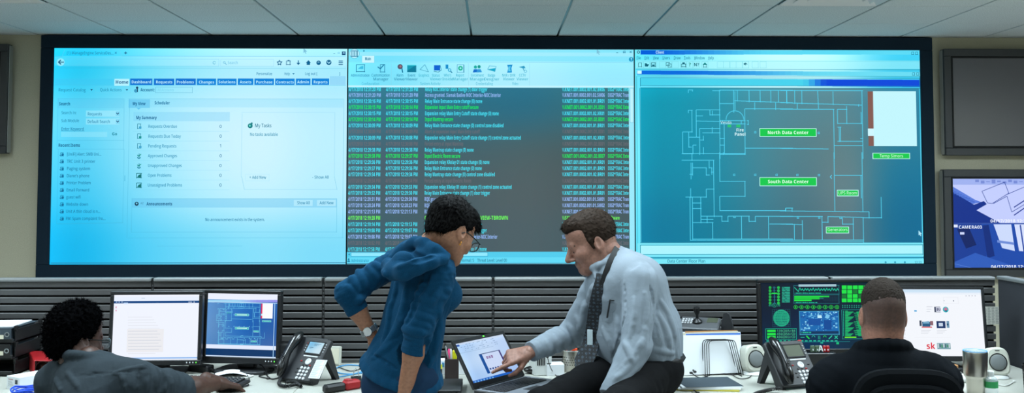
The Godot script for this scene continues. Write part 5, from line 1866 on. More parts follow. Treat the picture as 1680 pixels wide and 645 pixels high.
# ---------------------------------------------------------------- left station
func left_station():
	var b: MB
	desk_monitor("square desk monitor showing a white page with a navy strip", at(255.5, 538.5, -4.63), 0.416, 0.334, deg_to_rad(2), deg_to_rad(4), 0.0165, 0.024, page_white_form, M.monitor_black, 1.0, 640, true)
	desk_monitor("square desk monitor showing a small blue floor plan", at(396.5, 536.5, -4.67), 0.375, 0.334, deg_to_rad(-11), deg_to_rad(3), 0.016, 0.03, page_small_plan, M.monitor_black, 1.0, 640, true)
	# black document trays
	var t := thing("document_tray", "stack of black document trays with papers on top, beside the red binder", "tray", Vector3(-2.36, DESK, -4.72))
	for k in 3:
		b = MB.new()
		var y := 0.004 + k * 0.073
		b.slab(Vector3(-0.19, y, -0.16), Vector3(0.19, y + 0.006, 0.13), 0.001)
		b.slab(Vector3(0.184, y, -0.16), Vector3(0.19, y + 0.058, 0.1), 0.001)
		b.slab(Vector3(-0.19, y, -0.16), Vector3(-0.184, y + 0.058, 0.1), 0.001)
		b.slab(Vector3(-0.19, y, -0.16), Vector3(0.19, y + 0.05, -0.154), 0.001)
		b.slab(Vector3(-0.19, y, 0.122), Vector3(0.19, y + 0.02, 0.13), 0.002)
		for sx in [-1, 1]:
			for z in [-0.15, 0.09]:
				b.slab(Vector3(sx * 0.187 - 0.006, y + 0.05, z - 0.01), Vector3(sx * 0.187 + 0.006, y + 0.0735, z + 0.01), 0.001)
		put(t, "tray", b, M.binder_black)
	for k in 2:
		var pb := thing("ring_binder", ["closed black ring binder with a white label, top of the document trays", "closed black ring binder in the lower document tray"][k], "binder", Vector3(-2.36, DESK + 0.1565 - k * 0.073, -4.73))
		b = MB.new()
		b.slab(Vector3(-0.175, 0, -0.13), Vector3(0.18, 0.004, 0.14), 0.001)
		b.slab(Vector3(-0.175, 0.056, -0.13), Vector3(0.18, 0.06, 0.14), 0.001)
		b.slab(Vector3(-0.175, 0.001, 0.136), Vector3(0.18, 0.059, 0.14), 0.001)
		put(pb, "cover", b, M.binder_black if k else M.paper_slate)
		b = MB.new()
		b.slab(Vector3(-0.17, 0.005, -0.12), Vector3(0.17, 0.055, 0.12))
		put(pb, "pages", b, M.paper_slate)
		b = MB.new()
		b.slab(Vector3(-0.16, 0.012, 0.14), Vector3(0.15, 0.03, 0.1412))
		put(pb, "spine_label", b, M.paper_cream)
		b = MB.new()
		b.lathe([Vector2(0.011, 0), Vector2(0.011, 0.003), Vector2(0.007, 0.003), Vector2(0.007, 0)], 16, Vector3(0.165, 0.032, 0.1395), Vector3(0, 0, 1))
		put(pb, "finger_ring", b, M.silver)
	var ps := thing("paper_sheet", "loose pale sheet of paper lying on the top black binder", "paper", Vector3(-2.36, DESK + 0.2175, -4.73), 0.08)
	b = MB.new()
	b.slab(Vector3(-0.17, 0, -0.11), Vector3(0.165, 0.004, 0.125))
	put(ps, "sheet", b, M.paper)
	# red binder lying open on its pages
	var rb := thing("red_binder", "red ring binder lying flat beside the document trays", "binder", on(72, 612, DESK) + Vector3(0.065, 0, -0.05), 0.5)
	b = MB.new()
	b.slab(Vector3(-0.13, 0, -0.15), Vector3(0.14, 0.004, 0.15), 0.001)
	b.box(Vector3(0.005, 0.066, 0), Vector3(0.275, 0.004, 0.3), 0.001, Basis(Vector3(0, 0, 1), -0.1))
	b.slab(Vector3(-0.134, 0, -0.15), Vector3(-0.13, 0.08, 0.15), 0.001)
	put(rb, "cover", b, M.binder_red)
	b = MB.new()
	b.slab(Vector3(-0.1, 0.005, -0.14), Vector3(0.13, 0.045, 0.14), 0.002)
	put(rb, "pages", b, M.paper_warm)
	b = MB.new()
	b.box(Vector3(0.03, 0.0658, 0), Vector3(0.19, 0.005, 0.24), 0.0005, Basis(Vector3(0, 0, 1), -0.1))
	put(rb, "cover_sheet", b, M.paper)
	for z in [-0.09, 0.09]:
		b = MB.new()
		b.lathe([Vector2(0.03, -0.002), Vector2(0.033, 0), Vector2(0.03, 0.002), Vector2(0.027, 0)], 16, Vector3(-0.095, 0.036, z), Vector3(0, 0, 1), false, false)
		put(rb, "ring", b, M.silver)
	# small white carton
	var wb := thing("white_carton", "small white product carton with a printed end label, beside the blue cable", "box", on(28, 641, DESK) + Vector3(0.01, 0, -0.07), -0.55)
	b = MB.new()
	b.slab(Vector3(-0.045, 0, -0.075), Vector3(0.045, 0.055, 0.065), 0.001)
	put(wb, "carton", b, M.paper)
	var p := Pic.new(self, 180, 110, rgb8(214, 218, 220))
	p.rect(14, 14, 90, 22, rgb8(150, 90, 80))
	for k in 6:
		p.rect(14, 34 + k * 10, 70 + k * 37 % 30, 38 + k * 10, rgb8(150, 155, 160))
	p.rect(120, 16, 160, 60, rgb8(70, 75, 80))
	b = MB.new()
	b.face(Vector3(-0.04, 0.05, 0.0656), Vector3(0.04, 0.05, 0.0656), Vector3(0.04, 0.005, 0.0656), Vector3(-0.04, 0.005, 0.0656), Vector3(0, 0, 1))
	put(wb, "end_label", b, printed("carton_label", p.im))
	# blue network cable in a coil
	var co := thing("blue_cable", "coiled bright blue network cable in front of the white carton", "cable", on(52, 650, DESK))
	b = MB.new()
	for k in 6:
		var pts := []
		for i in 40:
			var a := TAU * i / 39.0 + k
			pts.append(Vector3(cos(a) * (0.075 + 0.006 * sin(k * 2.1)), 0.006 + 0.0075 * k * 0.8 + 0.004 * sin(a * 3 + k), sin(a) * (0.06 + 0.006 * cos(k * 1.7))))
		b.tube(pts, 0.003, 6, false)
	put(co, "sheath", b, M.cable_blue)
	b = MB.new()
	b.lathe([Vector2(0.013, -0.004), Vector2(0.016, 0.0), Vector2(0.013, 0.004), Vector2(0.0105, 0)], 14, Vector3(-0.005, 0.02, -0.062), Vector3(1, 0, 0.3), false, false)
	put(co, "tie_wrap", b, M.cable_black)
	# keyboard under the hand, power brick, cables
	keyboard("black keyboard under the seated person's hand", on(318, 634, DESK), deg_to_rad(-14))
	var pbk := thing("power_adapter", "black power adapter lying behind the keyboard", "adapter", on(330, 610, DESK), -0.5)
	b = MB.new()
	b.box(Vector3(0, 0.017, 0), Vector3(0.12, 0.034, 0.05), 0.006)
	put(pbk, "body", b, M.plastic_black)
	b = MB.new()
	b.cyl(Vector3(0.058, 0.016, 0), Vector3(0.08, 0.014, 0), 0.005, 8)
	put(pbk, "strain_relief", b, M.plastic_black)
	cable("thin black power cable lying behind the keyboard", [d(300, 598), d(322, 600), d(345, 606), d(352, 614), d(345, 619), d(332, 622)], 0.0028, M.cable_black)
	cable("tangled black cable between the floor plan monitor and the phone", [d(352, 621), d(372, 612), d(392, 618), d(412, 611), d(430, 606), d(448, 604, 0.02), d(444, 612), d(425, 617), d(440, 621)], 0.0028, M.cable_black)
	cable("black cable looping under the floor plan monitor", [d(428, 598, 0.03), d(434, 605, 0.02), d(438, 616), d(446, 622), d(458, 620)], 0.003, M.cable_black)
	cable("thin black mouse cable curling beside the hand", [d(402, 611), d(409, 622), d(404, 627), d(408, 632), d(396, 635)], 0.002, M.cable_black)
	cable("white cable lying across the desk under the floor plan monitor", [d(358, 628), d(385, 623), d(405, 620), d(414, 617)], 0.004, M.cable_white)
	var cp := thing("paper_roll", "curled white paper lying at the foot of the floor plan monitor", "paper", on(378, 616, DESK), 0.2)
	b = MB.new()
	var cur := []
	for i in 13:
		var u := i / 12.0
		cur.append(Vector2(lerpf(-0.09, 0.09, u), 0.001 + 0.016 * sin(PI * clampf(u * 1.15 - 0.1, 0, 1))))
	for i in 12:
		for e in [0.0, 0.0012]:
			b.quad(Vector3(cur[i].x, cur[i].y + e, -0.05), Vector3(cur[i + 1].x, cur[i + 1].y + e, -0.05), Vector3(cur[i + 1].x, cur[i + 1].y + e, 0.05), Vector3(cur[i].x, cur[i].y + e, 0.05), Vector3(0, 1 if e > 0 else -1, 0), 1)
	put(cp, "sheet", b, M.paper)
	# phone
	var base := on(492, 632, DESK) + Vector3(0.0, 0, -0.075)
	desk_phone("black desk phone with a lit display and a printed list card", base, deg_to_rad(-33), true, [d(462, 618, 0.02), d(458, 630, 0.01), d(470, 634, 0.012), d(486, 631, 0.012), d(494, 634, 0.01), d(482, 627, 0.014), d(468, 628, 0.014)], true)
	var sb := thing("black_speaker", "small upright black speaker box between the floor plan monitor and the phone", "speaker", on(468, 612, DESK) + Vector3(0, 0, -0.02), 0.1)
	b = MB.new()
	b.slab(Vector3(-0.03, 0, -0.035), Vector3(0.03, 0.135, 0.035), 0.005)
	put(sb, "case", b, M.plastic_black)
	b = MB.new()
	b.slab(Vector3(-0.025, 0.006, 0.035), Vector3(0.025, 0.128, 0.038), 0.002)
	put(sb, "grille", b, M.plastic_matte)
	var wf := thing("white_case", "flat off-white plastic case leaning behind the lit phone", "case", on(546, 600, DESK), -0.1)
	b = MB.new()
	b.box(Vector3(0, 0.045, -0.01), Vector3(0.075, 0.09, 0.028), 0.004, Basis(Vector3.RIGHT, -0.12))
	put(wf, "body", b, M.cream_plastic)
	b = MB.new()
	b.box(Vector3(0, 0.045, 0.006), Vector3(0.06, 0.072, 0.002), 0.001, Basis(Vector3.RIGHT, -0.12))
	put(wf, "front_plate", b, M.paper_cream)
	cable("pale blue network cable curving over the desk behind the phone", [d(592, 600), d(570, 599), d(556, 602), d(549, 607), d(556, 612), d(575, 614), d(592, 612)], 0.003, M.cable_pale_blue)
	cable("second pale blue network cable lying by the hoodie", [d(546, 620), d(565, 617), d(580, 614), d(594, 610)], 0.003, M.cable_pale_blue)
	cable("thin black cable looped inside the pale blue one", [d(592, 605), d(575, 609), d(555, 603), d(547, 609), d(556, 618), d(548, 621)], 0.0022, M.cable_black)
	# red and black tool with a binder clip standing on it
	var rt := thing("crimping_tool", "red and black hand tool lying by the hoodie", "tool", on(563, 641, DESK), 0.75)
	b = MB.new()
	b.box(Vector3(-0.045, 0.018, 0), Vector3(0.1, 0.034, 0.04), 0.009)
	put(rt, "grip", b, M.plastic_black)
	b = MB.new()
	b.box(Vector3(0.04, 0.02, 0), Vector3(0.075, 0.038, 0.045), 0.008)
	b.box(Vector3(0.025, 0.041, 0), Vector3(0.03, 0.008, 0.03), 0.003)
	put(rt, "head", b, M.red)
	b = MB.new()
	b.box(Vector3(0.078, 0.018, 0), Vector3(0.014, 0.03, 0.035), 0.003)
	put(rt, "nose", b, M.plastic_black)
	var bc := thing("binder_clip", "black binder clip with upright wire handles by the red tool", "clip", on(583, 630, DESK) + Vector3(0, 0.0, -0.02), 0.3)
	b = MB.new()
	b.xf = Transform3D(Basis(Vector3(0, 0, 1), Vector3.UP, Vector3(-1, 0, 0)), Vector3.ZERO)
	b.prism(PackedVector2Array([Vector2(-0.016, 0), Vector2(0.016, 0), Vector2(0.003, 0.03), Vector2(-0.003, 0.03)]), -0.022, 0.022)
	put(bc, "spring_body", b, M.plastic_black)
	for e in [-1, 1]:
		b = MB.new()
		b.tube([Vector3(-0.012, 0.027, e * 0.003), Vector3(-0.009, 0.055, e * 0.01), Vector3(0, 0.062, e * 0.012), Vector3(0.009, 0.055, e * 0.01), Vector3(0.012, 0.027, e * 0.003)], 0.0013, 5)
		put(bc, "wire_handle", b, M.silver)


# ---------------------------------------------------------------- middle station
func laptop():
	var h0 := Vector3(-0.082, DESK, -4.152)
	var h1 := Vector3(0.138, DESK, -4.458)
	var x := (h1 - h0).normalized()
	var w := h0.distance_to(h1)
	var n := Vector3(-x.z, 0, x.x)
	var t := thing("laptop", "open dark laptop with a bright page, pointed at by the person in the tie", "laptop", (h0 + h1) / 2)
	t.basis = Basis(x, Vector3.UP, x.cross(Vector3.UP))
	var dep := 0.245
	var b := MB.new()
	b.slab(Vector3(-w / 2, 0.004, 0.0), Vector3(w / 2, 0.021, dep), 0.004)
	put(t, "base", b, M.plastic_charcoal)
	b = MB.new()
	b.slab(Vector3(-w / 2 + 0.004, 0.0205, 0.012), Vector3(w / 2 - 0.004, 0.0222, dep - 0.006), 0.0005)
	put(t, "palm_rest", b, M.monitor_silver)
	b = MB.new()
	for r in 6:
		for c in 15:
			if r == 5 and c > 3 and c < 9:
				continue
			b.box(Vector3(-w / 2 + 0.03 + c * 0.0212, 0.0235, 0.035 + r * 0.0195), Vector3(0.0185, 0.004, 0.0165), 0.0012)
	b.box(Vector3(-w / 2 + 0.03 + 6 * 0.0212, 0.0235, 0.035 + 5 * 0.0195), Vector3(0.1, 0.004, 0.0165), 0.0012)
	put(t, "keys", b, M.key_cap)
	b = MB.new()
	b.box(Vector3(-0.02, 0.0224, 0.195), Vector3(0.1, 0.001, 0.06))
	put(t, "touchpad", b, M.plastic_charcoal)
	b = MB.new()
	b.cyl(Vector3(-w / 2 + 0.03, 0.02, 0.004), Vector3(w / 2 - 0.03, 0.02, 0.004), 0.006, 10)
	put(t, "hinge", b, M.plastic_black)
	for z in [0.03, 0.2]:
		for sx in [-1, 1]:
			b = MB.new()
			b.cyl(Vector3(sx * (w / 2 - 0.03), 0, z), Vector3(sx * (w / 2 - 0.03), 0.005, z), 0.008, 8)
			put(t, "foot", b, M.plastic_black)
	var H := 0.222
	var lean := deg_to_rad(32)
	var S := Transform3D(Basis(Vector3.RIGHT, -lean), Vector3(0, 0.021, 0.0))
	b = MB.new()
	b.slab(Vector3(-w / 2, 0.0, -0.008), Vector3(w / 2, H, 0.0), 0.003)
	var lid := put(t, "lid", b, M.plastic_black, S)
	b = MB.new()
	b.xf = Transform3D(Basis(), Vector3(0, H / 2, 0))
	b.ring_frame(w - 0.002, H - 0.002, 0.016, -0.001, 0.003, 0.001, 0.024)
	put(lid, "bezel", b, M.plastic_black)
	var iw := w - 0.034
	var ih := H - 0.041
	var o := Vector3(-iw / 2, H - 0.017, 0.0012)
	b = MB.new()
	b.face(o, o + Vector3(iw, 0, 0), o + Vector3(iw, -ih, 0), o + Vector3(0, -ih, 0), Vector3(0, 0, 1))
	var W := t.transform * S
	var p := Pic.new(self, 720, int(720 * ih / iw), Color.BLACK, W * o, W.basis.x * iw, W.basis.y * -ih)
	page_laptop(p)
	put(lid, "screen", b, glowing("laptop_picture", p.im, 0.95), Transform3D(), "lit screen with a pale blue page")
	b = MB.new()
	b.box(Vector3(0.03, H - 0.008, 0.004), Vector3(0.012, 0.006, 0.002), 0.001)
	put(lid, "camera_light", b, M.led_green)

func page_laptop(p: Pic):
	var w := float(p.im.get_width())
	var h := float(p.im.get_height())
	p.flat = true
	p.ground([[rgb8(176, 208, 246), rgb8(196, 220, 250), rgb8(190, 214, 248)], [rgb8(188, 216, 250), rgb8(206, 226, 252), rgb8(186, 212, 248)], [rgb8(170, 204, 246), rgb8(186, 214, 250), rgb8(170, 200, 244)]])
	p.rect(0, 0, w, h * 0.045, rgb8(205, 222, 246))
	p.rect(0, h * 0.03, w * 0.06, h * 0.075, rgb8(30, 80, 170))
	var r := RandomNumberGenerator.new()
	r.seed = 3
	for k in 46:
		var x := r.randf_range(0.05, 0.8) * w
		p.rect(x, h * (0.05 + 0.05 * (k % 4)), x + r.randf_range(8, 30), h * (0.05 + 0.05 * (k % 4)) + 5, rgb8(130, 160, 200))
	p.rect(0, h * 0.24, w * 0.7, h * 0.248, rgb8(150, 180, 215))
	p.rect(0, h * 0.94, w, h, rgb8(24, 96, 196))
	for k in 7:
		p.rect(w * (0.03 + k * 0.06), h * 0.955, w * (0.06 + k * 0.06), h * 0.988, rgb8(120, 180, 235))
	p.rect(w * 0.34, h * 0.36, w * 0.40, h * 0.86, rgb8(12, 78, 156))
	p.rect(w * 0.34, h * 0.36, w * 0.78, h * 0.375, rgb8(20, 50, 110))
	p.rect(w * 0.755, h * 0.36, w * 0.785, h * 0.86, rgb8(60, 50, 120))
	p.rect(w * 0.4, h * 0.375, w * 0.755, h * 0.86, rgb8(205, 220, 250))
	for k in 3:
		p.rect(w * (0.46 + k * 0.05), h * 0.45, w * (0.493 + k * 0.05), h * 0.51, rgb8(120, 60, 130))
		p.rect(w * (0.47 + k * 0.05), h * 0.465, w * (0.48 + k * 0.05), h * 0.495, rgb8(190, 190, 230))
	for k in 6:
		p.rect(w * (0.42 + k * 0.055), h * 0.745, w * (0.455 + k * 0.055), h * 0.785, rgb8(40, 70, 140))
	p.rect(w * 0.49, h * 0.81, w * 0.68, h * 0.87, rgb8(14, 66, 150))

func middle_station():
	var b: MB
	laptop()
	# pen cup with what stands in it
	var q := on(741, 620, DESK)
	var t := thing("pen_cup", "square dark brown pen cup standing behind the laptop", "pen cup", q, 0.05)
	b = MB.new()
	var s := 0.031
	var hc := 0.088
	b.slab(Vector3(-s, 0, -s), Vector3(s, 0.004, s))
	for e in [-1, 1]:
		b.slab(Vector3(-s, 0, e * (s - 0.0015) - 0.0015), Vector3(s, hc, e * (s - 0.0015) + 0.0015), 0.001)
		b.slab(Vector3(e * (s - 0.0015) - 0.0015, 0, -s), Vector3(e * (s - 0.0015) + 0.0015, hc, s), 0.001)
	put(t, "cup", b, M.cup_brown)
	var pens := [[Vector3(-0.012, 0, 0.005), Vector3(-0.03, 0.15, -0.005), "plastic_black", 0.0045, "black pen leaning in the brown pen cup"], [Vector3(-0.018, 0, 0.012), Vector3(-0.012, 0.125, 0.0), "pink", 0.005, "white pen with a pink cap in the brown pen cup"], [Vector3(0.0, 0, -0.012), Vector3(-0.006, 0.122, -0.018), "white_plastic", 0.0055, "white marker in the brown pen cup"], [Vector3(0.012, 0, 0.004), Vector3(0.014, 0.12, 0.004), "yellow", 0.0095, "fat yellow highlighter in the brown pen cup"], [Vector3(0.005, 0, 0.018), Vector3(-0.028, 0.14, 0.012), "silver", 0.0035, "thin silver pen leaning in the brown pen cup"]]
	for e in pens:
		var pt := thing("pen", e[4], "pen", q + e[0] + Vector3(0, 0.005, 0), 0, "pens in the brown cup")
		var a := Vector3.ZERO
		var z: Vector3 = e[1] - e[0]
		var low: Vector3 = a.lerp(z, 0.62)
		b = MB.new()
		b.cyl(a, low, e[3], 12)
		put(pt, "barrel", b, M.white_plastic if e[2] in ["pink", "white_plastic"] else M[e[2]])
		b = MB.new()
		b.lathe([Vector2(e[3] * 1.12, 0), Vector2(e[3] * 1.1, z.length() * 0.33), Vector2(e[3] * 0.7, z.length() * 0.37)], 12, low, z)
		put(pt, "cap", b, M[e[2]])
	var wb := thing("white_box", "low white box behind the brown pen cup", "box", on(742, 619, DESK) + Vector3(0, 0, -0.09))
	b = MB.new()
	b.slab(Vector3(-0.065, 0, -0.03), Vector3(0.075, 0.066, 0.03), 0.002)
	put(wb, "body", b, M.paper)
	b = MB.new()
	b.box(Vector3(-0.045, 0.045, 0.0305), Vector3(0.012, 0.02, 0.001))
	put(wb, "mark", b, M.cable_pale_blue)
	var bt := thing("glue_bottle", "small bottle with a yellow and green label beside the hoodie", "bottle", on(718, 618, DESK) + Vector3(0.006, 0, -0.03))
	b = MB.new()
	b.lathe([Vector2(0.012, 0), Vector2(0.013, 0.002), Vector2(0.013, 0.028), Vector2(0.013, 0.03)], 16)
	put(bt, "base", b, M.plastic_black)
	b = MB.new()
	b.lathe([Vector2(0.0132, 0.03), Vector2(0.0132, 0.05)], 16)
	put(bt, "label_band", b, M.yellow)
	b = MB.new()
	b.lathe([Vector2(0.013, 0.05), Vector2(0.011, 0.056), Vector2(0.007, 0.064), Vector2(0.007, 0.075), Vector2(0.005, 0.08)], 16)
	put(bt, "cap", b, M.white_plastic)
	# closed black dock in front of the cup
	var dk := thing("closed_laptop", "closed black laptop lying under the corner of the open one", "laptop", Vector3(-0.262, DESK, -4.24), 0.0)
	b = MB.new()
	b.slab(Vector3(-0.15, 0.003, -0.13), Vector3(0.13, 0.016, 0.12), 0.003)
	put(dk, "base", b, M.plastic_black)
	b = MB.new()
	b.slab(Vector3(-0.15, 0.0175, -0.13), Vector3(0.13, 0.0265, 0.12), 0.003)
	put(dk, "lid", b, M.plastic_charcoal)
	b = MB.new()
	b.slab(Vector3(-0.148, 0.0, -0.128), Vector3(0.128, 0.0176, 0.117))
	put(dk, "seam", b, M.gap_black)
	# black pouch, device with ports, steel cups
	var pc := thing("glasses_case", "glossy black glasses case lying behind the laptop", "case", on(874, 615, DESK) + Vector3(0.01, 0, -0.03), 0.1)
	b = MB.new()
	b.ball(Vector3(0, 0.018, 0), Vector3(0.052, 0.018, 0.03), 24)
	put(pc, "shell", b, M.handset_black)
	b = MB.new()
	b.ball(Vector3(0, 0.018, 0), Vector3(0.0525, 0.0015, 0.0305), 24)
	put(pc, "seam", b, M.plastic_charcoal)
	var dv := thing("network_box", "upright pale grey network box with a column of ports", "device", on(889, 617, DESK) + Vector3(0, 0, -0.05), 0.25)
	b = MB.new()
	b.slab(Vector3(-0.045, 0, -0.05), Vector3(0.035, 0.105, 0.05), 0.004)
	put(dv, "case", b, M.white_plastic)
	for k in 5:
		b = MB.new()
		b.box(Vector3(-0.032 + k * 0.008, 0.07, 0.0505), Vector3(0.005, 0.045, 0.002))
		put(dv, "port", b, M.gap_black)
	b = MB.new()
	b.box(Vector3(0.02, 0.05, 0.0505), Vector3(0.016, 0.012, 0.002))
	put(dv, "socket", b, M.gap_black)
	cable("thin black cable hanging by the network box", [on(898, 585, DESK + 0.12) , d(902, 600, 0.06), d(908, 612, 0.01), d(915, 618)], 0.002, M.cable_black)
	var pp := thing("paper_stack", "short stack of white paper beside the network box", "paper", on(910, 616, DESK) + Vector3(0, 0, -0.03), 0.1)
	b = MB.new()
	b.slab(Vector3(-0.04, 0, -0.04), Vector3(0.04, 0.05, 0.04), 0.001)
	put(pp, "sheets", b, M.paper)
	for k in 2:
		var cup := thing("steel_cup", ["perforated steel cup with orange things in it", "plain steel cup beside the perforated one"][k], "cup", on(939 if k == 0 else 970, 612, DESK) + Vector3(0, 0, -0.04 - 0.02 * k))
		var hh := 0.1 + 0.006 * k
		b = MB.new()
		b.lathe([Vector2(0.0, 0.0), Vector2(0.04, 0.0), Vector2(0.041, 0.004), Vector2(0.041, hh), Vector2(0.0395, hh), Vector2(0.0395, 0.004), Vector2(0.0, 0.004)], 32, Vector3.ZERO, Vector3.UP, false, false)
		put(cup, "wall", b, M.steel)
		b = MB.new()
		b.lathe([Vector2(0.042, hh - 0.004), Vector2(0.0425, hh - 0.001), Vector2(0.04, hh)], 32, Vector3.ZERO, Vector3.UP, false, false)
		put(cup, "rim", b, M.chrome)
		if k == 0:
			b = MB.new()
			for r in 4:
				for c in 24:
					var a := TAU * (c + 0.5 * (r % 2)) / 24
					var v := Vector3(sin(a), 0, cos(a))
					b.lathe([Vector2(0.0026, 0), Vector2(0.0026, 0.0006)], 6, v * 0.0409 + Vector3(0, 0.035 + r * 0.011, 0), v)
			put(cup, "holes", b, M.gap_black)
			for e in 3:
				var o := thing("orange_block", "orange eraser block in the perforated steel cup", "eraser", cup.position + Vector3(-0.012 + e * 0.013, 0.006, 0.006 - e * 0.008), 0.4 * e, "orange blocks in the steel cup")
				b = MB.new()
				b.box(Vector3(0, 0.05, 0), Vector3(0.014, 0.1, 0.02), 0.003, Basis(Vector3(0, 0, 1), 0.12 - 0.12 * e))
				put(o, "block", b, M.orange)
				b = MB.new()
				b.box(Vector3(0, 0.03, 0), Vector3(0.0146, 0.03, 0.0206), 0.001, Basis(Vector3(0, 0, 1), 0.12 - 0.12 * e))
				put(o, "sleeve", b, M.paper)
	var bl := thing("indicator_box", "small black box with a blue light on the partition behind the laptop", "device", at(757, 562, PART_Z + 0.02) - Vector3(0, 0.02, 0.004))
	b = MB.new()
	b.box(Vector3(0, 0.012, 0.0), Vector3(0.05, 0.03, 0.024), 0.004)
	put(bl, "case", b, M.plastic_black)
	b = MB.new()
	b.box(Vector3(0.006, 0.029, 0.006), Vector3(0.014, 0.005, 0.01), 0.001)
	put(bl, "indicator_light", b, M.led_blue)


# ---------------------------------------------------------------- right station
func right_station():
	var b: MB
	desk_monitor("wide black desk monitor showing green and blue graphs on black", at(1338, 519.5, -4.76), 0.55, 0.35, deg_to_rad(2), deg_to_rad(3), 0.015, 0.024, page_green, M.plastic_black, 1.0, 1100, false)
	desk_monitor("wide desk monitor showing a bright white web page", at(1526.5, 531, -4.69), 0.515, 0.345, deg_to_rad(-3), deg_to_rad(7), 0.014, 0.024, page_shop, M.monitor_black, 1.0, 900, false)
	# black tray stand with raised sides, controller on it
	var z := -4.81
	var q := at(1148, 545, z)
	var t := thing("tray_stand", "black desk tray stand with raised side wings behind the wire sorter", "tray", Vector3(q.x, DESK, z))
	var top := q.y - DESK
	for e in [0.03, top - 0.012]:
		b = MB.new()
		b.slab(Vector3(-0.145, e, -0.11), Vector3(0.145, e + 0.008, 0.11), 0.002)
		b.slab(Vector3(-0.145, e, 0.102), Vector3(0.145, e + 0.022, 0.11), 0.002)
		put(t, "shelf", b, M.plastic_matte)
	for sx in [-1, 1]:      # flared wings, turned towards the front
		b = MB.new()
		b.prism(PackedVector2Array([Vector2(0, -top), Vector2(0.058, -top), Vector2(0.066, 0.0), Vector2(0.062, 0.05), Vector2(0.046, 0.092), Vector2(0.03, 0.1), Vector2(0.012, 0.094), Vector2(0.0, 0.04)]), -0.005, 0.005, 0.002)
		put(t, "side_wing", b, M.plastic_charcoal, Transform3D(Basis(Vector3.UP, 0.0 if sx > 0 else PI) * Basis(Vector3.UP, -0.75 * 1), Vector3(sx * 0.098, top, 0.03 + (0.0 if sx > 0 else 0.0))))
	var cn := thing("camera_controller", "grey camera control keypad with a black joystick on the tray stand", "controller", Vector3(q.x, DESK + top - 0.0035, z), -0.35)
	var tl := Transform3D(Basis(Vector3.RIGHT, 0.3), Vector3(0, 0.036, 0))
	b = MB.new()
	b.box(Vector3.ZERO, Vector3(0.19, 0.028, 0.13), 0.005)
	put(cn, "case", b, M.leg_grey, tl)
	b = MB.new()
	b.slab(Vector3(-0.08, 0.0, -0.055), Vector3(0.08, 0.03, 0.03), 0.003)
	put(cn, "foot", b, M.plastic_charcoal)
	b = MB.new()
	b.lathe([Vector2(0.024, 0.0), Vector2(0.022, 0.01), Vector2(0.012, 0.018), Vector2(0.0075, 0.024), Vector2(0.0075, 0.04), Vector2(0.013, 0.05), Vector2(0.0155, 0.066), Vector2(0.014, 0.078), Vector2(0.006, 0.081)], 20, Vector3(-0.01, 0.013, 0.0))
	put(cn, "joystick", b, M.plastic_black, tl)
	b = MB.new()
	b.box(Vector3(0.058, 0.0145, -0.03), Vector3(0.05, 0.002, 0.05))
	put(cn, "display", b, M.lcd_dim, tl)
	for r in 3:
		for c in 4:
			b = MB.new()
			b.box(Vector3(-0.08 + c * 0.0135, 0.0155, -0.03 + r * 0.02), Vector3(0.009, 0.004, 0.012), 0.001)
			put(cn, "button", b, M.key_light, tl)
	# wire sorter with papers
	var sp := on(1187, 617, DESK)
	var wsr := thing("wire_sorter", "black wire file sorter holding white papers", "file sorter", sp, 0.12)
	for k in 5:
		b = MB.new()
		var zz := -0.03 + k * 0.011 if k < 4 else -0.1
		b.xf = Transform3D(Basis(), Vector3(0.006 * k, 0, 0))
		b.tube([Vector3(-0.085, 0.002, zz), Vector3(-0.083, 0.14, zz - 0.012), Vector3(-0.078, 0.153, zz - 0.013), Vector3(-0.066, 0.158, zz - 0.014), Vector3(0.026, 0.158, zz - 0.014), Vector3(0.037, 0.155, zz - 0.014), Vector3(0.043, 0.146, zz - 0.013), Vector3(0.075, 0.002, zz)], 0.0019, 7)
		put(wsr, "wire_hoop", b, M.wire_black)
	for x in [-0.085, 0.075]:
		b = MB.new()
		b.tube([Vector3(x, 0.003, 0.03), Vector3(x, 0.003, -0.12)], 0.0022, 6)
		put(wsr, "base_wire", b, M.wire_black)
	var sheets := [[-0.05, 0.272, 0.162, -0.055, 0.02, "paper", "front white sheet standing in the wire sorter"], [-0.062, 0.275, 0.172, -0.02, -0.012, "paper", "white sheet standing second in the wire sorter"], [-0.07, 0.26, 0.178, 0.03, 0.0, "folder_blue", "blue folder standing in the wire sorter"], [-0.078, 0.265, 0.184, 0.0, 0.014, "paper_cream", "cream sheet standing in the wire sorter"], [-0.086, 0.25, 0.188, 0.02, 0.0, "folder_tan", "tan folder standing in the wire sorter"], [-0.092, 0.28, 0.182, 0.015, -0.02, "paper", "rear white sheet standing in the wire sorter"]]
	for k in sheets.size():
		var e: Array = sheets[k]
		var s := thing("paper_sheet", e[6], "paper", sp, 0.12)
		b = MB.new()
		var nx := 6
		for i in nx:      # a sheet with a slight bow
			for side in [0.0, 0.0016]:
				var x0: float = -e[1] / 2 + e[1] * i / nx
				var x1: float = -e[1] / 2 + e[1] * (i + 1) / nx
				var z0: float = 0.007 * sin(PI * i / nx)
				var z1: float = 0.007 * sin(PI * (i + 1) / nx)
				b.quad(Vector3(x0, 0, z0 - side), Vector3(x1, 0, z1 - side), Vector3(x1, e[2], z1 - side), Vector3(x0, e[2], z0 - side), Vector3(0, 0, 1 if side == 0.0 else -1), 1)
		put(s, "sheet", b, M[e[5]], Transform3D(Basis(Vector3(0, 0, 1), e[4]) * Basis(Vector3.RIGHT, -0.2), Vector3(-0.025 + e[3] * 0.25, 0.005, e[0] + 0.022)))
	# folders lying in front
	var fo := on(1160, 636, DESK)
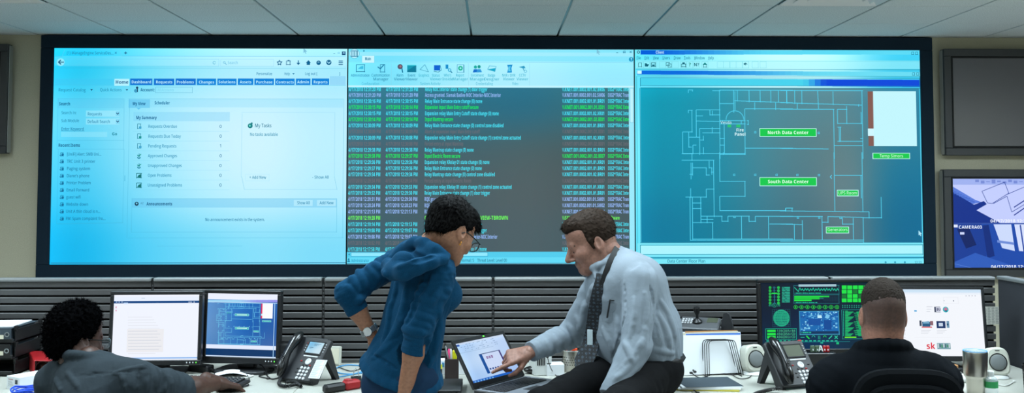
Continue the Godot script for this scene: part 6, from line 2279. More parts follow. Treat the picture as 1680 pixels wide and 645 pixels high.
	for k in 4:
		var s := thing("paper_folder", ["yellow edged folder at the bottom of the pile before the sorter", "white sheaf of paper in the pile before the sorter", "second white sheaf of paper in the pile before the sorter", "dark slate printed sheet on top of the pile before the sorter"][k], "folder", fo + Vector3(0.004 * k, 0.0 + 0.006 * k, -0.03), -0.12 + 0.07 * k)
		b = MB.new()
		b.slab(Vector3(-0.14 + 0.004 * k, 0, -0.1), Vector3(0.13 - 0.004 * k, 0.0055 if k < 3 else 0.0015, 0.11), 0.0005)
		put(s, "sheets", b, [M.folder_yellow, M.paper, M.paper, M.paper_slate][k])
	round_speaker("small white desk speaker between the wire sorter and the phone", on(1236, 614, DESK), 0.25)
	desk_phone("black desk phone with a dim display beside the seated person's sleeve", on(1310, 640, DESK) + Vector3(0.0, 0, -0.07), deg_to_rad(20), false, [d(1283, 637, 0.02), d(1262, 640, 0.012), d(1240, 646, 0.012), d(1232, 655, 0.012), d(1250, 652, 0.012), d(1275, 648, 0.014), d(1290, 652, 0.014)], false)
	cable("thin black cable looping before the wire sorter", [d(1134, 612, 0.03), d(1150, 620), d(1175, 612), d(1200, 615), d(1225, 610), d(1240, 596, 0.04), d(1250, 583, 0.08)], 0.0022, M.cable_black)
	cable("second thin black cable trailing to the speaker", [d(1196, 611), d(1212, 621), d(1228, 620), d(1236, 612), d(1246, 607, 0.02)], 0.0022, M.cable_black)
	cable("black cable lying by the folder pile", [d(1108, 612), d(1118, 625), d(1130, 634), d(1145, 645)], 0.0026, M.cable_black)
	cable("black cable bundle beside the trousers of the person in the tie", [d(1108, 600, 0.02), d(1118, 606, 0.02), d(1130, 603, 0.03), d(1140, 610, 0.02)], 0.004, M.cable_black)
	# coloured letter blocks on the edge of the green monitor
	var lz := -4.71
	for k in 4:
		var px: float = [1333.0, 1340.5, 1352.5, 1358.0][k]
		var lb := thing("letter_block", ["green toy block at the foot of the dark monitor, first of a row", "green toy block beside the white letter A", "red toy block beside the white letter A", "red toy block at the end of the row under the dark monitor"][k], "block", at(px, 572.5, lz + 0.02), 0.1 - 0.06 * k)
		b = MB.new()
		b.box(Vector3(0, 0.0, 0), Vector3(0.021 if k < 2 else 0.015, 0.031, 0.012), 0.003)
		put(lb, "block", b, M.letter_green if k < 2 else M.red)
		b = MB.new()
		b.box(Vector3(0.0, -0.004, 0.0066), Vector3(0.005, 0.008, 0.002), 0.001)
		put(lb, "face_mark", b, M.key_light)
	var la := thing("letter_block", "white letter A block under the dark monitor", "letter", at(1346.2, 572, lz + 0.022))
	var tm := TextMesh.new()
	tm.text = "A"
	tm.font = fonts()[1]
	tm.font_size = 32
	tm.pixel_size = 0.0011
	tm.depth = 0.012
	put(la, "letter", tm, M.white_plastic)
	var ls := thing("block_shelf", "narrow black ledge carrying the letter blocks before the dark monitor", "shelf", at(1346, 600, lz + 0.02) * Vector3(1, 0, 1) + Vector3(0, DESK, 0))
	b = MB.new()
	var sy := at(1346, 578.5, lz + 0.02).y - DESK
	b.slab(Vector3(-0.07, 0, -0.02), Vector3(0.07, sy, 0.024), 0.003)
	put(ls, "body", b, M.plastic_black)
	# tumbler
	var tu := thing("steel_tumbler", "brushed steel travel tumbler with a clear lid", "tumbler", Vector3(on(1594, 655, DESK).x + 0.065, DESK, -4.13))
	b = MB.new()
	b.lathe([Vector2(0.0, 0), Vector2(0.032, 0.0), Vector2(0.034, 0.003), Vector2(0.0375, 0.064), Vector2(0.039, 0.068), Vector2(0.0445, 0.074), Vector2(0.0455, 0.078), Vector2(0.0485, 0.172), Vector2(0.0478, 0.174), Vector2(0.045, 0.172), Vector2(0.044, 0.16)], 48, Vector3.ZERO, Vector3.UP, false, false)
	put(tu, "body", b, M.steel)
	b = MB.new()
	b.lathe([Vector2(0.0, 0.168), Vector2(0.03, 0.168), Vector2(0.043, 0.172), Vector2(0.0475, 0.1765), Vector2(0.0465, 0.179), Vector2(0.043, 0.177), Vector2(0.03, 0.1715), Vector2(0, 0.171)], 40, Vector3.ZERO, Vector3.UP, false, false)
	put(tu, "lid", b, M.clear_plastic)
	b = MB.new()
	b.lathe([Vector2(0.0432, 0.1772), Vector2(0.0467, 0.1792), Vector2(0.0476, 0.1766)], 40, Vector3.ZERO, Vector3.UP, false, false)
	put(tu, "lid_seal", b, M.cable_pale_blue)
	round_speaker("small white desk speaker between the tumbler and the side partition", on(1640, 622, DESK) + Vector3(0.0, 0, -0.03), -0.12)
	# small clear bottle
	var bo := thing("hand_gel_bottle", "small clear bottle with a teal label and white cap by the tumbler", "bottle", Vector3(2.045, DESK, -4.12))
	b = MB.new()
	b.lathe([Vector2(0.0, 0), Vector2(0.026, 0), Vector2(0.028, 0.004), Vector2(0.028, 0.058), Vector2(0.024, 0.068), Vector2(0.012, 0.076)], 28)
	put(bo, "bottle", b, M.clear_plastic)
	b = MB.new()
	b.lathe([Vector2(0.0284, 0.03), Vector2(0.0284, 0.056)], 28, Vector3.ZERO, Vector3.UP, false, false)
	put(bo, "label_band", b, M.green)
	b = MB.new()
	b.lathe([Vector2(0.013, 0.074), Vector2(0.014, 0.076), Vector2(0.014, 0.094), Vector2(0.01, 0.098)], 20)
	put(bo, "cap", b, M.white_plastic)
	# wire mesh pencil cup at the side partition
	var mc := thing("mesh_cup", "dark wire mesh pencil cup with a red marker against the side partition", "pen cup", Vector3(2.235, DESK, -4.14))
	b = MB.new()
	for k in 40:
		var a := TAU * k / 40
		b.tube([Vector3(cos(a) * 0.036, 0.002, sin(a) * 0.036), Vector3(cos(a) * 0.041, 0.118, sin(a) * 0.041)], 0.0009, 4, false)
	put(mc, "upright_wires", b, M.wire_black)
	for k in 9:
		b = MB.new()
		var r := 0.036 + 0.005 * k / 8.0
		b.lathe([Vector2(r - 0.001, -0.0012), Vector2(r + 0.001, -0.0012), Vector2(r + 0.001, 0.0012), Vector2(r - 0.001, 0.0012)] if k < 8 else [Vector2(r - 0.002, -0.003), Vector2(r + 0.002, -0.003), Vector2(r + 0.002, 0.003), Vector2(r - 0.002, 0.003)], 32, Vector3(0, 0.003 + k * 0.0142, 0), Vector3.UP, false, false)
		put(mc, "hoop", b, M.wire_black)
	b = MB.new()
	b.lathe([Vector2(0.0, 0.0), Vector2(0.036, 0.0), Vector2(0.036, 0.003), Vector2(0.0, 0.003)], 24)
	put(mc, "base", b, M.wire_black)
	var rm := thing("marker", "red marker standing in the wire mesh pencil cup", "pen", Vector3(2.23, DESK + 0.004, -4.14))
	b = MB.new()
	b.cyl(Vector3(0.015, 0, 0.01), Vector3(-0.015, 0.075, 0.01), 0.009, 14)
	put(rm, "barrel", b, M.red)
	b = MB.new()
	b.cyl(Vector3(-0.015, 0.075, 0.01), Vector3(-0.028, 0.105, 0.01), 0.0095, 14)
	put(rm, "cap", b, M.binder_red)
	# printed list pinned to the slats
	var nz := PART_Z + 0.004
	var nt := thing("printed_list", "small printed contact list fixed to the slats beside the web page monitor", "paper", at(1626.5, 533, nz), 0.0)
	b = MB.new()
	var p := Pic.new(self, 160, 180, rgb8(186, 186, 176))
	for k in 17:
		for c in 4:
			p.rect(8 + c * 38, 8 + k * 10, 30 + c * 38 + (k * 13 + c * 7) % 10, 12 + k * 10, rgb8(110, 112, 112))
	var hw := 0.041
	b.face(Vector3(-hw, 0.088, 0.001), Vector3(hw, 0.09, 0.001), Vector3(hw, 0.002, 0.001), Vector3(-hw, 0, 0.001), Vector3(0, 0, 1))
	put(nt, "print", b, printed("contact_list", p.im))
	b = MB.new()
	b.slab(Vector3(-hw, 0.001, -0.001), Vector3(hw, 0.089, 0.0006))
	put(nt, "sheet", b, M.paper_cream)
	cable("black cable behind the tumbler under the web page monitor", [d(1555, 600, 0.02), d(1568, 604), d(1580, 612), d(1572, 622), d(1564, 632)], 0.003, M.cable_black)
	cable("black cable knot beside the white speaker", [d(1616, 610, 0.03), d(1622, 606, 0.03), d(1619, 613, 0.02), d(1626, 611, 0.02), d(1618, 618, 0.01)], 0.003, M.cable_black)
	cable("thin white cable running over the worktop to the speaker", [d(1610, 632), d(1630, 630), d(1650, 633), d(1664, 626)], 0.003, M.cable_white)
	var bx := thing("brown_box", "small brown cardboard box behind the chair by the tumbler", "box", on(1561, 628, DESK) + Vector3(0, 0, -0.03), 0.2)
	b = MB.new()
	b.slab(Vector3(-0.03, 0, -0.03), Vector3(0.03, 0.075, 0.03), 0.002)
	put(bx, "carton", b, M.folder_tan)
	b = MB.new()
	b.slab(Vector3(-0.008, 0.0, 0.03), Vector3(0.008, 0.0755, 0.0306))
	put(bx, "tape", b, M.paper_warm)
	var ms := thing("computer_mouse", "white computer mouse beside the steel tumbler", "mouse", on(1568, 628, DESK) + Vector3(0.05, 0, -0.02), 0.3)
	b = MB.new()
	b.ball(Vector3(0, 0.014, 0), Vector3(0.03, 0.02, 0.05), 20)
	put(ms, "shell", b, M.white_plastic)
	b = MB.new()
	b.lathe([Vector2(0.006, -0.003), Vector2(0.007, 0), Vector2(0.006, 0.003)], 12, Vector3(0, 0.03, -0.024), Vector3.RIGHT)
	put(ms, "wheel", b, M.plastic_charcoal)


# ---------------------------------------------------------------- smooth bodies: distance fields joined by a soft minimum, meshed as surface nets
class Field:
	var cell: float
	var o: Vector3
	var nx: int
	var ny: int
	var nz: int
	var v: PackedFloat32Array
	var row0: PackedInt32Array      # how far along x each row has been filled
	var row1: PackedInt32Array
	var noise: FastNoiseLite

	func _init(lo: Vector3, hi: Vector3, step: float, seed_ := 1):
		cell = step
		o = lo
		var n := ((hi - lo) / step).ceil()
		nx = int(n.x) + 1
		ny = int(n.y) + 1
		nz = int(n.z) + 1
		v.resize(nx * ny * nz)
		v.fill(1.0)
		row0.resize(ny * nz)
		row0.fill(nx)
		row1.resize(ny * nz)
		row1.fill(-1)
		noise = FastNoiseLite.new()
		noise.seed = seed_
		noise.noise_type = FastNoiseLite.TYPE_SIMPLEX_SMOOTH
		noise.frequency = 1.0
		noise.fractal_octaves = 2

	func span(lo: Vector3, hi: Vector3) -> Array:
		var a := ((lo - o) / cell).floor()
		var b := ((hi - o) / cell).ceil()
		return [clampi(int(a.x), 0, nx - 1), clampi(int(b.x), 0, nx - 1), clampi(int(a.y), 0, ny - 1), clampi(int(b.y), 0, ny - 1), clampi(int(a.z), 0, nz - 1), clampi(int(b.z), 0, nz - 1)]

	# a tapered limb from a to b; flat: squeezed by q along the direction n; wr: depth of creases, wf: how many to a metre along, wa: around
	func limb(a: Vector3, b: Vector3, ra: float, rb: float, k := 0.02, n := Vector3.ZERO, q := 1.0, wr := 0.0, wf := 30.0, wa := 8.0, cut := false):
		var m := maxf(ra, rb) * (1.0 if q <= 1.0 else q) + k + cell * 2.0 + wr
		var s := span(a.min(b) - Vector3.ONE * m, a.max(b) + Vector3.ONE * m)
		var ab := b - a
		var l2 := maxf(ab.length_squared(), 1e-9)
		var inv := 1.0 / q - 1.0
		var shrink := (1.0 + q) * 0.5 if q < 1.0 else 1.0
		var squash := q != 1.0
		var ll := sqrt(l2)
		var t: float
		var d: float
		var e: float
		var w: Vector3
		for iz in range(s[4], s[5] + 1):
			for iy in range(s[2], s[3] + 1):
				var row := iz * ny + iy
				if not cut:
					row0[row] = mini(row0[row], s[0])
					row1[row] = maxi(row1[row], s[1])
				var at := (iz * ny + iy) * nx
				for ix in range(s[0], s[1] + 1):
					w = o + Vector3(ix, iy, iz) * cell - a
					if squash:
						w += n * (n.dot(w) * inv)
					t = clampf(w.dot(ab) / l2, 0.0, 1.0)
					d = ((w - ab * t).length() - ra - (rb - ra) * t) * shrink
					if wr > 0.0 and absf(d) < wr + cell * 2.0:
						var f := w - ab * (w.dot(ab) / l2)
						d += wr * noise.get_noise_3d(w.dot(ab) / ll * wf + f.x * 3.0, f.y * wa + f.x * wa, f.z * wa - f.x * wa * 0.5)
					e = v[at + ix]
					if cut:
						if -d > e - k:
							var h := maxf(k - absf(e + d), 0.0) / k
							v[at + ix] = maxf(e, -d) + h * h * k * 0.25
					elif d < e + k:
						var h := maxf(k - absf(e - d), 0.0) / k
						v[at + ix] = minf(e, d) - h * h * k * 0.25

	# an ellipsoid with its own axes
	func egg(c: Vector3, r: Vector3, ax := Basis(), k := 0.02, cut := false):
		var m := maxf(r.x, maxf(r.y, r.z)) + k + cell * 2.0
		var s := span(c - Vector3.ONE * m, c + Vector3.ONE * m)
		var inv := ax.inverse()
		for iz in range(s[4], s[5] + 1):
			for iy in range(s[2], s[3] + 1):
				var row := iz * ny + iy
				if not cut:
					row0[row] = mini(row0[row], s[0])
					row1[row] = maxi(row1[row], s[1])
				var at := (iz * ny + iy) * nx
				for ix in range(s[0], s[1] + 1):
					var w := inv * (o + Vector3(ix, iy, iz) * cell - c)
					var k0 := (w / r).length()
					var k1 := (w / (r * r)).length()
					var d := k0 * (k0 - 1.0) / maxf(k1, 1e-6)
					var e := v[at + ix]
					if cut:
						if -d > e - k:
							var h := maxf(k - absf(e + d), 0.0) / k
							v[at + ix] = maxf(e, -d) + h * h * k * 0.25
					elif d < e + k:
						var h := maxf(k - absf(e - d), 0.0) / k
						v[at + ix] = minf(e, d) - h * h * k * 0.25

	func clip(p: Vector3, n: Vector3, reach := 99.0):      # cut away what lies past the plane, within reach of p
		n = n.normalized()
		var s := span(p - Vector3.ONE * reach, p + Vector3.ONE * reach)
		for iz in range(s[4], s[5] + 1):
			for iy in range(s[2], s[3] + 1):
				var at := (iz * ny + iy) * nx
				for ix in range(maxi(s[0], row0[iz * ny + iy]), mini(s[1], row1[iz * ny + iy]) + 1):
					var w := o + Vector3(ix, iy, iz) * cell - p
					if w.length_squared() < reach * reach:
						v[at + ix] = maxf(v[at + ix], w.dot(n))

	func ripple(depth: float, scale: Vector3, turn := Basis()):      # soft creases over everything
		for iz in nz:
			for iy in ny:
				var at := (iz * ny + iy) * nx
				for ix in range(row0[iz * ny + iy], row1[iz * ny + iy] + 1):
					var e := v[at + ix]
					if absf(e) < depth + cell * 2.0:
						var w := turn * (o + Vector3(ix, iy, iz) * cell)
						v[at + ix] = e + depth * noise.get_noise_3d(w.x * scale.x, w.y * scale.y, w.z * scale.z)

	# surface nets
	func mesh(into: Array, tint = null):      # into: [vertices, normals, indices, colours]
		var verts: PackedVector3Array = into[0]
		var norms: PackedVector3Array = into[1]
		var index: PackedInt32Array = into[2]
		var cols: PackedColorArray = into[3]
		var id := PackedInt32Array()
		id.resize(nx * ny * nz)
		id.fill(-1)
		var sy := nx
		var sz := nx * ny
		var off := PackedInt32Array([0, 1, sy, sy + 1, sz, sz + 1, sz + sy, sz + sy + 1])
		var edges := PackedInt32Array([0, 1, 2, 3, 4, 5, 6, 7, 0, 2, 1, 3, 4, 6, 5, 7, 0, 4, 1, 5, 2, 6, 3, 7])
		for iz in nz - 1:
			for iy in ny - 1:
				var at := iz * sz + iy * sy
				var r := iz * ny + iy
				var from := mini(mini(row0[r], row0[r + 1]), mini(row0[r + ny], row0[r + ny + 1]))
				var to := maxi(maxi(row1[r], row1[r + 1]), maxi(row1[r + ny], row1[r + ny + 1]))
				for ix in range(maxi(0, from - 1), mini(nx - 1, to + 1)):
					var i := at + ix
					var inside := 0
					var f0 := v[i]
					# quick reject: far from the surface
					if f0 > 0.16 or f0 < -0.16:
						continue
					for c in 8:
						if v[i + off[c]] < 0.0:
							inside += 1
					if inside == 0 or inside == 8:
						continue
					var sum := Vector3.ZERO
					var n := 0
					for e in 12:
						var c0 := edges[e * 2]
						var c1 := edges[e * 2 + 1]
						var a := v[i + off[c0]]
						var b := v[i + off[c1]]
						if (a < 0.0) != (b < 0.0):
							var t := a / (a - b)
							var p0 := Vector3(c0 & 1, (c0 >> 1) & 1, c0 >> 2)
							sum += p0 + (Vector3(c1 & 1, (c1 >> 1) & 1, c1 >> 2) - p0) * t
							n += 1
					var q := sum / n
					var g := Vector3(0, 0, 0)
					var v0 := v[i]
					var v1 := v[i + 1]
					var v2 := v[i + sy]
					var v3 := v[i + sy + 1]
					var v4 := v[i + sz]
					var v5 := v[i + sz + 1]
					var v6 := v[i + sz + sy]
					var v7 := v[i + sz + sy + 1]
					g.x = lerpf(lerpf(v1 - v0, v3 - v2, q.y), lerpf(v5 - v4, v7 - v6, q.y), q.z)
					g.y = lerpf(lerpf(v2 - v0, v3 - v1, q.x), lerpf(v6 - v4, v7 - v5, q.x), q.z)
					g.z = lerpf(lerpf(v4 - v0, v5 - v1, q.x), lerpf(v6 - v2, v7 - v3, q.x), q.y)
					id[i] = verts.size()
					var p := o + (Vector3(ix, iy, iz) + q) * cell
					verts.append(p)
					norms.append(g.normalized())
					cols.append(tint.call(p) if tint != null else Color.WHITE)
		for iz in range(1, nz - 1):
			for iy in range(1, ny - 1):
				var at := iz * sz + iy * sy
				var row := iz * ny + iy
				var from := mini(row0[row], mini(row0[row - 1], row0[row - ny]))
				var to := maxi(row1[row], maxi(row1[row - 1], row1[row - ny]))
				for ix in range(maxi(1, from - 1), mini(nx - 1, to + 2)):
					var i := at + ix
					if id[i] < 0 and id[i - 1] < 0 and id[i - sy] < 0 and id[i - sz] < 0:
						continue
					var a := v[i] < 0.0
					for ax in 3:
						var st := 1 if ax == 0 else sy if ax == 1 else sz
						var b := v[i + st] < 0.0
						if a == b:
							continue
						var u := sy if ax == 0 else sz if ax == 1 else 1
						var w := sz if ax == 0 else 1 if ax == 1 else sy
						var p := id[i]
						var q := id[i - u]
						var r := id[i - u - w]
						var s := id[i - w]
						if p < 0 or q < 0 or r < 0 or s < 0:
							continue
						if a:
							index.append_array(PackedInt32Array([p, r, q, p, s, r]))
						else:
							index.append_array(PackedInt32Array([p, q, r, p, r, s]))
		into[0] = verts
		into[1] = norms
		into[2] = index
		into[3] = cols

static func empty_mesh() -> Array:
	return [PackedVector3Array(), PackedVector3Array(), PackedInt32Array(), PackedColorArray()]

static func mesh_of(a: Array, coloured := false) -> ArrayMesh:
	var arrays := []
	arrays.resize(Mesh.ARRAY_MAX)
	arrays[Mesh.ARRAY_VERTEX] = a[0]
	arrays[Mesh.ARRAY_NORMAL] = a[1]
	if coloured:
		arrays[Mesh.ARRAY_COLOR] = a[3]
	arrays[Mesh.ARRAY_INDEX] = a[2]
	var m := ArrayMesh.new()
	m.add_surface_from_arrays(Mesh.PRIMITIVE_TRIANGLES, arrays)
	return m

static func body_of(into: Array, lo: Vector3, hi: Vector3, step: float, seed_: int, shape: Callable, tint = null) -> Field:
	var f := Field.new(lo, hi, step, seed_)
	shape.call(f)
	f.mesh(into, tint)
	return f


# ---------------------------------------------------------------- people
func touch(f: Field, px: float, py: float, lift := 0.003) -> Vector3:      # the first point of a field that the pixel's line of sight meets
	var dir := ray(px, py).normalized()
	var t := 2.6
	while t < 5.2:
		var g := (EYE + dir * t - f.o) / f.cell
		if g.x > 0 and g.y > 0 and g.z > 0 and g.x < f.nx - 1 and g.y < f.ny - 1 and g.z < f.nz - 1:
			if f.v[(int(round(g.z)) * f.ny + int(round(g.y))) * f.nx + int(round(g.x))] < lift:
				break
		t += 0.002
	return EYE + dir * t

# a head in its own axes: r right, u up, f forward; s scale; heavy: fuller jaw and cheeks
func head_shape(h: Field, c: Vector3, r: Vector3, u: Vector3, f: Vector3, s: float, heavy: float):
	var ax := Basis(r, u, -f)
	var p := func(x: float, y: float, z: float) -> Vector3: return c + (r * x + u * y + f * z) * s
	h.egg(p.call(0, 0.036, -0.018), Vector3(0.073, 0.090, 0.096) * s, ax, 0.02)
	h.egg(p.call(0, -0.018, 0.036), Vector3(0.059 + heavy * 0.004, 0.083, 0.056) * s, ax, 0.03)
	h.egg(p.call(0, 0.06, 0.045), Vector3(0.058, 0.04, 0.04) * s, ax, 0.03)
	for e in [-1.0, 1.0]:
		h.limb(p.call(e * 0.05, -0.045, -0.002), p.call(e * 0.017, -0.09, 0.064), 0.02 * s, 0.018 * s, 0.03)
		h.egg(p.call(e * 0.038, -0.024, 0.06), Vector3(0.026, 0.024, 0.026) * s * (1.0 + 0.12 * heavy), ax, 0.025)
		h.egg(p.call(e * 0.012, -0.034, 0.098), Vector3(0.009, 0.0075, 0.011) * s, ax, 0.008)
		h.egg(p.call(e * 0.031, 0.004, 0.102), Vector3(0.017, 0.011, 0.017) * s, ax, 0.012, true)
		h.egg(p.call(e * 0.031, 0.003, 0.079), Vector3(0.0145, 0.0115, 0.0115) * s, ax, 0.006)
		# ear: a rim round a hollow, a lobe
		var ea := Basis(r, u.rotated(r, 0.2), -f.rotated(r, 0.2)).rotated(u, e * -0.35)
		h.egg(p.call(e * 0.075, -0.004, -0.01), Vector3(0.0085, 0.032, 0.0195) * s, ea, 0.006)
		h.egg(p.call(e * 0.085, 0.0, -0.006), Vector3(0.007, 0.021, 0.011) * s, ea, 0.005, true)
		h.egg(p.call(e * 0.073, -0.032, -0.002), Vector3(0.007, 0.009, 0.008) * s, ax, 0.006)
		h.limb(p.call(e * 0.071, -0.012, 0.006), p.call(e * 0.074, 0.0, 0.008), 0.005 * s, 0.004 * s, 0.006)
	h.egg(p.call(0, -0.09, 0.07), Vector3(0.022 + 0.004 * heavy, 0.016, 0.019) * s, ax, 0.018)
	if heavy > 0.0:
		h.egg(p.call(0, -0.098, 0.03), Vector3(0.04, 0.022, 0.04) * s, ax, 0.03)
		for e in [-1.0, 1.0]:
			h.egg(p.call(e * 0.042, -0.07, 0.036), Vector3(0.022, 0.024, 0.03) * s, ax, 0.025)
	h.limb(p.call(-0.03, 0.021, 0.081), p.call(0.03, 0.021, 0.081), 0.011 * s, 0.011 * s, 0.018)
	h.limb(p.call(0, 0.014, 0.089), p.call(0, -0.027, 0.112 + 0.004 * heavy), 0.0078 * s, (0.0115 + 0.002 * heavy) * s, 0.012)
	h.limb(p.call(-0.016, -0.0585, 0.088), p.call(0.016, -0.0585, 0.088), 0.007 * s, 0.007 * s, 0.008)
	h.limb(p.call(-0.015, -0.069, 0.085), p.call(0.015, -0.069, 0.085), 0.0075 * s, 0.0075 * s, 0.008)
	h.limb(p.call(-0.02, -0.0638, 0.098), p.call(0.02, -0.0638, 0.098), 0.0025 * s, 0.0025 * s, 0.004, Vector3.ZERO, 1.0, 0.0, 0.0, 0.0, true)

# a hand in its own axes: w wrist, along the palm, face of the palm, thumb side; curls: bend of each joint of index, middle, ring, little finger; thumb bends
func hand_shape(h: Field, w: Vector3, along: Vector3, palm: Vector3, thumb: Vector3, curls: Array, thumb_curl: float, s := 1.0):
	var bones := [[0.043, 0.026, 0.021], [0.047, 0.03, 0.022], [0.043, 0.028, 0.021], [0.034, 0.021, 0.019]]
	for i in 4:
		var k: Vector3 = w + (along * (0.088 - 0.004 * absf(i - 1.0)) + thumb * (0.031 - i * 0.0205) - palm * 0.003) * s
		h.limb(w + (along * 0.004 + thumb * (0.017 - i * 0.0115)) * s, k, 0.0145 * s, 0.0112 * s, 0.014)
		var a := 0.0
		var q := k
		var rad := [0.0098, 0.0088, 0.008, 0.0068]
		for j in 3:
			a += curls[i][j]
			var dir: Vector3 = (along * cos(a) + palm * sin(a) + thumb * (0.10 - 0.07 * i) * cos(a)).normalized()
			var e: Vector3 = q + dir * bones[i][j] * s
			h.limb(q, e, rad[j] * s * (1.0 if i < 3 else 0.9), rad[j + 1] * s * (1.0 if i < 3 else 0.9), 0.004)
			q = e
	var b := w + (thumb * 0.02 + along * 0.018 + palm * 0.008) * s
	var d1 := (thumb * 0.62 + along * 0.72 + palm * 0.3).normalized()
	var d2 := (d1 + (along * 0.6 - thumb * 0.45) * thumb_curl + palm * 0.2).normalized()
	var m := b + d1 * 0.046 * s
	h.limb(b, m, 0.0155 * s, 0.0112 * s, 0.012)
	h.limb(m, m + d2 * 0.033 * s, 0.0112 * s, 0.0095 * s, 0.004)
	var d3 := (d2 + (along * 0.4 - thumb * 0.5) * thumb_curl).normalized()
	h.limb(m + d2 * 0.033 * s, m + d2 * 0.033 * s + d3 * 0.026 * s, 0.0095 * s, 0.0075 * s, 0.004)

func around(points: Array, m: float) -> Array:
	var lo: Vector3 = points[0]
	var hi: Vector3 = points[0]
	for q in points:
		lo = lo.min(q)
		hi = hi.max(q)
	return [lo - Vector3.ONE * m, hi + Vector3.ONE * m]

# strands of hair rooted on a mesh: thin ribbons that follow flow(point, normal)
func strands(into: Array, count: int, length: float, width: float, flow: Callable, seed_: int, keep = null):
	var r := RandomNumberGenerator.new()
	r.seed = seed_
	var verts: PackedVector3Array = into[0]
	var norms: PackedVector3Array = into[1]
	var index: PackedInt32Array = into[2]
	var roots := verts.size()
	for k in count:
		var i := r.randi() % roots
		var p := verts[i]
		var n := norms[i]
		if keep != null and not keep.call(p, n):
			continue
		var l := length * r.randf_range(0.6, 1.25)
		var dir: Vector3 = flow.call(p, n)
		dir += Vector3(r.randfn(), r.randfn(), r.randfn()) * 0.22
		var side := dir.cross(n).normalized() * width * r.randf_range(0.6, 1.3)
		var q := p - n * 0.003
		var first := verts.size()
		for s in 4:
			var t := s / 3.0
			var w := side * (1.0 - t * 0.85)
			verts.append(q - w)
			verts.append(q + w)
			norms.append((n - side.normalized() * 0.2).normalized())
			norms.append((n + side.normalized() * 0.2).normalized())
			var d2: Vector3 = flow.call(q, n) * 0.5 + dir
			q += d2.normalized() * l / 3.0
		for s in 3:
			var a := first + s * 2
			index.append_array(PackedInt32Array([a, a + 1, a + 3, a, a + 3, a + 2]))
	into[0] = verts
	into[1] = norms
	into[2] = index
	var cols: PackedColorArray = into[3]
	cols.resize(verts.size())
	into[3] = cols

func ribbon(points: Array, widths: Array, normal: Vector3, thick: float) -> MB:      # a flat band through the points, broad side towards normal
	var b := MB.new()
	for k in points.size() - 1:
		var e := []
		for j in [k, k + 1]:
			var t: Vector3 = (points[mini(j + 1, points.size() - 1)] - points[maxi(j - 1, 0)]).normalized()
			var s: Vector3 = t.cross(normal).normalized() * widths[j] / 2.0
			var n: Vector3 = s.cross(t).normalized() * thick * signf(s.cross(t).dot(normal))
			e.append([points[j] - s, points[j] + s, points[j] + s + n, points[j] - s + n])
		b.quad(e[0][3], e[0][2], e[1][2], e[1][3], normal, 1)
		b.quad(e[0][0], e[0][1], e[1][1], e[1][0], -normal, 2)
		b.quad(e[0][0], e[0][3], e[1][3], e[1][0], e[0][0] - e[0][1])
		b.quad(e[0][1], e[0][2], e[1][2], e[1][1], e[0][1] - e[0][0])
	return b

func eyes(t: Node3D, c: Vector3, r: Vector3, u: Vector3, f: Vector3, s: float):
	for e in [-1.0, 1.0]:
		var q: Vector3 = c + (r * e * 0.0315 + u * 0.0005 + f * 0.0792) * s
		var b := MB.new()
		b.ball(q, Vector3.ONE * 0.0112 * s, 14)
		var eye := putw(t, "eye", b, M.eye_white)
		b = MB.new()
		b.ball(q + (f * 0.0075 - u * 0.003) * s, Vector3.ONE * 0.0052 * s, 10)
		put(eye, "iris", b, M.iris)
		var brow := MB.new()
		brow.tube([c + (r * e * 0.015 + u * 0.021 + f * 0.0905) * s, c + (r * e * 0.03 + u * 0.026 + f * 0.0895) * s, c + (r * e * 0.047 + u * 0.021 + f * 0.078) * s], [0.003, 0.0042, 0.002], 6)
		putw(t, "eyebrow", brow, M.hair_brown)

func shoes(t: Node3D, left: Vector3, right: Vector3, f: Vector3):
	for q in [left, right]:
		var b := MB.new()
		b.xf = Transform3D(Basis(f.cross(Vector3.UP), Vector3.UP, -f), Vector3(q.x, 0, q.z))
		b.box(Vector3(0, 0.014, -0.05), Vector3(0.095, 0.026, 0.28), 0.012)
		b.ball(Vector3(0, 0.04, -0.09), Vector3(0.046, 0.036, 0.1), 16)
		b.ball(Vector3(0, 0.055, 0.03), Vector3(0.042, 0.05, 0.06), 16)
		putw(t, "shoe", b, M.plastic_black)


func figure(label: String, pos: Vector3) -> Node3D:      # a person, built apart from the tree
	var o := Node3D.new()
	o.position = pos
	o.set_meta("label", label)
	o.set_meta("category", "person")
	return o

func people():
	var threads := []
	for who in [woman, man_in_tie, curly_man, dark_shirt_man]:
		var th := Thread.new()
		th.start(who)
		threads.append(th)
	for th in threads:
		var o: Node3D = th.wait_to_finish()
		o.name = numbered("person")
		add_child(o)
	office_chairs()

# a soft crease raised on whatever the field shows at those pixels
func fold(h: Field, x0: float, y0: float, x1: float, y1: float, r: float, k := 0.012, cut := false):
	var q := []
	var rr := []
	for i in 11:
		var u := i / 10.0
		var px := lerpf(x0, x1, u) + sin(u * PI) * (y1 - y0) * 0.06
		var py := lerpf(y0, y1, u)
		rr.append(r * (0.35 + 0.65 * sin(PI * clampf(u * 0.84 + 0.12, 0, 1))))
		q.append(touch(h, px, py, 0.0) + ray(px, py).normalized() * (rr[i] * 0.62 if not cut else -rr[i] * 0.2))
	for i in 10:
		if q[i].distance_to(q[i + 1]) < 0.04:
			h.limb(q[i], q[i + 1], rr[i], rr[i + 1], k, Vector3.ZERO, 1.0, 0.0, 0.0, 0.0, cut)


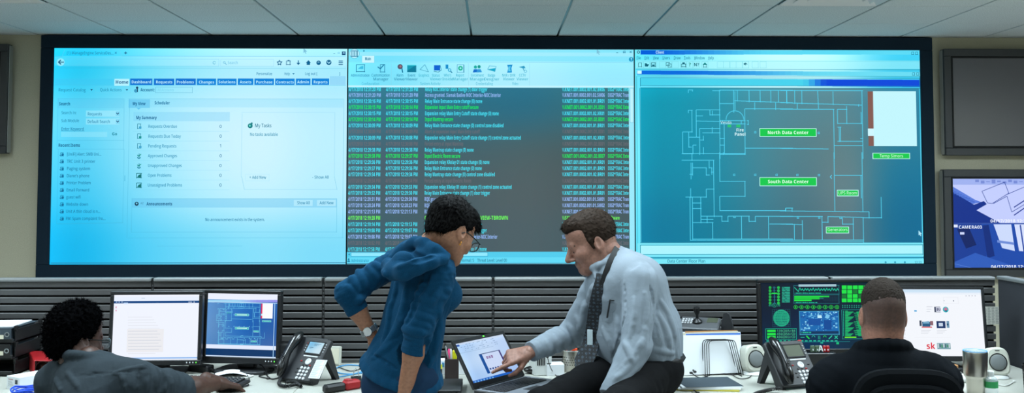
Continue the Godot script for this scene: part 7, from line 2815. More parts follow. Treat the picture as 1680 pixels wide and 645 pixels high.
func woman() -> Node3D:
	var R := Vector3(0.62, 0, 0.785).normalized()
	var D := Vector3(0.785, 0, -0.62).normalized()
	var N := at(703, 417, -3.78)
	var Ls := at(652, 430, -3.89)
	var Rs := at(722, 450, -3.67)
	var Le := at(570, 481, -3.83)
	var Lw := at(612, 553, -3.84)
	var Re := at(688, 540, -3.62)
	var Rw := at(661, 652, -3.66)
	var C1 := at(693, 458, -3.79)
	var C2 := at(676, 535, -3.8)
	var C3 := at(658, 596, -3.81)
	var hipL := C3 - R * 0.09 + Vector3(0, -0.05, 0)
	var hipR := C3 + R * 0.09 + Vector3(0, -0.05, 0)
	var ftL := Vector3(hipL.x, 0.07, hipL.z) + D * 0.02
	var ftR := Vector3(hipR.x, 0.07, hipR.z) - D * 0.02
	var t := figure("standing person in a blue hoodie and jeans, hand on hip, looking down at the laptop", Vector3(C3.x, 0, C3.z))
	# head: turned away past profile, bent down
	var Hf := Vector3(cos(0.8), 0, -sin(0.8))
	var Hr := Vector3(sin(0.8), 0, cos(0.8))
	var pitch := -0.52
	var f := Hf.rotated(Hr, pitch)
	var u := Vector3.UP.rotated(Hr, pitch)
	var H := at(738.5, 381, -3.745)
	var into := empty_mesh()
	var box := around([H], 0.17)
	body_of(into, box[0], box[1], 0.0034, 3, func(h: Field):
		head_shape(h, H, Hr, u, f, 0.96, 0.0)
		h.limb(H + (-u * 0.03 - f * 0.035), N + Vector3(0, -0.02, 0), 0.05, 0.056, 0.03))
	box = around([N, Ls, Rs, Le, Lw, Re, Rw, hipL, ftL, ftR, hipR], 0.14)
	body_of(into, box[0], box[1], 0.011, 3, func(h: Field):
		h.limb(N + Vector3(0, 0.05, 0) + D * 0.03, N - Vector3(0, 0.03, 0), 0.05, 0.06, 0.03)
		h.limb(N - Vector3(0, 0.05, 0), C2, 0.1, 0.09, 0.04, D, 0.7)
		h.limb(C2, C3, 0.09, 0.11, 0.04, D, 0.75)
		h.limb(Ls, Rs, 0.04, 0.04, 0.04)
		for a in [[Ls, Le, Lw], [Rs, Re, Rw]]:
			h.limb(a[0], a[1], 0.04, 0.034, 0.02)
			h.limb(a[1], a[1].lerp(a[2], 0.35), 0.036, 0.037, 0.02)
			h.limb(a[1].lerp(a[2], 0.35), a[2], 0.037, 0.0235, 0.02)
		for a in [[hipL, ftL], [hipR, ftR]]:
			h.limb(a[0], a[0].lerp(a[1], 0.5), 0.07, 0.045, 0.03)
			h.limb(a[0].lerp(a[1], 0.5), a[1], 0.045, 0.03, 0.03))
	var ra := (Rw - Re).normalized()
	for e in [[Rw, ra, -Vector3(-0.75, 0, 0.66), D, [[0.25, 0.3, 0.2], [0.3, 0.35, 0.2], [0.35, 0.4, 0.25], [0.4, 0.4, 0.3]]], [Lw, (C3 - R * 0.12 - D * 0.02 - Lw).normalized(), (D * 0.5 + R).normalized(), Vector3(0, 0.5, 0) - D, [[0.5, 0.5, 0.3], [0.5, 0.5, 0.3], [0.6, 0.5, 0.3], [0.6, 0.6, 0.3]]]]:
		var al: Vector3 = e[1]
		var pm: Vector3 = (e[2] - al * al.dot(e[2])).normalized()
		var th: Vector3 = e[3] - al * al.dot(e[3])
		th = (th - pm * pm.dot(th)).normalized()
		box = around([e[0], e[0] + al * 0.1], 0.11)
		body_of(into, box[0], box[1], 0.0034, 3, func(h: Field): hand_shape(h, e[0], al, pm, th, e[4], 0.2, 0.93))
	putw(t, "body", mesh_of(into), M.skin_tan, "tan skin of face, neck and forearms")
	# hair: short, full crown, cropped nape
	var hair := empty_mesh()
	box = around([H], 0.18)
	body_of(hair, box[0], box[1], 0.0036, 5, func(h: Field):
		var ax := Basis(Hr, u, -f)
		h.egg(H + u * 0.045 - f * 0.022, Vector3(0.08, 0.09, 0.097), ax, 0.02)
		h.egg(H + u * 0.08 + f * 0.045, Vector3(0.062, 0.046, 0.058), ax, 0.03)
		h.egg(H + u * 0.07 + f * 0.1, Vector3(0.036, 0.022, 0.022), ax, 0.03)
		h.egg(H - u * 0.005 - f * 0.066, Vector3(0.06, 0.055, 0.036), ax, 0.02)
		h.egg(H - u * 0.055 + f * 0.108, Vector3(0.12, 0.115, 0.098), ax, 0.012, true)
		for e in [-1.0, 1.0]:
			h.egg(H + Hr * e * 0.088 - u * 0.02 - f * 0.004, Vector3(0.034, 0.044, 0.03), ax, 0.012, true)
		h.clip(H - u * 0.038 - f * 0.06, (-u * 0.95 + f * 0.12).normalized(), 0.2)
		h.ripple(0.003, Vector3(70, 70, 70)))
	var flow := func(p: Vector3, n: Vector3) -> Vector3:
		var w := p - H
		var d := (f * 0.9 - u * 0.45) if w.dot(f) > 0.0 else (-u * 0.9 - f * 0.12)
		return (d - n * n.dot(d) * 0.95 + n * 0.1).normalized()
	strands(hair, 5200, 0.024, 0.0009, flow, 11)
	putw(t, "hair", mesh_of(hair), M.hair_black, "short black hair")
	eyes(t, H, Hr, u, f, 0.96)
	# glasses, earring, watch
	var g := Node3D.new()
	g.name = "glasses"
	t.add_child(g)
	g.position = Vector3.ZERO
	var fr := MB.new()
	for e in [-1.0, 1.0]:
		var loop := []
		for k in 21:
			var a := TAU * k / 20
			loop.append(H + Hr * (e * 0.034 + 0.026 * signf(cos(a)) * pow(absf(cos(a)), 0.7)) + u * (-0.004 + 0.018 * signf(sin(a)) * pow(absf(sin(a)), 0.7)) + f * (0.118 - 0.012 * absf(cos(a) * e + 1.0) * 0.5))
		fr.tube(loop, 0.0021, 6, false)
		fr.tube([H + Hr * e * 0.061 + u * 0.006 + f * 0.108, H + Hr * e * 0.074 + u * 0.006 + f * 0.07, H + Hr * e * 0.0765 + u * 0.008 + f * 0.01, H + Hr * e * 0.0765 - u * 0.008 - f * 0.012], 0.0022, 6)
	fr.tube([H - Hr * 0.009 + f * 0.116, H + u * 0.003 + f * 0.119, H + Hr * 0.009 + f * 0.116], 0.002, 6)
	putw(g, "glasses_frame", fr, M.glasses_black)
	for e in [-1.0, 1.0]:
		var ln := MB.new()
		ln.xf = Transform3D(Basis(Hr, u, -f), H + Hr * e * 0.034 - u * 0.004 + f * 0.113)
		ln.prism(round_rect(0.05, 0.034, 0.012), -0.0008, 0.0008)
		putw(g, "lens", ln, M.clear_lens)
	var er := MB.new()
	er.tube(smooth_path([H + Hr * 0.073 - u * 0.034 + f * 0.0, H + Hr * 0.079 - u * 0.04, H + Hr * 0.078 - u * 0.05 + f * 0.002, H + Hr * 0.072 - u * 0.046], 4), 0.0016, 6)
	putw(t, "earring", er, M.gold)
	var wa := MB.new()
	var fa := (Lw - Le).normalized()
	var wc := Le.lerp(Lw, 0.84)
	wa.lathe([Vector2(0.029, -0.011), Vector2(0.0315, -0.0105), Vector2(0.0315, 0.0105), Vector2(0.029, 0.011)], 28, wc, fa, false, false)
	var watch := putw(t, "wrist_watch", wa, M.silver, "silver bracelet watch")
	wa = MB.new()
	var out := (Vector3(-0.2, 0.25, 1.0) - fa * fa.dot(Vector3(-0.2, 0.25, 1.0))).normalized()
	wa.lathe([Vector2(0.018, 0), Vector2(0.018, 0.005), Vector2(0.0155, 0.007), Vector2(0, 0.007)], 20, wc + out * 0.0305, out)
	put(watch, "dial", wa, M.chrome)
	for k in 9:
		wa = MB.new()
		var v := out.rotated(fa, 0.75 + k * 0.6)
		wa.box(wc + v * 0.0325, Vector3(0.0155, 0.022, 0.003), 0.001, Basis(fa.cross(v), fa, v))
		put(watch, "link", wa, M.silver)
	# jeans
	var jn := empty_mesh()
	box = around([C3, hipL, hipR, ftL, ftR], 0.17)
	body_of(jn, box[0], box[1], 0.011, 9, func(h: Field):
		h.limb(C3 + Vector3(0, 0.02, 0), C3 - Vector3(0, 0.06, 0), 0.13, 0.145, 0.04, D, 0.78)
		for e in [-1.0, 1.0]:
			h.egg(C3 + R * e * 0.065 - D * 0.045 - Vector3(0, 0.09, 0), Vector3(0.08, 0.09, 0.075), Basis(R, Vector3.UP, -D), 0.04)
		for a in [[hipL, ftL], [hipR, ftR]]:
			h.limb(a[0], a[0].lerp(a[1], 0.5), 0.09, 0.062, 0.03, Vector3.ZERO, 1.0, 0.006, 14.0, 8.0)
			h.limb(a[0].lerp(a[1], 0.5), a[1], 0.062, 0.052, 0.02, Vector3.ZERO, 1.0, 0.008, 22.0, 8.0))
	putw(t, "jeans", mesh_of(jn), M.denim, "blue denim jeans")
	# hoodie
	var hd := empty_mesh()
	var Rc := Re.lerp(Rw, 0.34)
	var Lc := Le.lerp(Lw, 0.42)
	box = around([N, Ls, Rs, Le, C3, Re], 0.14)
	var field := body_of(hd, box[0] - Vector3(0, 0.02, 0), box[1], 0.0044, 6, func(h: Field):
		h.limb(C1 + Vector3(0, 0.02, 0), C2, 0.137, 0.125, 0.03, D, 0.72, 0.009, 4.0, 13.0)
		h.limb(C2, C3 - Vector3(0, 0.03, 0), 0.125, 0.152, 0.05, D, 0.84, 0.009, 5.0, 12.0)
		h.limb(C3 - Vector3(0, 0.03, 0), C3 - Vector3(0, 0.11, 0), 0.152, 0.15, 0.04, D, 0.88, 0.008, 5.0, 12.0)
		for e in [-1.0, 1.0]:
			h.egg(C1 + D * 0.075 + R * e * 0.055 - Vector3(0, 0.06, 0), Vector3(0.055, 0.06, 0.06), Basis(R, Vector3.UP, -D), 0.05)
		h.limb(Ls.lerp(N, 0.35), Rs.lerp(N, 0.35), 0.062, 0.062, 0.05)
		# sleeves, bunched towards the cuffs
		for a in [[Ls, Le, Lc, 0.86], [Rs, Re, Rc, 0.96]]:
			h.limb(a[0], a[1], 0.064 * a[3], 0.054 * a[3], 0.016, Vector3.ZERO, 1.0, 0.008, 22.0, 12.0)
			h.limb(a[1], a[2], 0.054 * a[3], 0.047 * a[3], 0.016, Vector3.ZERO, 1.0, 0.008, 45.0, 10.0)
		# hem band
		for k in 24:
			var a := TAU * k / 24
			var b2 := TAU * (k + 1) / 24
			var hc := C3 - Vector3(0, 0.035, 0)
			var q0 := R * cos(a) * 0.145 + D * sin(a) * 0.118
			var q1 := R * cos(b2) * 0.145 + D * sin(b2) * 0.118
			h.limb(hc + q0 + Vector3(0, -0.2 * q0.x - 0.23 * q0.z, 0), hc + q1 + Vector3(0, -0.2 * q1.x - 0.23 * q1.z, 0), 0.03, 0.03, 0.012)
		h.clip(at(650, 637, -3.68), Vector3(-0.2, -1, -0.23), 0.5)
		# cuffs
		for a in [[Re, Rw, Rc, 0.047], [Le, Lw, Lc, 0.0425]]:
			var ad: Vector3 = (a[1] - a[0]).normalized()
			h.limb(a[2] - ad * 0.045, a[2] + ad * 0.01, a[3], a[3], 0.004)
			h.clip(a[2], ad, 0.075)
		# hood lying on the shoulders
		var low := [at(729, 425, -3.61), at(708, 430, -3.575), at(686, 437, -3.565), at(664, 446, -3.585), at(646, 446, -3.64), at(637, 436, -3.71)]
		for k in low.size() - 1:
			h.limb(low[k], low[k + 1], [0.018, 0.024, 0.029, 0.031, 0.03][k], [0.024, 0.029, 0.031, 0.03, 0.028][k], 0.014, Vector3.ZERO, 1.0, 0.004, 14.0, 10.0)
		var rim := [at(733, 420, -3.63), at(715, 409, -3.625), at(697, 400, -3.66), at(681, 399, -3.72), at(664, 410, -3.77), at(647, 426, -3.77)]
		for k in rim.size() - 1:
			h.limb(rim[k], rim[k + 1], [0.016, 0.02, 0.022, 0.024, 0.026][k], [0.02, 0.022, 0.024, 0.026, 0.028][k], 0.012, Vector3.ZERO, 1.0, 0.004, 14.0, 10.0)
		h.limb(at(660, 428, -3.66), at(706, 419, -3.625), 0.036, 0.024, 0.03)
		h.limb(at(672, 412, -3.655), at(692, 425, -3.60), 0.009, 0.007, 0.016, Vector3.ZERO, 1.0, 0, 0, 0, true)
		fold(h, 690, 427, 650, 440, 0.007, 0.012)
		fold(h, 712, 420, 676, 430, 0.006, 0.012, true)
		# creases: bunched sleeves, pull lines down the back, the sleeve seam
		for e in [[664, 497, 708, 512, 0.011], [660, 511, 706, 524, 0.012], [658, 524, 703, 537, 0.011], [657, 538, 699, 548, 0.011], [678, 478, 704, 496, 0.011], [706, 500, 722, 474, 0.009], [690, 470, 716, 462, 0.008],
				[586, 444, 600, 472, 0.011], [575, 455, 588, 480, 0.011], [602, 437, 620, 462, 0.010], [568, 470, 590, 496, 0.010], [612, 432, 634, 452, 0.009], [584, 497, 600, 484, 0.008],
				[668, 470, 640, 560, 0.011], [652, 462, 636, 520, 0.010], [640, 500, 628, 565, 0.010], [664, 520, 622, 580, 0.011], [650, 560, 612, 588, 0.010], [720, 505, 712, 575, 0.010], [716, 540, 704, 600, 0.010]]:
			fold(h, e[0], e[1], e[2], e[3], e[4], 0.014)
		fold(h, 704, 446, 684, 486, 0.007, 0.012, true)
		fold(h, 684, 486, 668, 530, 0.007, 0.012, true)
		fold(h, 700, 556, 694, 606, 0.010, 0.014, true)
		fold(h, 610, 582, 650, 606, 0.005, 0.008, true)
		# room for the neck
		h.limb(N + Vector3(0, 0.0, 0), H - u * 0.06, 0.05, 0.056, 0.012, Vector3.ZERO, 1.0, 0, 0, 0, true))
	putw(t, "hoodie", mesh_of(hd), M.hoodie, "deep blue hooded sweatshirt with pushed up sleeves")
	shoes(t, ftL, ftR, D)
	return t


func man_in_tie() -> Node3D:
	var D := Vector3(-0.94, 0, 0.34).normalized()
	var L := Vector3(0.34, 0, 0.94).normalized()      # towards his left, nearer the camera
	var N := at(1004, 431, -4.15)
	var Ls := at(1050, 462, -4.0)
	var Rs := at(990, 464, -4.29)
	var Le := at(1044, 568, -3.92)
	var Lw := at(999, 652, -3.83)
	var Re := at(938, 548, -4.42)
	var Rw := at(868, 578, -4.275)
	var C1 := at(1026, 478, -4.15)
	var C2 := at(1046, 545, -4.16)
	var C3 := at(1056, 600, -4.17)
	var hipL := C3 + L * 0.09 - Vector3(0, 0.005, 0)
	var hipR := C3 - L * 0.09 - Vector3(0, 0.005, 0)
	var kneeR := at(890, 668, -3.86)
	var kneeL := at(985, 700, -3.62)
	var ftL := Vector3(kneeL.x + 0.05, 0.07, kneeL.z + 0.02)
	var ftR := Vector3(kneeR.x + 0.02, 0.07, kneeR.z + 0.06)
	var t := figure("person in a pale shirt and patterned tie sitting on the worktop, pointing at the laptop", Vector3(C3.x, 0, C3.z))
	var Hf := Vector3(-0.985, 0, 0.17).normalized()
	var Hr := Vector3(-0.17, 0, -0.985).normalized()      # his right, away from the camera
	var f := Hf.rotated(Hr, -0.40)
	var u := Vector3.UP.rotated(Hr, -0.40)
	var H := at(970, 398, -4.15)
	var into := empty_mesh()
	var box := around([H], 0.17)
	body_of(into, box[0], box[1], 0.0034, 3, func(h: Field):
		head_shape(h, H, Hr, u, f, 1.02, 1.0)
		h.limb(H + (-u * 0.03 - f * 0.035), N, 0.06, 0.066, 0.03)
		h.limb(H - u * 0.07 + f * 0.02, N + D * 0.04, 0.045, 0.05, 0.03))
	box = around([N, Ls, Rs, Le, Lw, Re, Rw, hipL, hipR, kneeL, kneeR, ftL, ftR], 0.16)
	body_of(into, box[0], box[1], 0.012, 3, func(h: Field):
		h.limb(N + Vector3(0, 0.04, 0) + D * 0.02, N - Vector3(0, 0.03, 0), 0.06, 0.07, 0.03)
		h.limb(C1, C2, 0.12, 0.13, 0.04, D, 0.8)
		h.limb(C2, C3, 0.13, 0.12, 0.04, D, 0.8)
		h.limb(Ls, Rs, 0.045, 0.045, 0.04)
		for a in [[Ls, Le, Lw], [Rs, Re, Rw]]:
			h.limb(a[0], a[1], 0.042, 0.036, 0.02)
			h.limb(a[1], a[2], 0.037, 0.0265, 0.02)
		for a in [[hipL, kneeL, ftL], [hipR, kneeR, ftR]]:
			h.limb(a[0], a[1], 0.07, 0.05, 0.03)
			h.limb(a[1], a[2], 0.048, 0.035, 0.03))
	# the pointing hand and the resting one
	var tip := at(812, 595, -4.25)
	var al := (tip - Rw).normalized()
	var pm := Vector3(0.05, -0.75, -0.65)
	pm = (pm - al * al.dot(pm)).normalized()
	var th := al.cross(pm).normalized()
	if th.z < 0:
		th = -th
	box = around([Rw, Rw + al * 0.12], 0.1)
	body_of(into, box[0], box[1], 0.003, 3, func(h: Field):
		hand_shape(h, Rw + al * 0.002, al, pm, th, [[0.05, 0.1, 0.06], [0.8, 1.2, 0.7], [0.95, 1.3, 0.8], [1.05, 1.3, 0.8]], 0.7, 1.0)
		h.limb(Rw - al * 0.04, Rw + al * 0.02, 0.026, 0.023, 0.015, pm, 0.8))
	var al2 := (Lw - Le).normalized()
	var pm2 := Vector3(-0.3, -0.8, 0.1)
	pm2 = (pm2 - al2 * al2.dot(pm2)).normalized()
	var th2 := al2.cross(pm2).normalized()
	box = around([Lw, Lw + al2 * 0.12], 0.1)
	body_of(into, box[0], box[1], 0.0036, 3, func(h: Field): hand_shape(h, Lw, al2, pm2, th2, [[0.2, 0.3, 0.2], [0.25, 0.35, 0.2], [0.3, 0.4, 0.2], [0.35, 0.4, 0.2]], 0.1, 1.0))
	putw(t, "body", mesh_of(into), M.skin_pale, "ruddy skin of face and hands")
	var hair := empty_mesh()
	box = around([H], 0.18)
	body_of(hair, box[0], box[1], 0.004, 5, func(h: Field):
		var ax := Basis(Hr, u, -f)
		h.egg(H + u * 0.042 - f * 0.022, Vector3(0.081, 0.096, 0.101), ax, 0.02)
		h.egg(H + u * 0.096 + f * 0.04, Vector3(0.056, 0.034, 0.056), ax, 0.03)
		h.egg(H - u * 0.052 + f * 0.118, Vector3(0.12, 0.128, 0.098), ax, 0.01, true)
		for e in [-1.0, 1.0]:
			h.egg(H + Hr * e * 0.09 + u * 0.05 + f * 0.085, Vector3(0.03, 0.05, 0.04), ax, 0.015, true)
			h.egg(H + Hr * e * 0.09 - u * 0.026 - f * 0.012, Vector3(0.034, 0.046, 0.024), ax, 0.01, true)
			h.limb(H + Hr * e * 0.071 + u * 0.02 + f * 0.016, H + Hr * e * 0.072 - u * 0.012 + f * 0.014, 0.009, 0.006, 0.01)
		h.clip(H - u * 0.05 - f * 0.06, (-u - f * 0.15).normalized(), 0.2)
		h.ripple(0.002, Vector3(60, 60, 60)))
	strands(hair, 5200, 0.02, 0.0007, func(p: Vector3, n: Vector3) -> Vector3:
		var w := p - H
		var d := (f * 0.8 + u * 0.15) if w.dot(u) > 0.1 and w.dot(f) > 0.02 else (-f * 0.55 - u * 0.75)
		return (d - n * n.dot(d) * 0.95 + n * 0.1).normalized(), 12)
	putw(t, "hair", mesh_of(hair), M.hair_brown, "short brown hair")
	eyes(t, H, Hr, u, f, 1.02)
	# shirt
	var sh := empty_mesh()
	var Lc := Le.lerp(Lw, 0.98)
	var Rc := Re.lerp(Rw, 0.97)
	box = around([N, Ls, Rs, Le, Re, Rw, C3], 0.15)
	var shirt := body_of(sh, box[0], box[1], 0.0044, 8, func(h: Field):
		h.limb(C1, C2, 0.158, 0.168, 0.05, L, 1.12, 0.008, 3.5, 16.0)
		h.limb(C2, C3 + Vector3(0, 0.02, 0), 0.168, 0.155, 0.05, L, 1.12, 0.010, 7.0, 16.0)
		h.egg(C2 + D * 0.075 + Vector3(0, -0.01, 0), Vector3(0.13, 0.12, 0.1), Basis(L, Vector3.UP, -D), 0.06)
		h.limb(Ls.lerp(N, 0.3), Rs.lerp(N, 0.3), 0.075, 0.075, 0.06)
		h.limb(N + Vector3(0.01, -0.02, 0), C1, 0.08, 0.12, 0.06)
		h.egg(C1 + Vector3(0.09, 0.015, 0), Vector3(0.07, 0.11, 0.14), Basis(), 0.06)
		h.limb(Ls, Le, 0.074, 0.06, 0.014, Vector3.ZERO, 1.0, 0.009, 4.0, 17.0)
		h.limb(Le, Lc, 0.06, 0.045, 0.014, Vector3.ZERO, 1.0, 0.008, 9.0, 17.0)
		h.limb(Rs, Re, 0.072, 0.058, 0.03, Vector3.ZERO, 1.0, 0.009, 9.0, 16.0)
		h.limb(Re, Rc, 0.058, 0.042, 0.02, Vector3.ZERO, 1.0, 0.009, 24.0, 12.0)
		for e in [[946, 520, 962, 556, 0.012], [935, 535, 950, 566, 0.012], [921, 545, 934, 574, 0.011], [908, 552, 918, 576, 0.010], [960, 498, 950, 540, 0.012], [896, 560, 904, 580, 0.009], [972, 470, 958, 510, 0.011],
				[1058, 482, 1052, 566, 0.007], [1040, 490, 1034, 552, 0.006], [1054, 560, 1016, 608, 0.008], [1044, 588, 1008, 624, 0.007], [1024, 562, 1036, 592, 0.006],
				[1078, 515, 1100, 570, 0.009], [1084, 495, 1108, 556, 0.009], [1070, 572, 1104, 580, 0.008], [1012, 520, 1010, 578, 0.007], [990, 540, 1004, 578, 0.008]]:
			fold(h, e[0], e[1], e[2], e[3], e[4], 0.014)
		for e in [[1024, 468, 1014, 560], [1014, 560, 1004, 590], [1066, 470, 1072, 540]]:
			fold(h, e[0], e[1], e[2], e[3], 0.006, 0.007, true)
		h.clip(C3 + Vector3(0, 0.035, 0), Vector3.DOWN, 0.145)
		for a in [[Le, Lw, Lc, 0.042], [Re, Rw, Rc, 0.04]]:
			var ad: Vector3 = (a[1] - a[0]).normalized()
			h.limb(a[2] - ad * 0.055, a[2] + ad * 0.01, a[3], a[3], 0.006)
			h.clip(a[2], ad, 0.06)
		# collar: a stand round the neck
		for k in 16:
			var q := []
			for j in [k, k + 1]:
				var a: float = TAU * j / 16
				q.append(N + D * (sin(a) * 0.07 + 0.034) + L * cos(a) * 0.069 + Vector3(0, 0.018 - 0.034 * sin(a), 0))
			h.limb(q[0], q[1], 0.015, 0.015, 0.008)
		for e in [-1.0, 1.0]:
			h.limb(N + D * 0.085 + L * e * 0.02 + Vector3(0, -0.01, 0), N + D * 0.1 + L * e * 0.055 + Vector3(0, -0.055, 0), 0.02, 0.008, 0.01)
		h.limb(N, H - u * 0.05, 0.063, 0.058, 0.006, Vector3.ZERO, 1.0, 0, 0, 0, true))
	putw(t, "shirt", mesh_of(sh), M.shirt, "pale blue long sleeved shirt")
	# trousers and belt
	var tr := empty_mesh()
	box = around([C3, hipL, hipR, kneeL, kneeR, ftL, ftR], 0.18)
	body_of(tr, box[0], box[1], 0.0095, 4, func(h: Field):
		h.limb(C3 + Vector3(0, 0.03, 0), C3 - Vector3(0, 0.0, 0), 0.150, 0.152, 0.04, L, 1.12, 0.006, 20.0, 6.0)
		for e in [-1.0, 1.0]:
			h.egg(C3 + L * e * 0.085 - D * 0.0 - Vector3(0, 0.01, 0), Vector3(0.09, 0.086, 0.12), Basis(L, Vector3.UP, -D), 0.04)
		for a in [[hipL, kneeL, ftL], [hipR, kneeR, ftR]]:
			h.limb(a[0], a[1], 0.092, 0.072, 0.04, Vector3.ZERO, 1.0, 0.009, 12.0, 8.0)
			h.limb(a[1], a[2], 0.072, 0.058, 0.02, Vector3.ZERO, 1.0, 0.008, 14.0, 8.0)
		h.clip(C3 + Vector3(0, 0.05, 0), Vector3.UP)
		h.clip(Vector3(C3.x, DESK + 0.002, C3.z), Vector3.DOWN, 0.21))
	putw(t, "trousers", mesh_of(tr), M.trousers, "black trousers")
	var bl := MB.new()
	var pts := []
	for k in 33:
		var a := TAU * k / 32
		pts.append(C3 + Vector3(0, 0.04, 0) + D * sin(a) * 0.156 + L * cos(a) * 0.172)
	bl.tube(pts, 0.013, 6, false)
	putw(t, "belt", bl, M.lanyard)
	# lanyard, tie, badge, pocket with a pen: laid on the shirt where they show
	var toward := -fwd
	var lan := []
	for e in [[1013, 407], [1008, 417], [1002, 429], [997, 442], [992, 455], [987, 468]]:
		lan.append(touch(shirt, e[0], e[1]) + toward * 0.004)
	putw(t, "lanyard", ribbon(lan, [0.03, 0.03, 0.03, 0.029, 0.027, 0.024], toward, 0.002), M.lanyard, "black neck strap")
	var tie := []
	for e in [[986, 449], [984, 458], [981, 475], [978, 495], [976, 515], [974, 535], [972, 552], [968, 568], [963, 582], [955, 596], [948, 606]]:
		var q := touch(shirt, e[0], e[1])
		if not tie.is_empty() and q.distance_to(tie[-1]) > 0.09:
			q = hit(e[0], e[1], tie[-1], fwd)
		tie.append(q + toward * 0.01)
	putw(t, "tie", ribbon(tie, [0.038, 0.034, 0.045, 0.054, 0.06, 0.064, 0.068, 0.074, 0.08, 0.074, 0.03], toward + Vector3(-0.6, 0, 0), 0.006), M.tie, "navy tie with pale rings")
	var bd := MB.new()
	var bq: Vector3 = tie[6] + Vector3(-0.012, 0.0, 0.012)
	bd.box(bq, Vector3(0.024, 0.062, 0.003), 0.001, Basis(Vector3.UP, -0.45))
	putw(t, "badge", bd, M.badge, "white identity badge")
	var pk := []
	for y in [497, 505, 513, 521, 529]:
		pk.append(touch(shirt, 1000 - (y - 497) * 0.08, y) + toward * 0.0015)
	var pocket := putw(t, "pocket", ribbon(pk, [0.056, 0.056, 0.056, 0.054, 0.046], toward + Vector3(-0.25, 0, 0), 0.0015), M.shirt)
	var pc: Vector3 = pk[1]
	var pn := MB.new()
	pn.tube([pc + toward * 0.006 + Vector3(0.004, 0.034, 0), pk[3] + toward * 0.006 + Vector3(-0.006, 0, 0)], 0.0032, 8)
	pn.box(pc + toward * 0.008 + Vector3(0.01, 0.03, 0), Vector3(0.022, 0.004, 0.004), 0.001)
	put(pocket, "pen", pn, M.plastic_black)
	shoes(t, ftL, ftR, Vector3(-0.5, 0, 0.86).normalized())
	return t


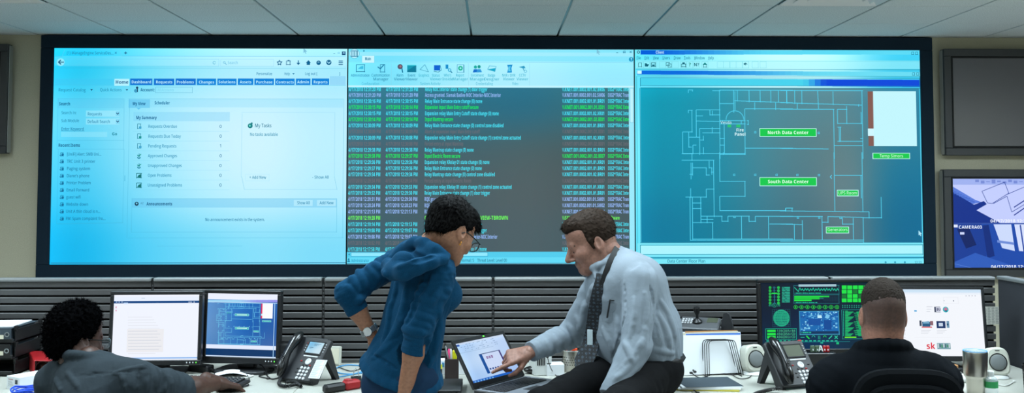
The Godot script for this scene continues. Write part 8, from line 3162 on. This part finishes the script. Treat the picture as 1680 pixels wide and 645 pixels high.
func curly_man() -> Node3D:
	var D := Vector3(0.36, 0, -0.93).normalized()
	var R := Vector3(0.93, 0, 0.36).normalized()
	var N := at(146, 609, -3.9)
	var Rs := at(230, 631, -3.82)
	var Ls := at(92, 630, -4.0)
	var Re := at(294, 642, -3.98)
	var Rw := at(357, 628, -4.17)
	var Le := at(132, 633, -4.06)
	var Lw := at(173, 596, -4.1)
	var C1 := at(158, 660, -3.87)
	var C3 := Vector3(-1.5, 0.54, -3.72)
	var hipL := C3 - R * 0.09
	var hipR := C3 + R * 0.09
	var kneeL := hipL + D * 0.44 + Vector3(0, -0.02, 0)
	var kneeR := hipR + D * 0.44 + Vector3(0, -0.02, 0)
	var ftL := Vector3(kneeL.x, 0.07, kneeL.z) + D * 0.04
	var ftR := Vector3(kneeR.x, 0.07, kneeR.z) + D * 0.04
	var t := figure("seated person with curly black hair in a grey work shirt before the two square monitors", Vector3(C3.x, 0, C3.z))
	var Hf := Vector3(0.62, 0, -0.785).normalized()
	var Hr := Vector3(0.785, 0, 0.62).normalized()
	var f := Hf.rotated(Hr, -0.15)
	var u := Vector3.UP.rotated(Hr, -0.15)
	var H := at(124, 559, -3.97)
	var into := empty_mesh()
	var box := around([H], 0.17)
	body_of(into, box[0], box[1], 0.0038, 3, func(h: Field):
		head_shape(h, H, Hr, u, f, 1.0, 0.0)
		h.limb(H + (-u * 0.03 - f * 0.03), N, 0.055, 0.06, 0.03))
	box = around([N, Ls, Rs, Le, Lw, Re, Rw, hipL, hipR, kneeL, kneeR, ftL, ftR], 0.14)
	body_of(into, box[0], box[1], 0.012, 3, func(h: Field):
		h.limb(N + Vector3(0, 0.04, 0), N - Vector3(0, 0.03, 0), 0.055, 0.065, 0.03)
		h.limb(C1, C3, 0.11, 0.11, 0.04, D, 0.75)
		h.limb(Ls, Rs, 0.045, 0.045, 0.04)
		for a in [[Ls, Le, Lw], [Rs, Re, Rw]]:
			h.limb(a[0], a[1], 0.045, 0.04, 0.02)
			h.limb(a[1], a[1].lerp(a[2], 0.35), 0.042, 0.044, 0.02)
			h.limb(a[1].lerp(a[2], 0.35), a[2], 0.044, 0.029, 0.02)
		for a in [[hipL, kneeL, ftL], [hipR, kneeR, ftR]]:
			h.limb(a[0], a[1], 0.07, 0.05, 0.03)
			h.limb(a[1], a[2], 0.048, 0.035, 0.03))
	var al := (at(386, 635, -4.24) - Rw).normalized()
	var pm := (Vector3.DOWN - al * al.dot(Vector3.DOWN)).normalized()
	var th := pm.cross(al).normalized()
	if th.z > 0:
		th = -th
	box = around([Rw, Rw + al * 0.12], 0.1)
	body_of(into, box[0], box[1], 0.0034, 3, func(h: Field):
		hand_shape(h, Rw, al, pm, th, [[0.35, 0.5, 0.3], [0.4, 0.55, 0.3], [0.4, 0.6, 0.35], [0.45, 0.6, 0.35]], 0.2, 1.03)
		h.limb(Rw - al * 0.06, Rw + al * 0.02, 0.031, 0.026, 0.015))
	var al2 := (H + f * 0.075 - u * 0.11 - Lw).normalized()
	al2 = (al2 + Vector3(0, 0.6, 0)).normalized()
	var pm2 := -D - al2 * al2.dot(-D)
	pm2 = pm2.normalized()
	var th2 := al2.cross(pm2).normalized()
	box = around([Lw, Lw + al2 * 0.1], 0.1)
	body_of(into, box[0], box[1], 0.0036, 3, func(h: Field): hand_shape(h, Lw, al2, pm2, th2, [[0.9, 1.2, 0.6], [0.9, 1.2, 0.6], [1.0, 1.2, 0.6], [1.0, 1.2, 0.6]], 0.6, 0.95))
	putw(t, "body", mesh_of(into), M.skin_brown, "brown skin of face, forearms and hands")
	var hair := empty_mesh()
	box = around([H], 0.22)
	body_of(hair, box[0], box[1], 0.0052, 5, func(h: Field):
		var ax := Basis(Hr, u, -f)
		h.egg(H + u * 0.046 - f * 0.03, Vector3(0.087, 0.103, 0.1), ax, 0.02)
		h.egg(H + u * 0.088 + f * 0.012, Vector3(0.074, 0.066, 0.07), ax, 0.03)
		h.egg(H - u * 0.02 - f * 0.068, Vector3(0.07, 0.056, 0.042), ax, 0.03)
		h.egg(H - u * 0.075 + f * 0.108, Vector3(0.14, 0.145, 0.11), ax, 0.012, true)
		for e in [-1.0, 1.0]:
			h.egg(H + Hr * e * 0.096 - u * 0.03 + f * 0.0, Vector3(0.032, 0.048, 0.034), ax, 0.012, true)
		h.clip(H - u * 0.075 - f * 0.05, -u, 0.3)
		h.ripple(0.010, Vector3(60, 60, 60)))
	strands(hair, 10000, 0.0135, 0.001, func(p: Vector3, n: Vector3) -> Vector3:
		var w := p * 190.0
		return (n * 0.9 + Vector3(sin(w.y + w.z), sin(w.z * 1.3 + w.x), sin(w.x * 1.1 + w.y)) * 0.75).normalized(), 13)
	putw(t, "hair", mesh_of(hair), M.hair_afro, "thick curly black hair")
	eyes(t, H, Hr, u, f, 1.0)
	# pale tip of the glasses showing past the cheek
	var g := MB.new()
	g.tube([H - Hr * 0.062 + u * 0.008 + f * 0.107, H + u * 0.01 + f * 0.119, H + Hr * 0.062 + u * 0.008 + f * 0.107], 0.002, 6)
	for e in [-1.0, 1.0]:
		g.tube([H + Hr * e * 0.062 + u * 0.008 + f * 0.105, H + Hr * e * 0.077 + u * 0.01 + f * 0.06, H + Hr * e * 0.079 + u * 0.012], 0.002, 6)
	var gl := putw(t, "glasses", g, M.glasses_black)
	for e in [-1.0, 1.0]:
		var ln := MB.new()
		ln.xf = Transform3D(Basis(Hr, u, -f), H + Hr * e * 0.034 - u * 0.002 + f * 0.112)
		ln.prism(round_rect(0.054, 0.038, 0.014), -0.0015, 0.0015)
		put(gl, "lens", ln, M.clear_lens)
	# work shirt
	var sh := empty_mesh()
	var Rc := Re.lerp(Rw, 0.12)
	box = around([N, Ls, Rs, Re, Le, C3], 0.15)
	body_of(sh, box[0], box[1], 0.0075, 8, func(h: Field):
		h.limb(C1 - Vector3(0, 0.0, 0), C3, 0.165, 0.15, 0.04, D, 0.78, 0.010, 8.0, 7.0)
		h.limb(Ls.lerp(N, 0.25), Rs.lerp(N, 0.25), 0.085, 0.085, 0.06, D, 0.9, 0.006, 10.0, 8.0)
		h.limb(N - Vector3(0, 0.03, 0), C1, 0.1, 0.15, 0.06)
		h.limb(Rs, Re, 0.083, 0.068, 0.04, Vector3.ZERO, 1.0, 0.010, 16.0, 10.0)
		h.limb(Re, Rc + (Rc - Re) * 0.3, 0.068, 0.064, 0.02, Vector3.ZERO, 1.0, 0.008, 30.0, 10.0)
		h.limb(Ls, Le, 0.08, 0.06, 0.04, Vector3.ZERO, 1.0, 0.010, 16.0, 10.0)
		for e in [[234, 596, 242, 640, 0.009], [250, 600, 256, 642, 0.010], [266, 610, 270, 643, 0.009], [280, 620, 282, 644, 0.008], [176, 616, 240, 600, 0.007], [110, 612, 130, 640, 0.009], [196, 610, 206, 640, 0.008], [90, 622, 100, 642, 0.009]]:
			fold(h, e[0], e[1], e[2], e[3], e[4], 0.009)
		fold(h, 120, 618, 240, 606, 0.004, 0.006, true)
		fold(h, 226, 600, 222, 644, 0.005, 0.007, true)
		h.clip(Rc, (Rw - Re).normalized(), 0.085)
		for k in 16:
			var q := []
			for j in [k, k + 1]:
				var a: float = TAU * j / 16
				q.append(N + D * (sin(a) * 0.07 + 0.005) - R * 0.012 + R * cos(a) * 0.076 + Vector3(0, 0.042 - 0.03 * sin(a), 0))
			h.limb(q[0], q[1], 0.016, 0.016, 0.012)
		h.limb(N - Vector3(0, 0.02, 0), H - u * 0.03, 0.066, 0.06, 0.006, Vector3.ZERO, 1.0, 0, 0, 0, true))
	putw(t, "work_shirt", mesh_of(sh), M.work_shirt, "dark grey short sleeved work shirt")
	var tr := empty_mesh()
	box = around([C3, hipL, hipR, kneeL, kneeR, ftL, ftR], 0.16)
	body_of(tr, box[0], box[1], 0.014, 4, func(h: Field):
		h.limb(hipL, hipR, 0.115, 0.115, 0.04)
		for a in [[hipL, kneeL, ftL], [hipR, kneeR, ftR]]:
			h.limb(a[0], a[1], 0.095, 0.07, 0.03)
			h.limb(a[1], a[2], 0.068, 0.055, 0.02))
	putw(t, "trousers", mesh_of(tr), M.trousers)
	shoes(t, ftL, ftR, D)
	return t


func dark_shirt_man() -> Node3D:
	var D := Vector3(0.1, 0, -0.995).normalized()
	var R := Vector3(0.995, 0, 0.1).normalized()
	var N := at(1449, 580, -3.8)
	var Rs := at(1540, 628, -3.79)
	var Ls := at(1362, 632, -3.82)
	var Re := at(1540, 664, -3.88)
	var Le := at(1352, 660, -3.9)
	var Rw := at(1506, 632, -4.15)
	var Lw := at(1398, 632, -4.15)
	var C1 := at(1450, 680, -3.8)
	var C3 := Vector3(1.47, 0.54, -3.74)
	var hipL := C3 - R * 0.1
	var hipR := C3 + R * 0.1
	var kneeL := hipL + D * 0.44
	var kneeR := hipR + D * 0.44
	var ftL := Vector3(kneeL.x, 0.07, kneeL.z)
	var ftR := Vector3(kneeR.x, 0.07, kneeR.z)
	var t := figure("seated person with cropped hair in a dark shirt, seen from behind before the green monitor", Vector3(C3.x, 0, C3.z))
	var Hf := Vector3(0.12, 0, -0.99).normalized()
	var Hr := Vector3(0.99, 0, 0.12).normalized()
	var f := Hf.rotated(Hr, -0.06)
	var u := Vector3.UP.rotated(Hr, -0.06)
	var H := at(1448, 517, -3.82)
	var into := empty_mesh()
	var box := around([H], 0.18)
	var grain := FastNoiseLite.new()
	grain.seed = 8
	grain.frequency = 90.0
	body_of(into, box[0], box[1], 0.0036, 3, func(h: Field):
		head_shape(h, H, Hr, u, f, 1.06, 0.6)
		h.limb(H + (-u * 0.02 - f * 0.03), N, 0.066, 0.072, 0.03), func(p: Vector3) -> Color:
			# clipped stubble on the sides and the nape, thinning down to bare skin
			var w := p - H
			var y := w.dot(u)
			var z := w.dot(f)
			var side := absf(w.dot(Hr))
			var hairy := smoothstep(-0.075, -0.02, y + 0.012 * grain.get_noise_3dv(p)) * smoothstep(0.055, 0.03, z - maxf(0.0, y) * 0.4)
			if side > 0.08 and y < 0.03 and y > -0.045 and z > -0.035:
				hairy = 0.0
			hairy *= 0.9 + 0.1 * grain.get_noise_3dv(p * 3.0)
			return Color.WHITE.lerp(Color(0.3, 0.36, 0.41).lerp(Color(0.12, 0.14, 0.16), smoothstep(-0.035, 0.045, y + 0.012 * grain.get_noise_3dv(p))), clampf(hairy, 0, 1)))
	box = around([N, Ls, Rs, Le, Lw, Re, Rw, hipL, hipR, kneeL, kneeR, ftL, ftR], 0.14)
	body_of(into, box[0], box[1], 0.012, 3, func(h: Field):
		h.limb(N + Vector3(0, 0.04, 0), N - Vector3(0, 0.03, 0), 0.066, 0.075, 0.03)
		h.limb(C1, C3, 0.12, 0.12, 0.04, D, 0.75)
		h.limb(Ls, Rs, 0.045, 0.045, 0.04)
		for a in [[Ls, Le, Lw], [Rs, Re, Rw]]:
			h.limb(a[0], a[1], 0.048, 0.042, 0.02)
			h.limb(a[1], a[2], 0.042, 0.029, 0.02)
		for a in [[hipL, kneeL, ftL], [hipR, kneeR, ftR]]:
			h.limb(a[0], a[1], 0.07, 0.05, 0.03)
			h.limb(a[1], a[2], 0.048, 0.035, 0.03))
	for e in [[Rw, Re, -1.0], [Lw, Le, 1.0]]:
		var al: Vector3 = (e[0] - e[1]).normalized()
		al = (al + D * 0.8).normalized()
		var pm := (Vector3.DOWN - al * al.dot(Vector3.DOWN)).normalized()
		var th: Vector3 = (R * e[2] - al * al.dot(R * e[2])).normalized()
		th = (th - pm * pm.dot(th)).normalized()
		box = around([e[0], e[0] + al * 0.1], 0.1)
		body_of(into, box[0], box[1], 0.004, 3, func(h: Field): hand_shape(h, e[0], al, pm, th, [[0.3, 0.4, 0.3], [0.3, 0.45, 0.3], [0.35, 0.45, 0.3], [0.4, 0.5, 0.3]], 0.2, 1.03))
	putw(t, "body", mesh_of(into, true), M.skin_ruddy, "fair skin of neck, ears and hands")
	var hair := empty_mesh()
	box = around([H], 0.18)
	body_of(hair, box[0], box[1], 0.004, 5, func(h: Field):
		var ax := Basis(Hr, u, -f)
		h.egg(H + (u * 0.052 - f * 0.014) * 1.06, Vector3(0.0742, 0.0835, 0.0955) * 1.06, ax, 0.02)
		h.clip(H - u * 0.01, -u, 0.3)
		h.egg(H - u * 0.05 + f * 0.12, Vector3(0.14, 0.13, 0.11), ax, 0.01, true)
		h.ripple(0.0036, Vector3(150, 150, 150)))
	strands(hair, 4200, 0.008, 0.0007, func(p: Vector3, n: Vector3) -> Vector3: return (n * 0.35 - u * 0.3 + f * 0.5).normalized(), 14, func(p: Vector3, _n: Vector3) -> bool: return (p - H).dot(u) > 0.075)
	putw(t, "hair", mesh_of(hair), M.hair_buzz, "closely cropped greying hair")
	eyes(t, H, Hr, u, f, 1.06)
	var sh := empty_mesh()
	box = around([N, Ls, Rs, Re, Le, Rw, Lw, C3], 0.15)
	body_of(sh, box[0], box[1], 0.008, 8, func(h: Field):
		h.limb(C1, C3, 0.19, 0.17, 0.04, D, 0.72, 0.008, 8.0, 7.0)
		h.limb(Ls.lerp(N, 0.25), Rs.lerp(N, 0.25), 0.09, 0.09, 0.06, D, 0.9, 0.007, 10.0, 8.0)
		h.limb(N - Vector3(0, 0.03, 0), C1, 0.105, 0.17, 0.07)
		for a in [[Ls, Le, Lw], [Rs, Re, Rw]]:
			h.limb(a[0], a[1], 0.088, 0.068, 0.04, Vector3.ZERO, 1.0, 0.010, 16.0, 10.0)
			h.limb(a[1], a[2], 0.066, 0.045, 0.02, Vector3.ZERO, 1.0, 0.008, 24.0, 10.0)
			h.clip(a[2], (a[2] - a[1]).normalized(), 0.07)
		for k in 16:
			var q := []
			for j in [k, k + 1]:
				var a: float = TAU * j / 16
				q.append(N + D * (sin(a) * 0.08 + 0.008) + R * cos(a) * 0.084 + Vector3(0, 0.018 - 0.025 * sin(a), 0))
			h.limb(q[0], q[1], 0.024, 0.024, 0.01)
		h.limb(N - Vector3(0, 0.02, 0), H - u * 0.03, 0.074, 0.07, 0.006, Vector3.ZERO, 1.0, 0, 0, 0, true))
	putw(t, "shirt", mesh_of(sh), M.dark_shirt, "near black shirt")
	var tr := empty_mesh()
	box = around([C3, hipL, hipR, kneeL, kneeR, ftL, ftR], 0.16)
	body_of(tr, box[0], box[1], 0.014, 4, func(h: Field):
		h.limb(hipL, hipR, 0.12, 0.12, 0.04)
		for a in [[hipL, kneeL, ftL], [hipR, kneeR, ftR]]:
			h.limb(a[0], a[1], 0.095, 0.07, 0.03)
			h.limb(a[1], a[2], 0.068, 0.055, 0.02))
	putw(t, "trousers", mesh_of(tr), M.trousers)
	shoes(t, ftL, ftR, D)
	return t


func office_chairs():
	chair("black cloth office chair under the person in the dark shirt", Vector3(1.47, 0, -3.72), deg_to_rad(-6), at(1480, 599, -3.56).y, 0.39)
	chair("black cloth office chair under the curly-haired person", Vector3(-1.5, 0, -3.70), deg_to_rad(-21), 0.76, 0.4)

func chair(label: String, base: Vector3, yaw: float, top: float, width: float):
	var t := thing("office_chair", label, "chair", base, yaw, "office chairs")
	var b := MB.new()
	b.xf = Transform3D(Basis(Vector3.RIGHT, PI / 2), Vector3(0, 0.4, 0))
	b.prism(round_rect(0.48, 0.46, 0.1, 8), -0.04, 0.04, 0.025)
	put(t, "seat", b, M.chair_cloth)
	# backrest: a padded shield, rounder at the top
	b = MB.new()
	var poly := PackedVector2Array()
	var h0 := 0.46
	for k in 40:
		var a := TAU * k / 40
		var v := Vector2(cos(a), sin(a))
		var e := 0.55 if v.y > 0 else 0.8
		poly.append(Vector2(signf(v.x) * pow(absf(v.x), e) * width / 2 * (1.0 + 0.06 * v.y), (h0 + top) / 2 + signf(v.y) * pow(absf(v.y), e) * (top - h0) / 2))
	b.xf = Transform3D(Basis(Vector3.RIGHT, 0.08), Vector3(0, 0, 0.16))
	b.prism(poly, -0.03, 0.012, 0.012)
	put(t, "backrest", b, M.chair_cloth)
	b = MB.new()
	b.xf = Transform3D(Basis(Vector3.RIGHT, 0.08), Vector3(0, 0, 0.16))
	var small := PackedVector2Array()
	for q in poly:
		small.append(Vector2(q.x * 0.86, (q.y - (h0 + top) / 2) * 0.86 + (h0 + top) / 2 - 0.012))
	b.prism(small, 0.01, 0.032, 0.009)
	put(t, "back_shell", b, M.chair_cloth)
	b = MB.new()
	b.tube(smooth_path([Vector3(0, 0.36, 0.1), Vector3(0, 0.36, 0.26), Vector3(0, 0.44, 0.29), Vector3(0, 0.58, 0.24)], 5), 0.018, 8)
	put(t, "back_post", b, M.plastic_black)
	b = MB.new()
	b.cyl(Vector3(0, 0.07, 0), Vector3(0, 0.36, 0), 0.025, 16)
	put(t, "gas_column", b, M.plastic_matte)
	for k in 5:
		var a := TAU * k / 5
		var v := Vector3(cos(a), 0, sin(a))
		b = MB.new()
		b.tube([Vector3(0, 0.09, 0), v * 0.15 + Vector3(0, 0.085, 0), v * 0.29 + Vector3(0, 0.065, 0)], [0.028, 0.022, 0.016], 8)
		var leg := put(t, "leg", b, M.plastic_matte)
		b = MB.new()
		b.lathe([Vector2(0.0, -0.018), Vector2(0.024, -0.018), Vector2(0.026, -0.012), Vector2(0.026, 0.012), Vector2(0.024, 0.018), Vector2(0.0, 0.018)], 16, v * 0.29 + Vector3(0, 0.026, 0), v.cross(Vector3.UP))
		b.cyl(v * 0.29 + Vector3(0, 0.03, 0), v * 0.29 + Vector3(0, 0.068, 0), 0.006, 8)
		put(leg, "caster", b, M.plastic_black)
const TROFFER_ENERGY := 4.9
const SCREEN_ENERGY := 1.06
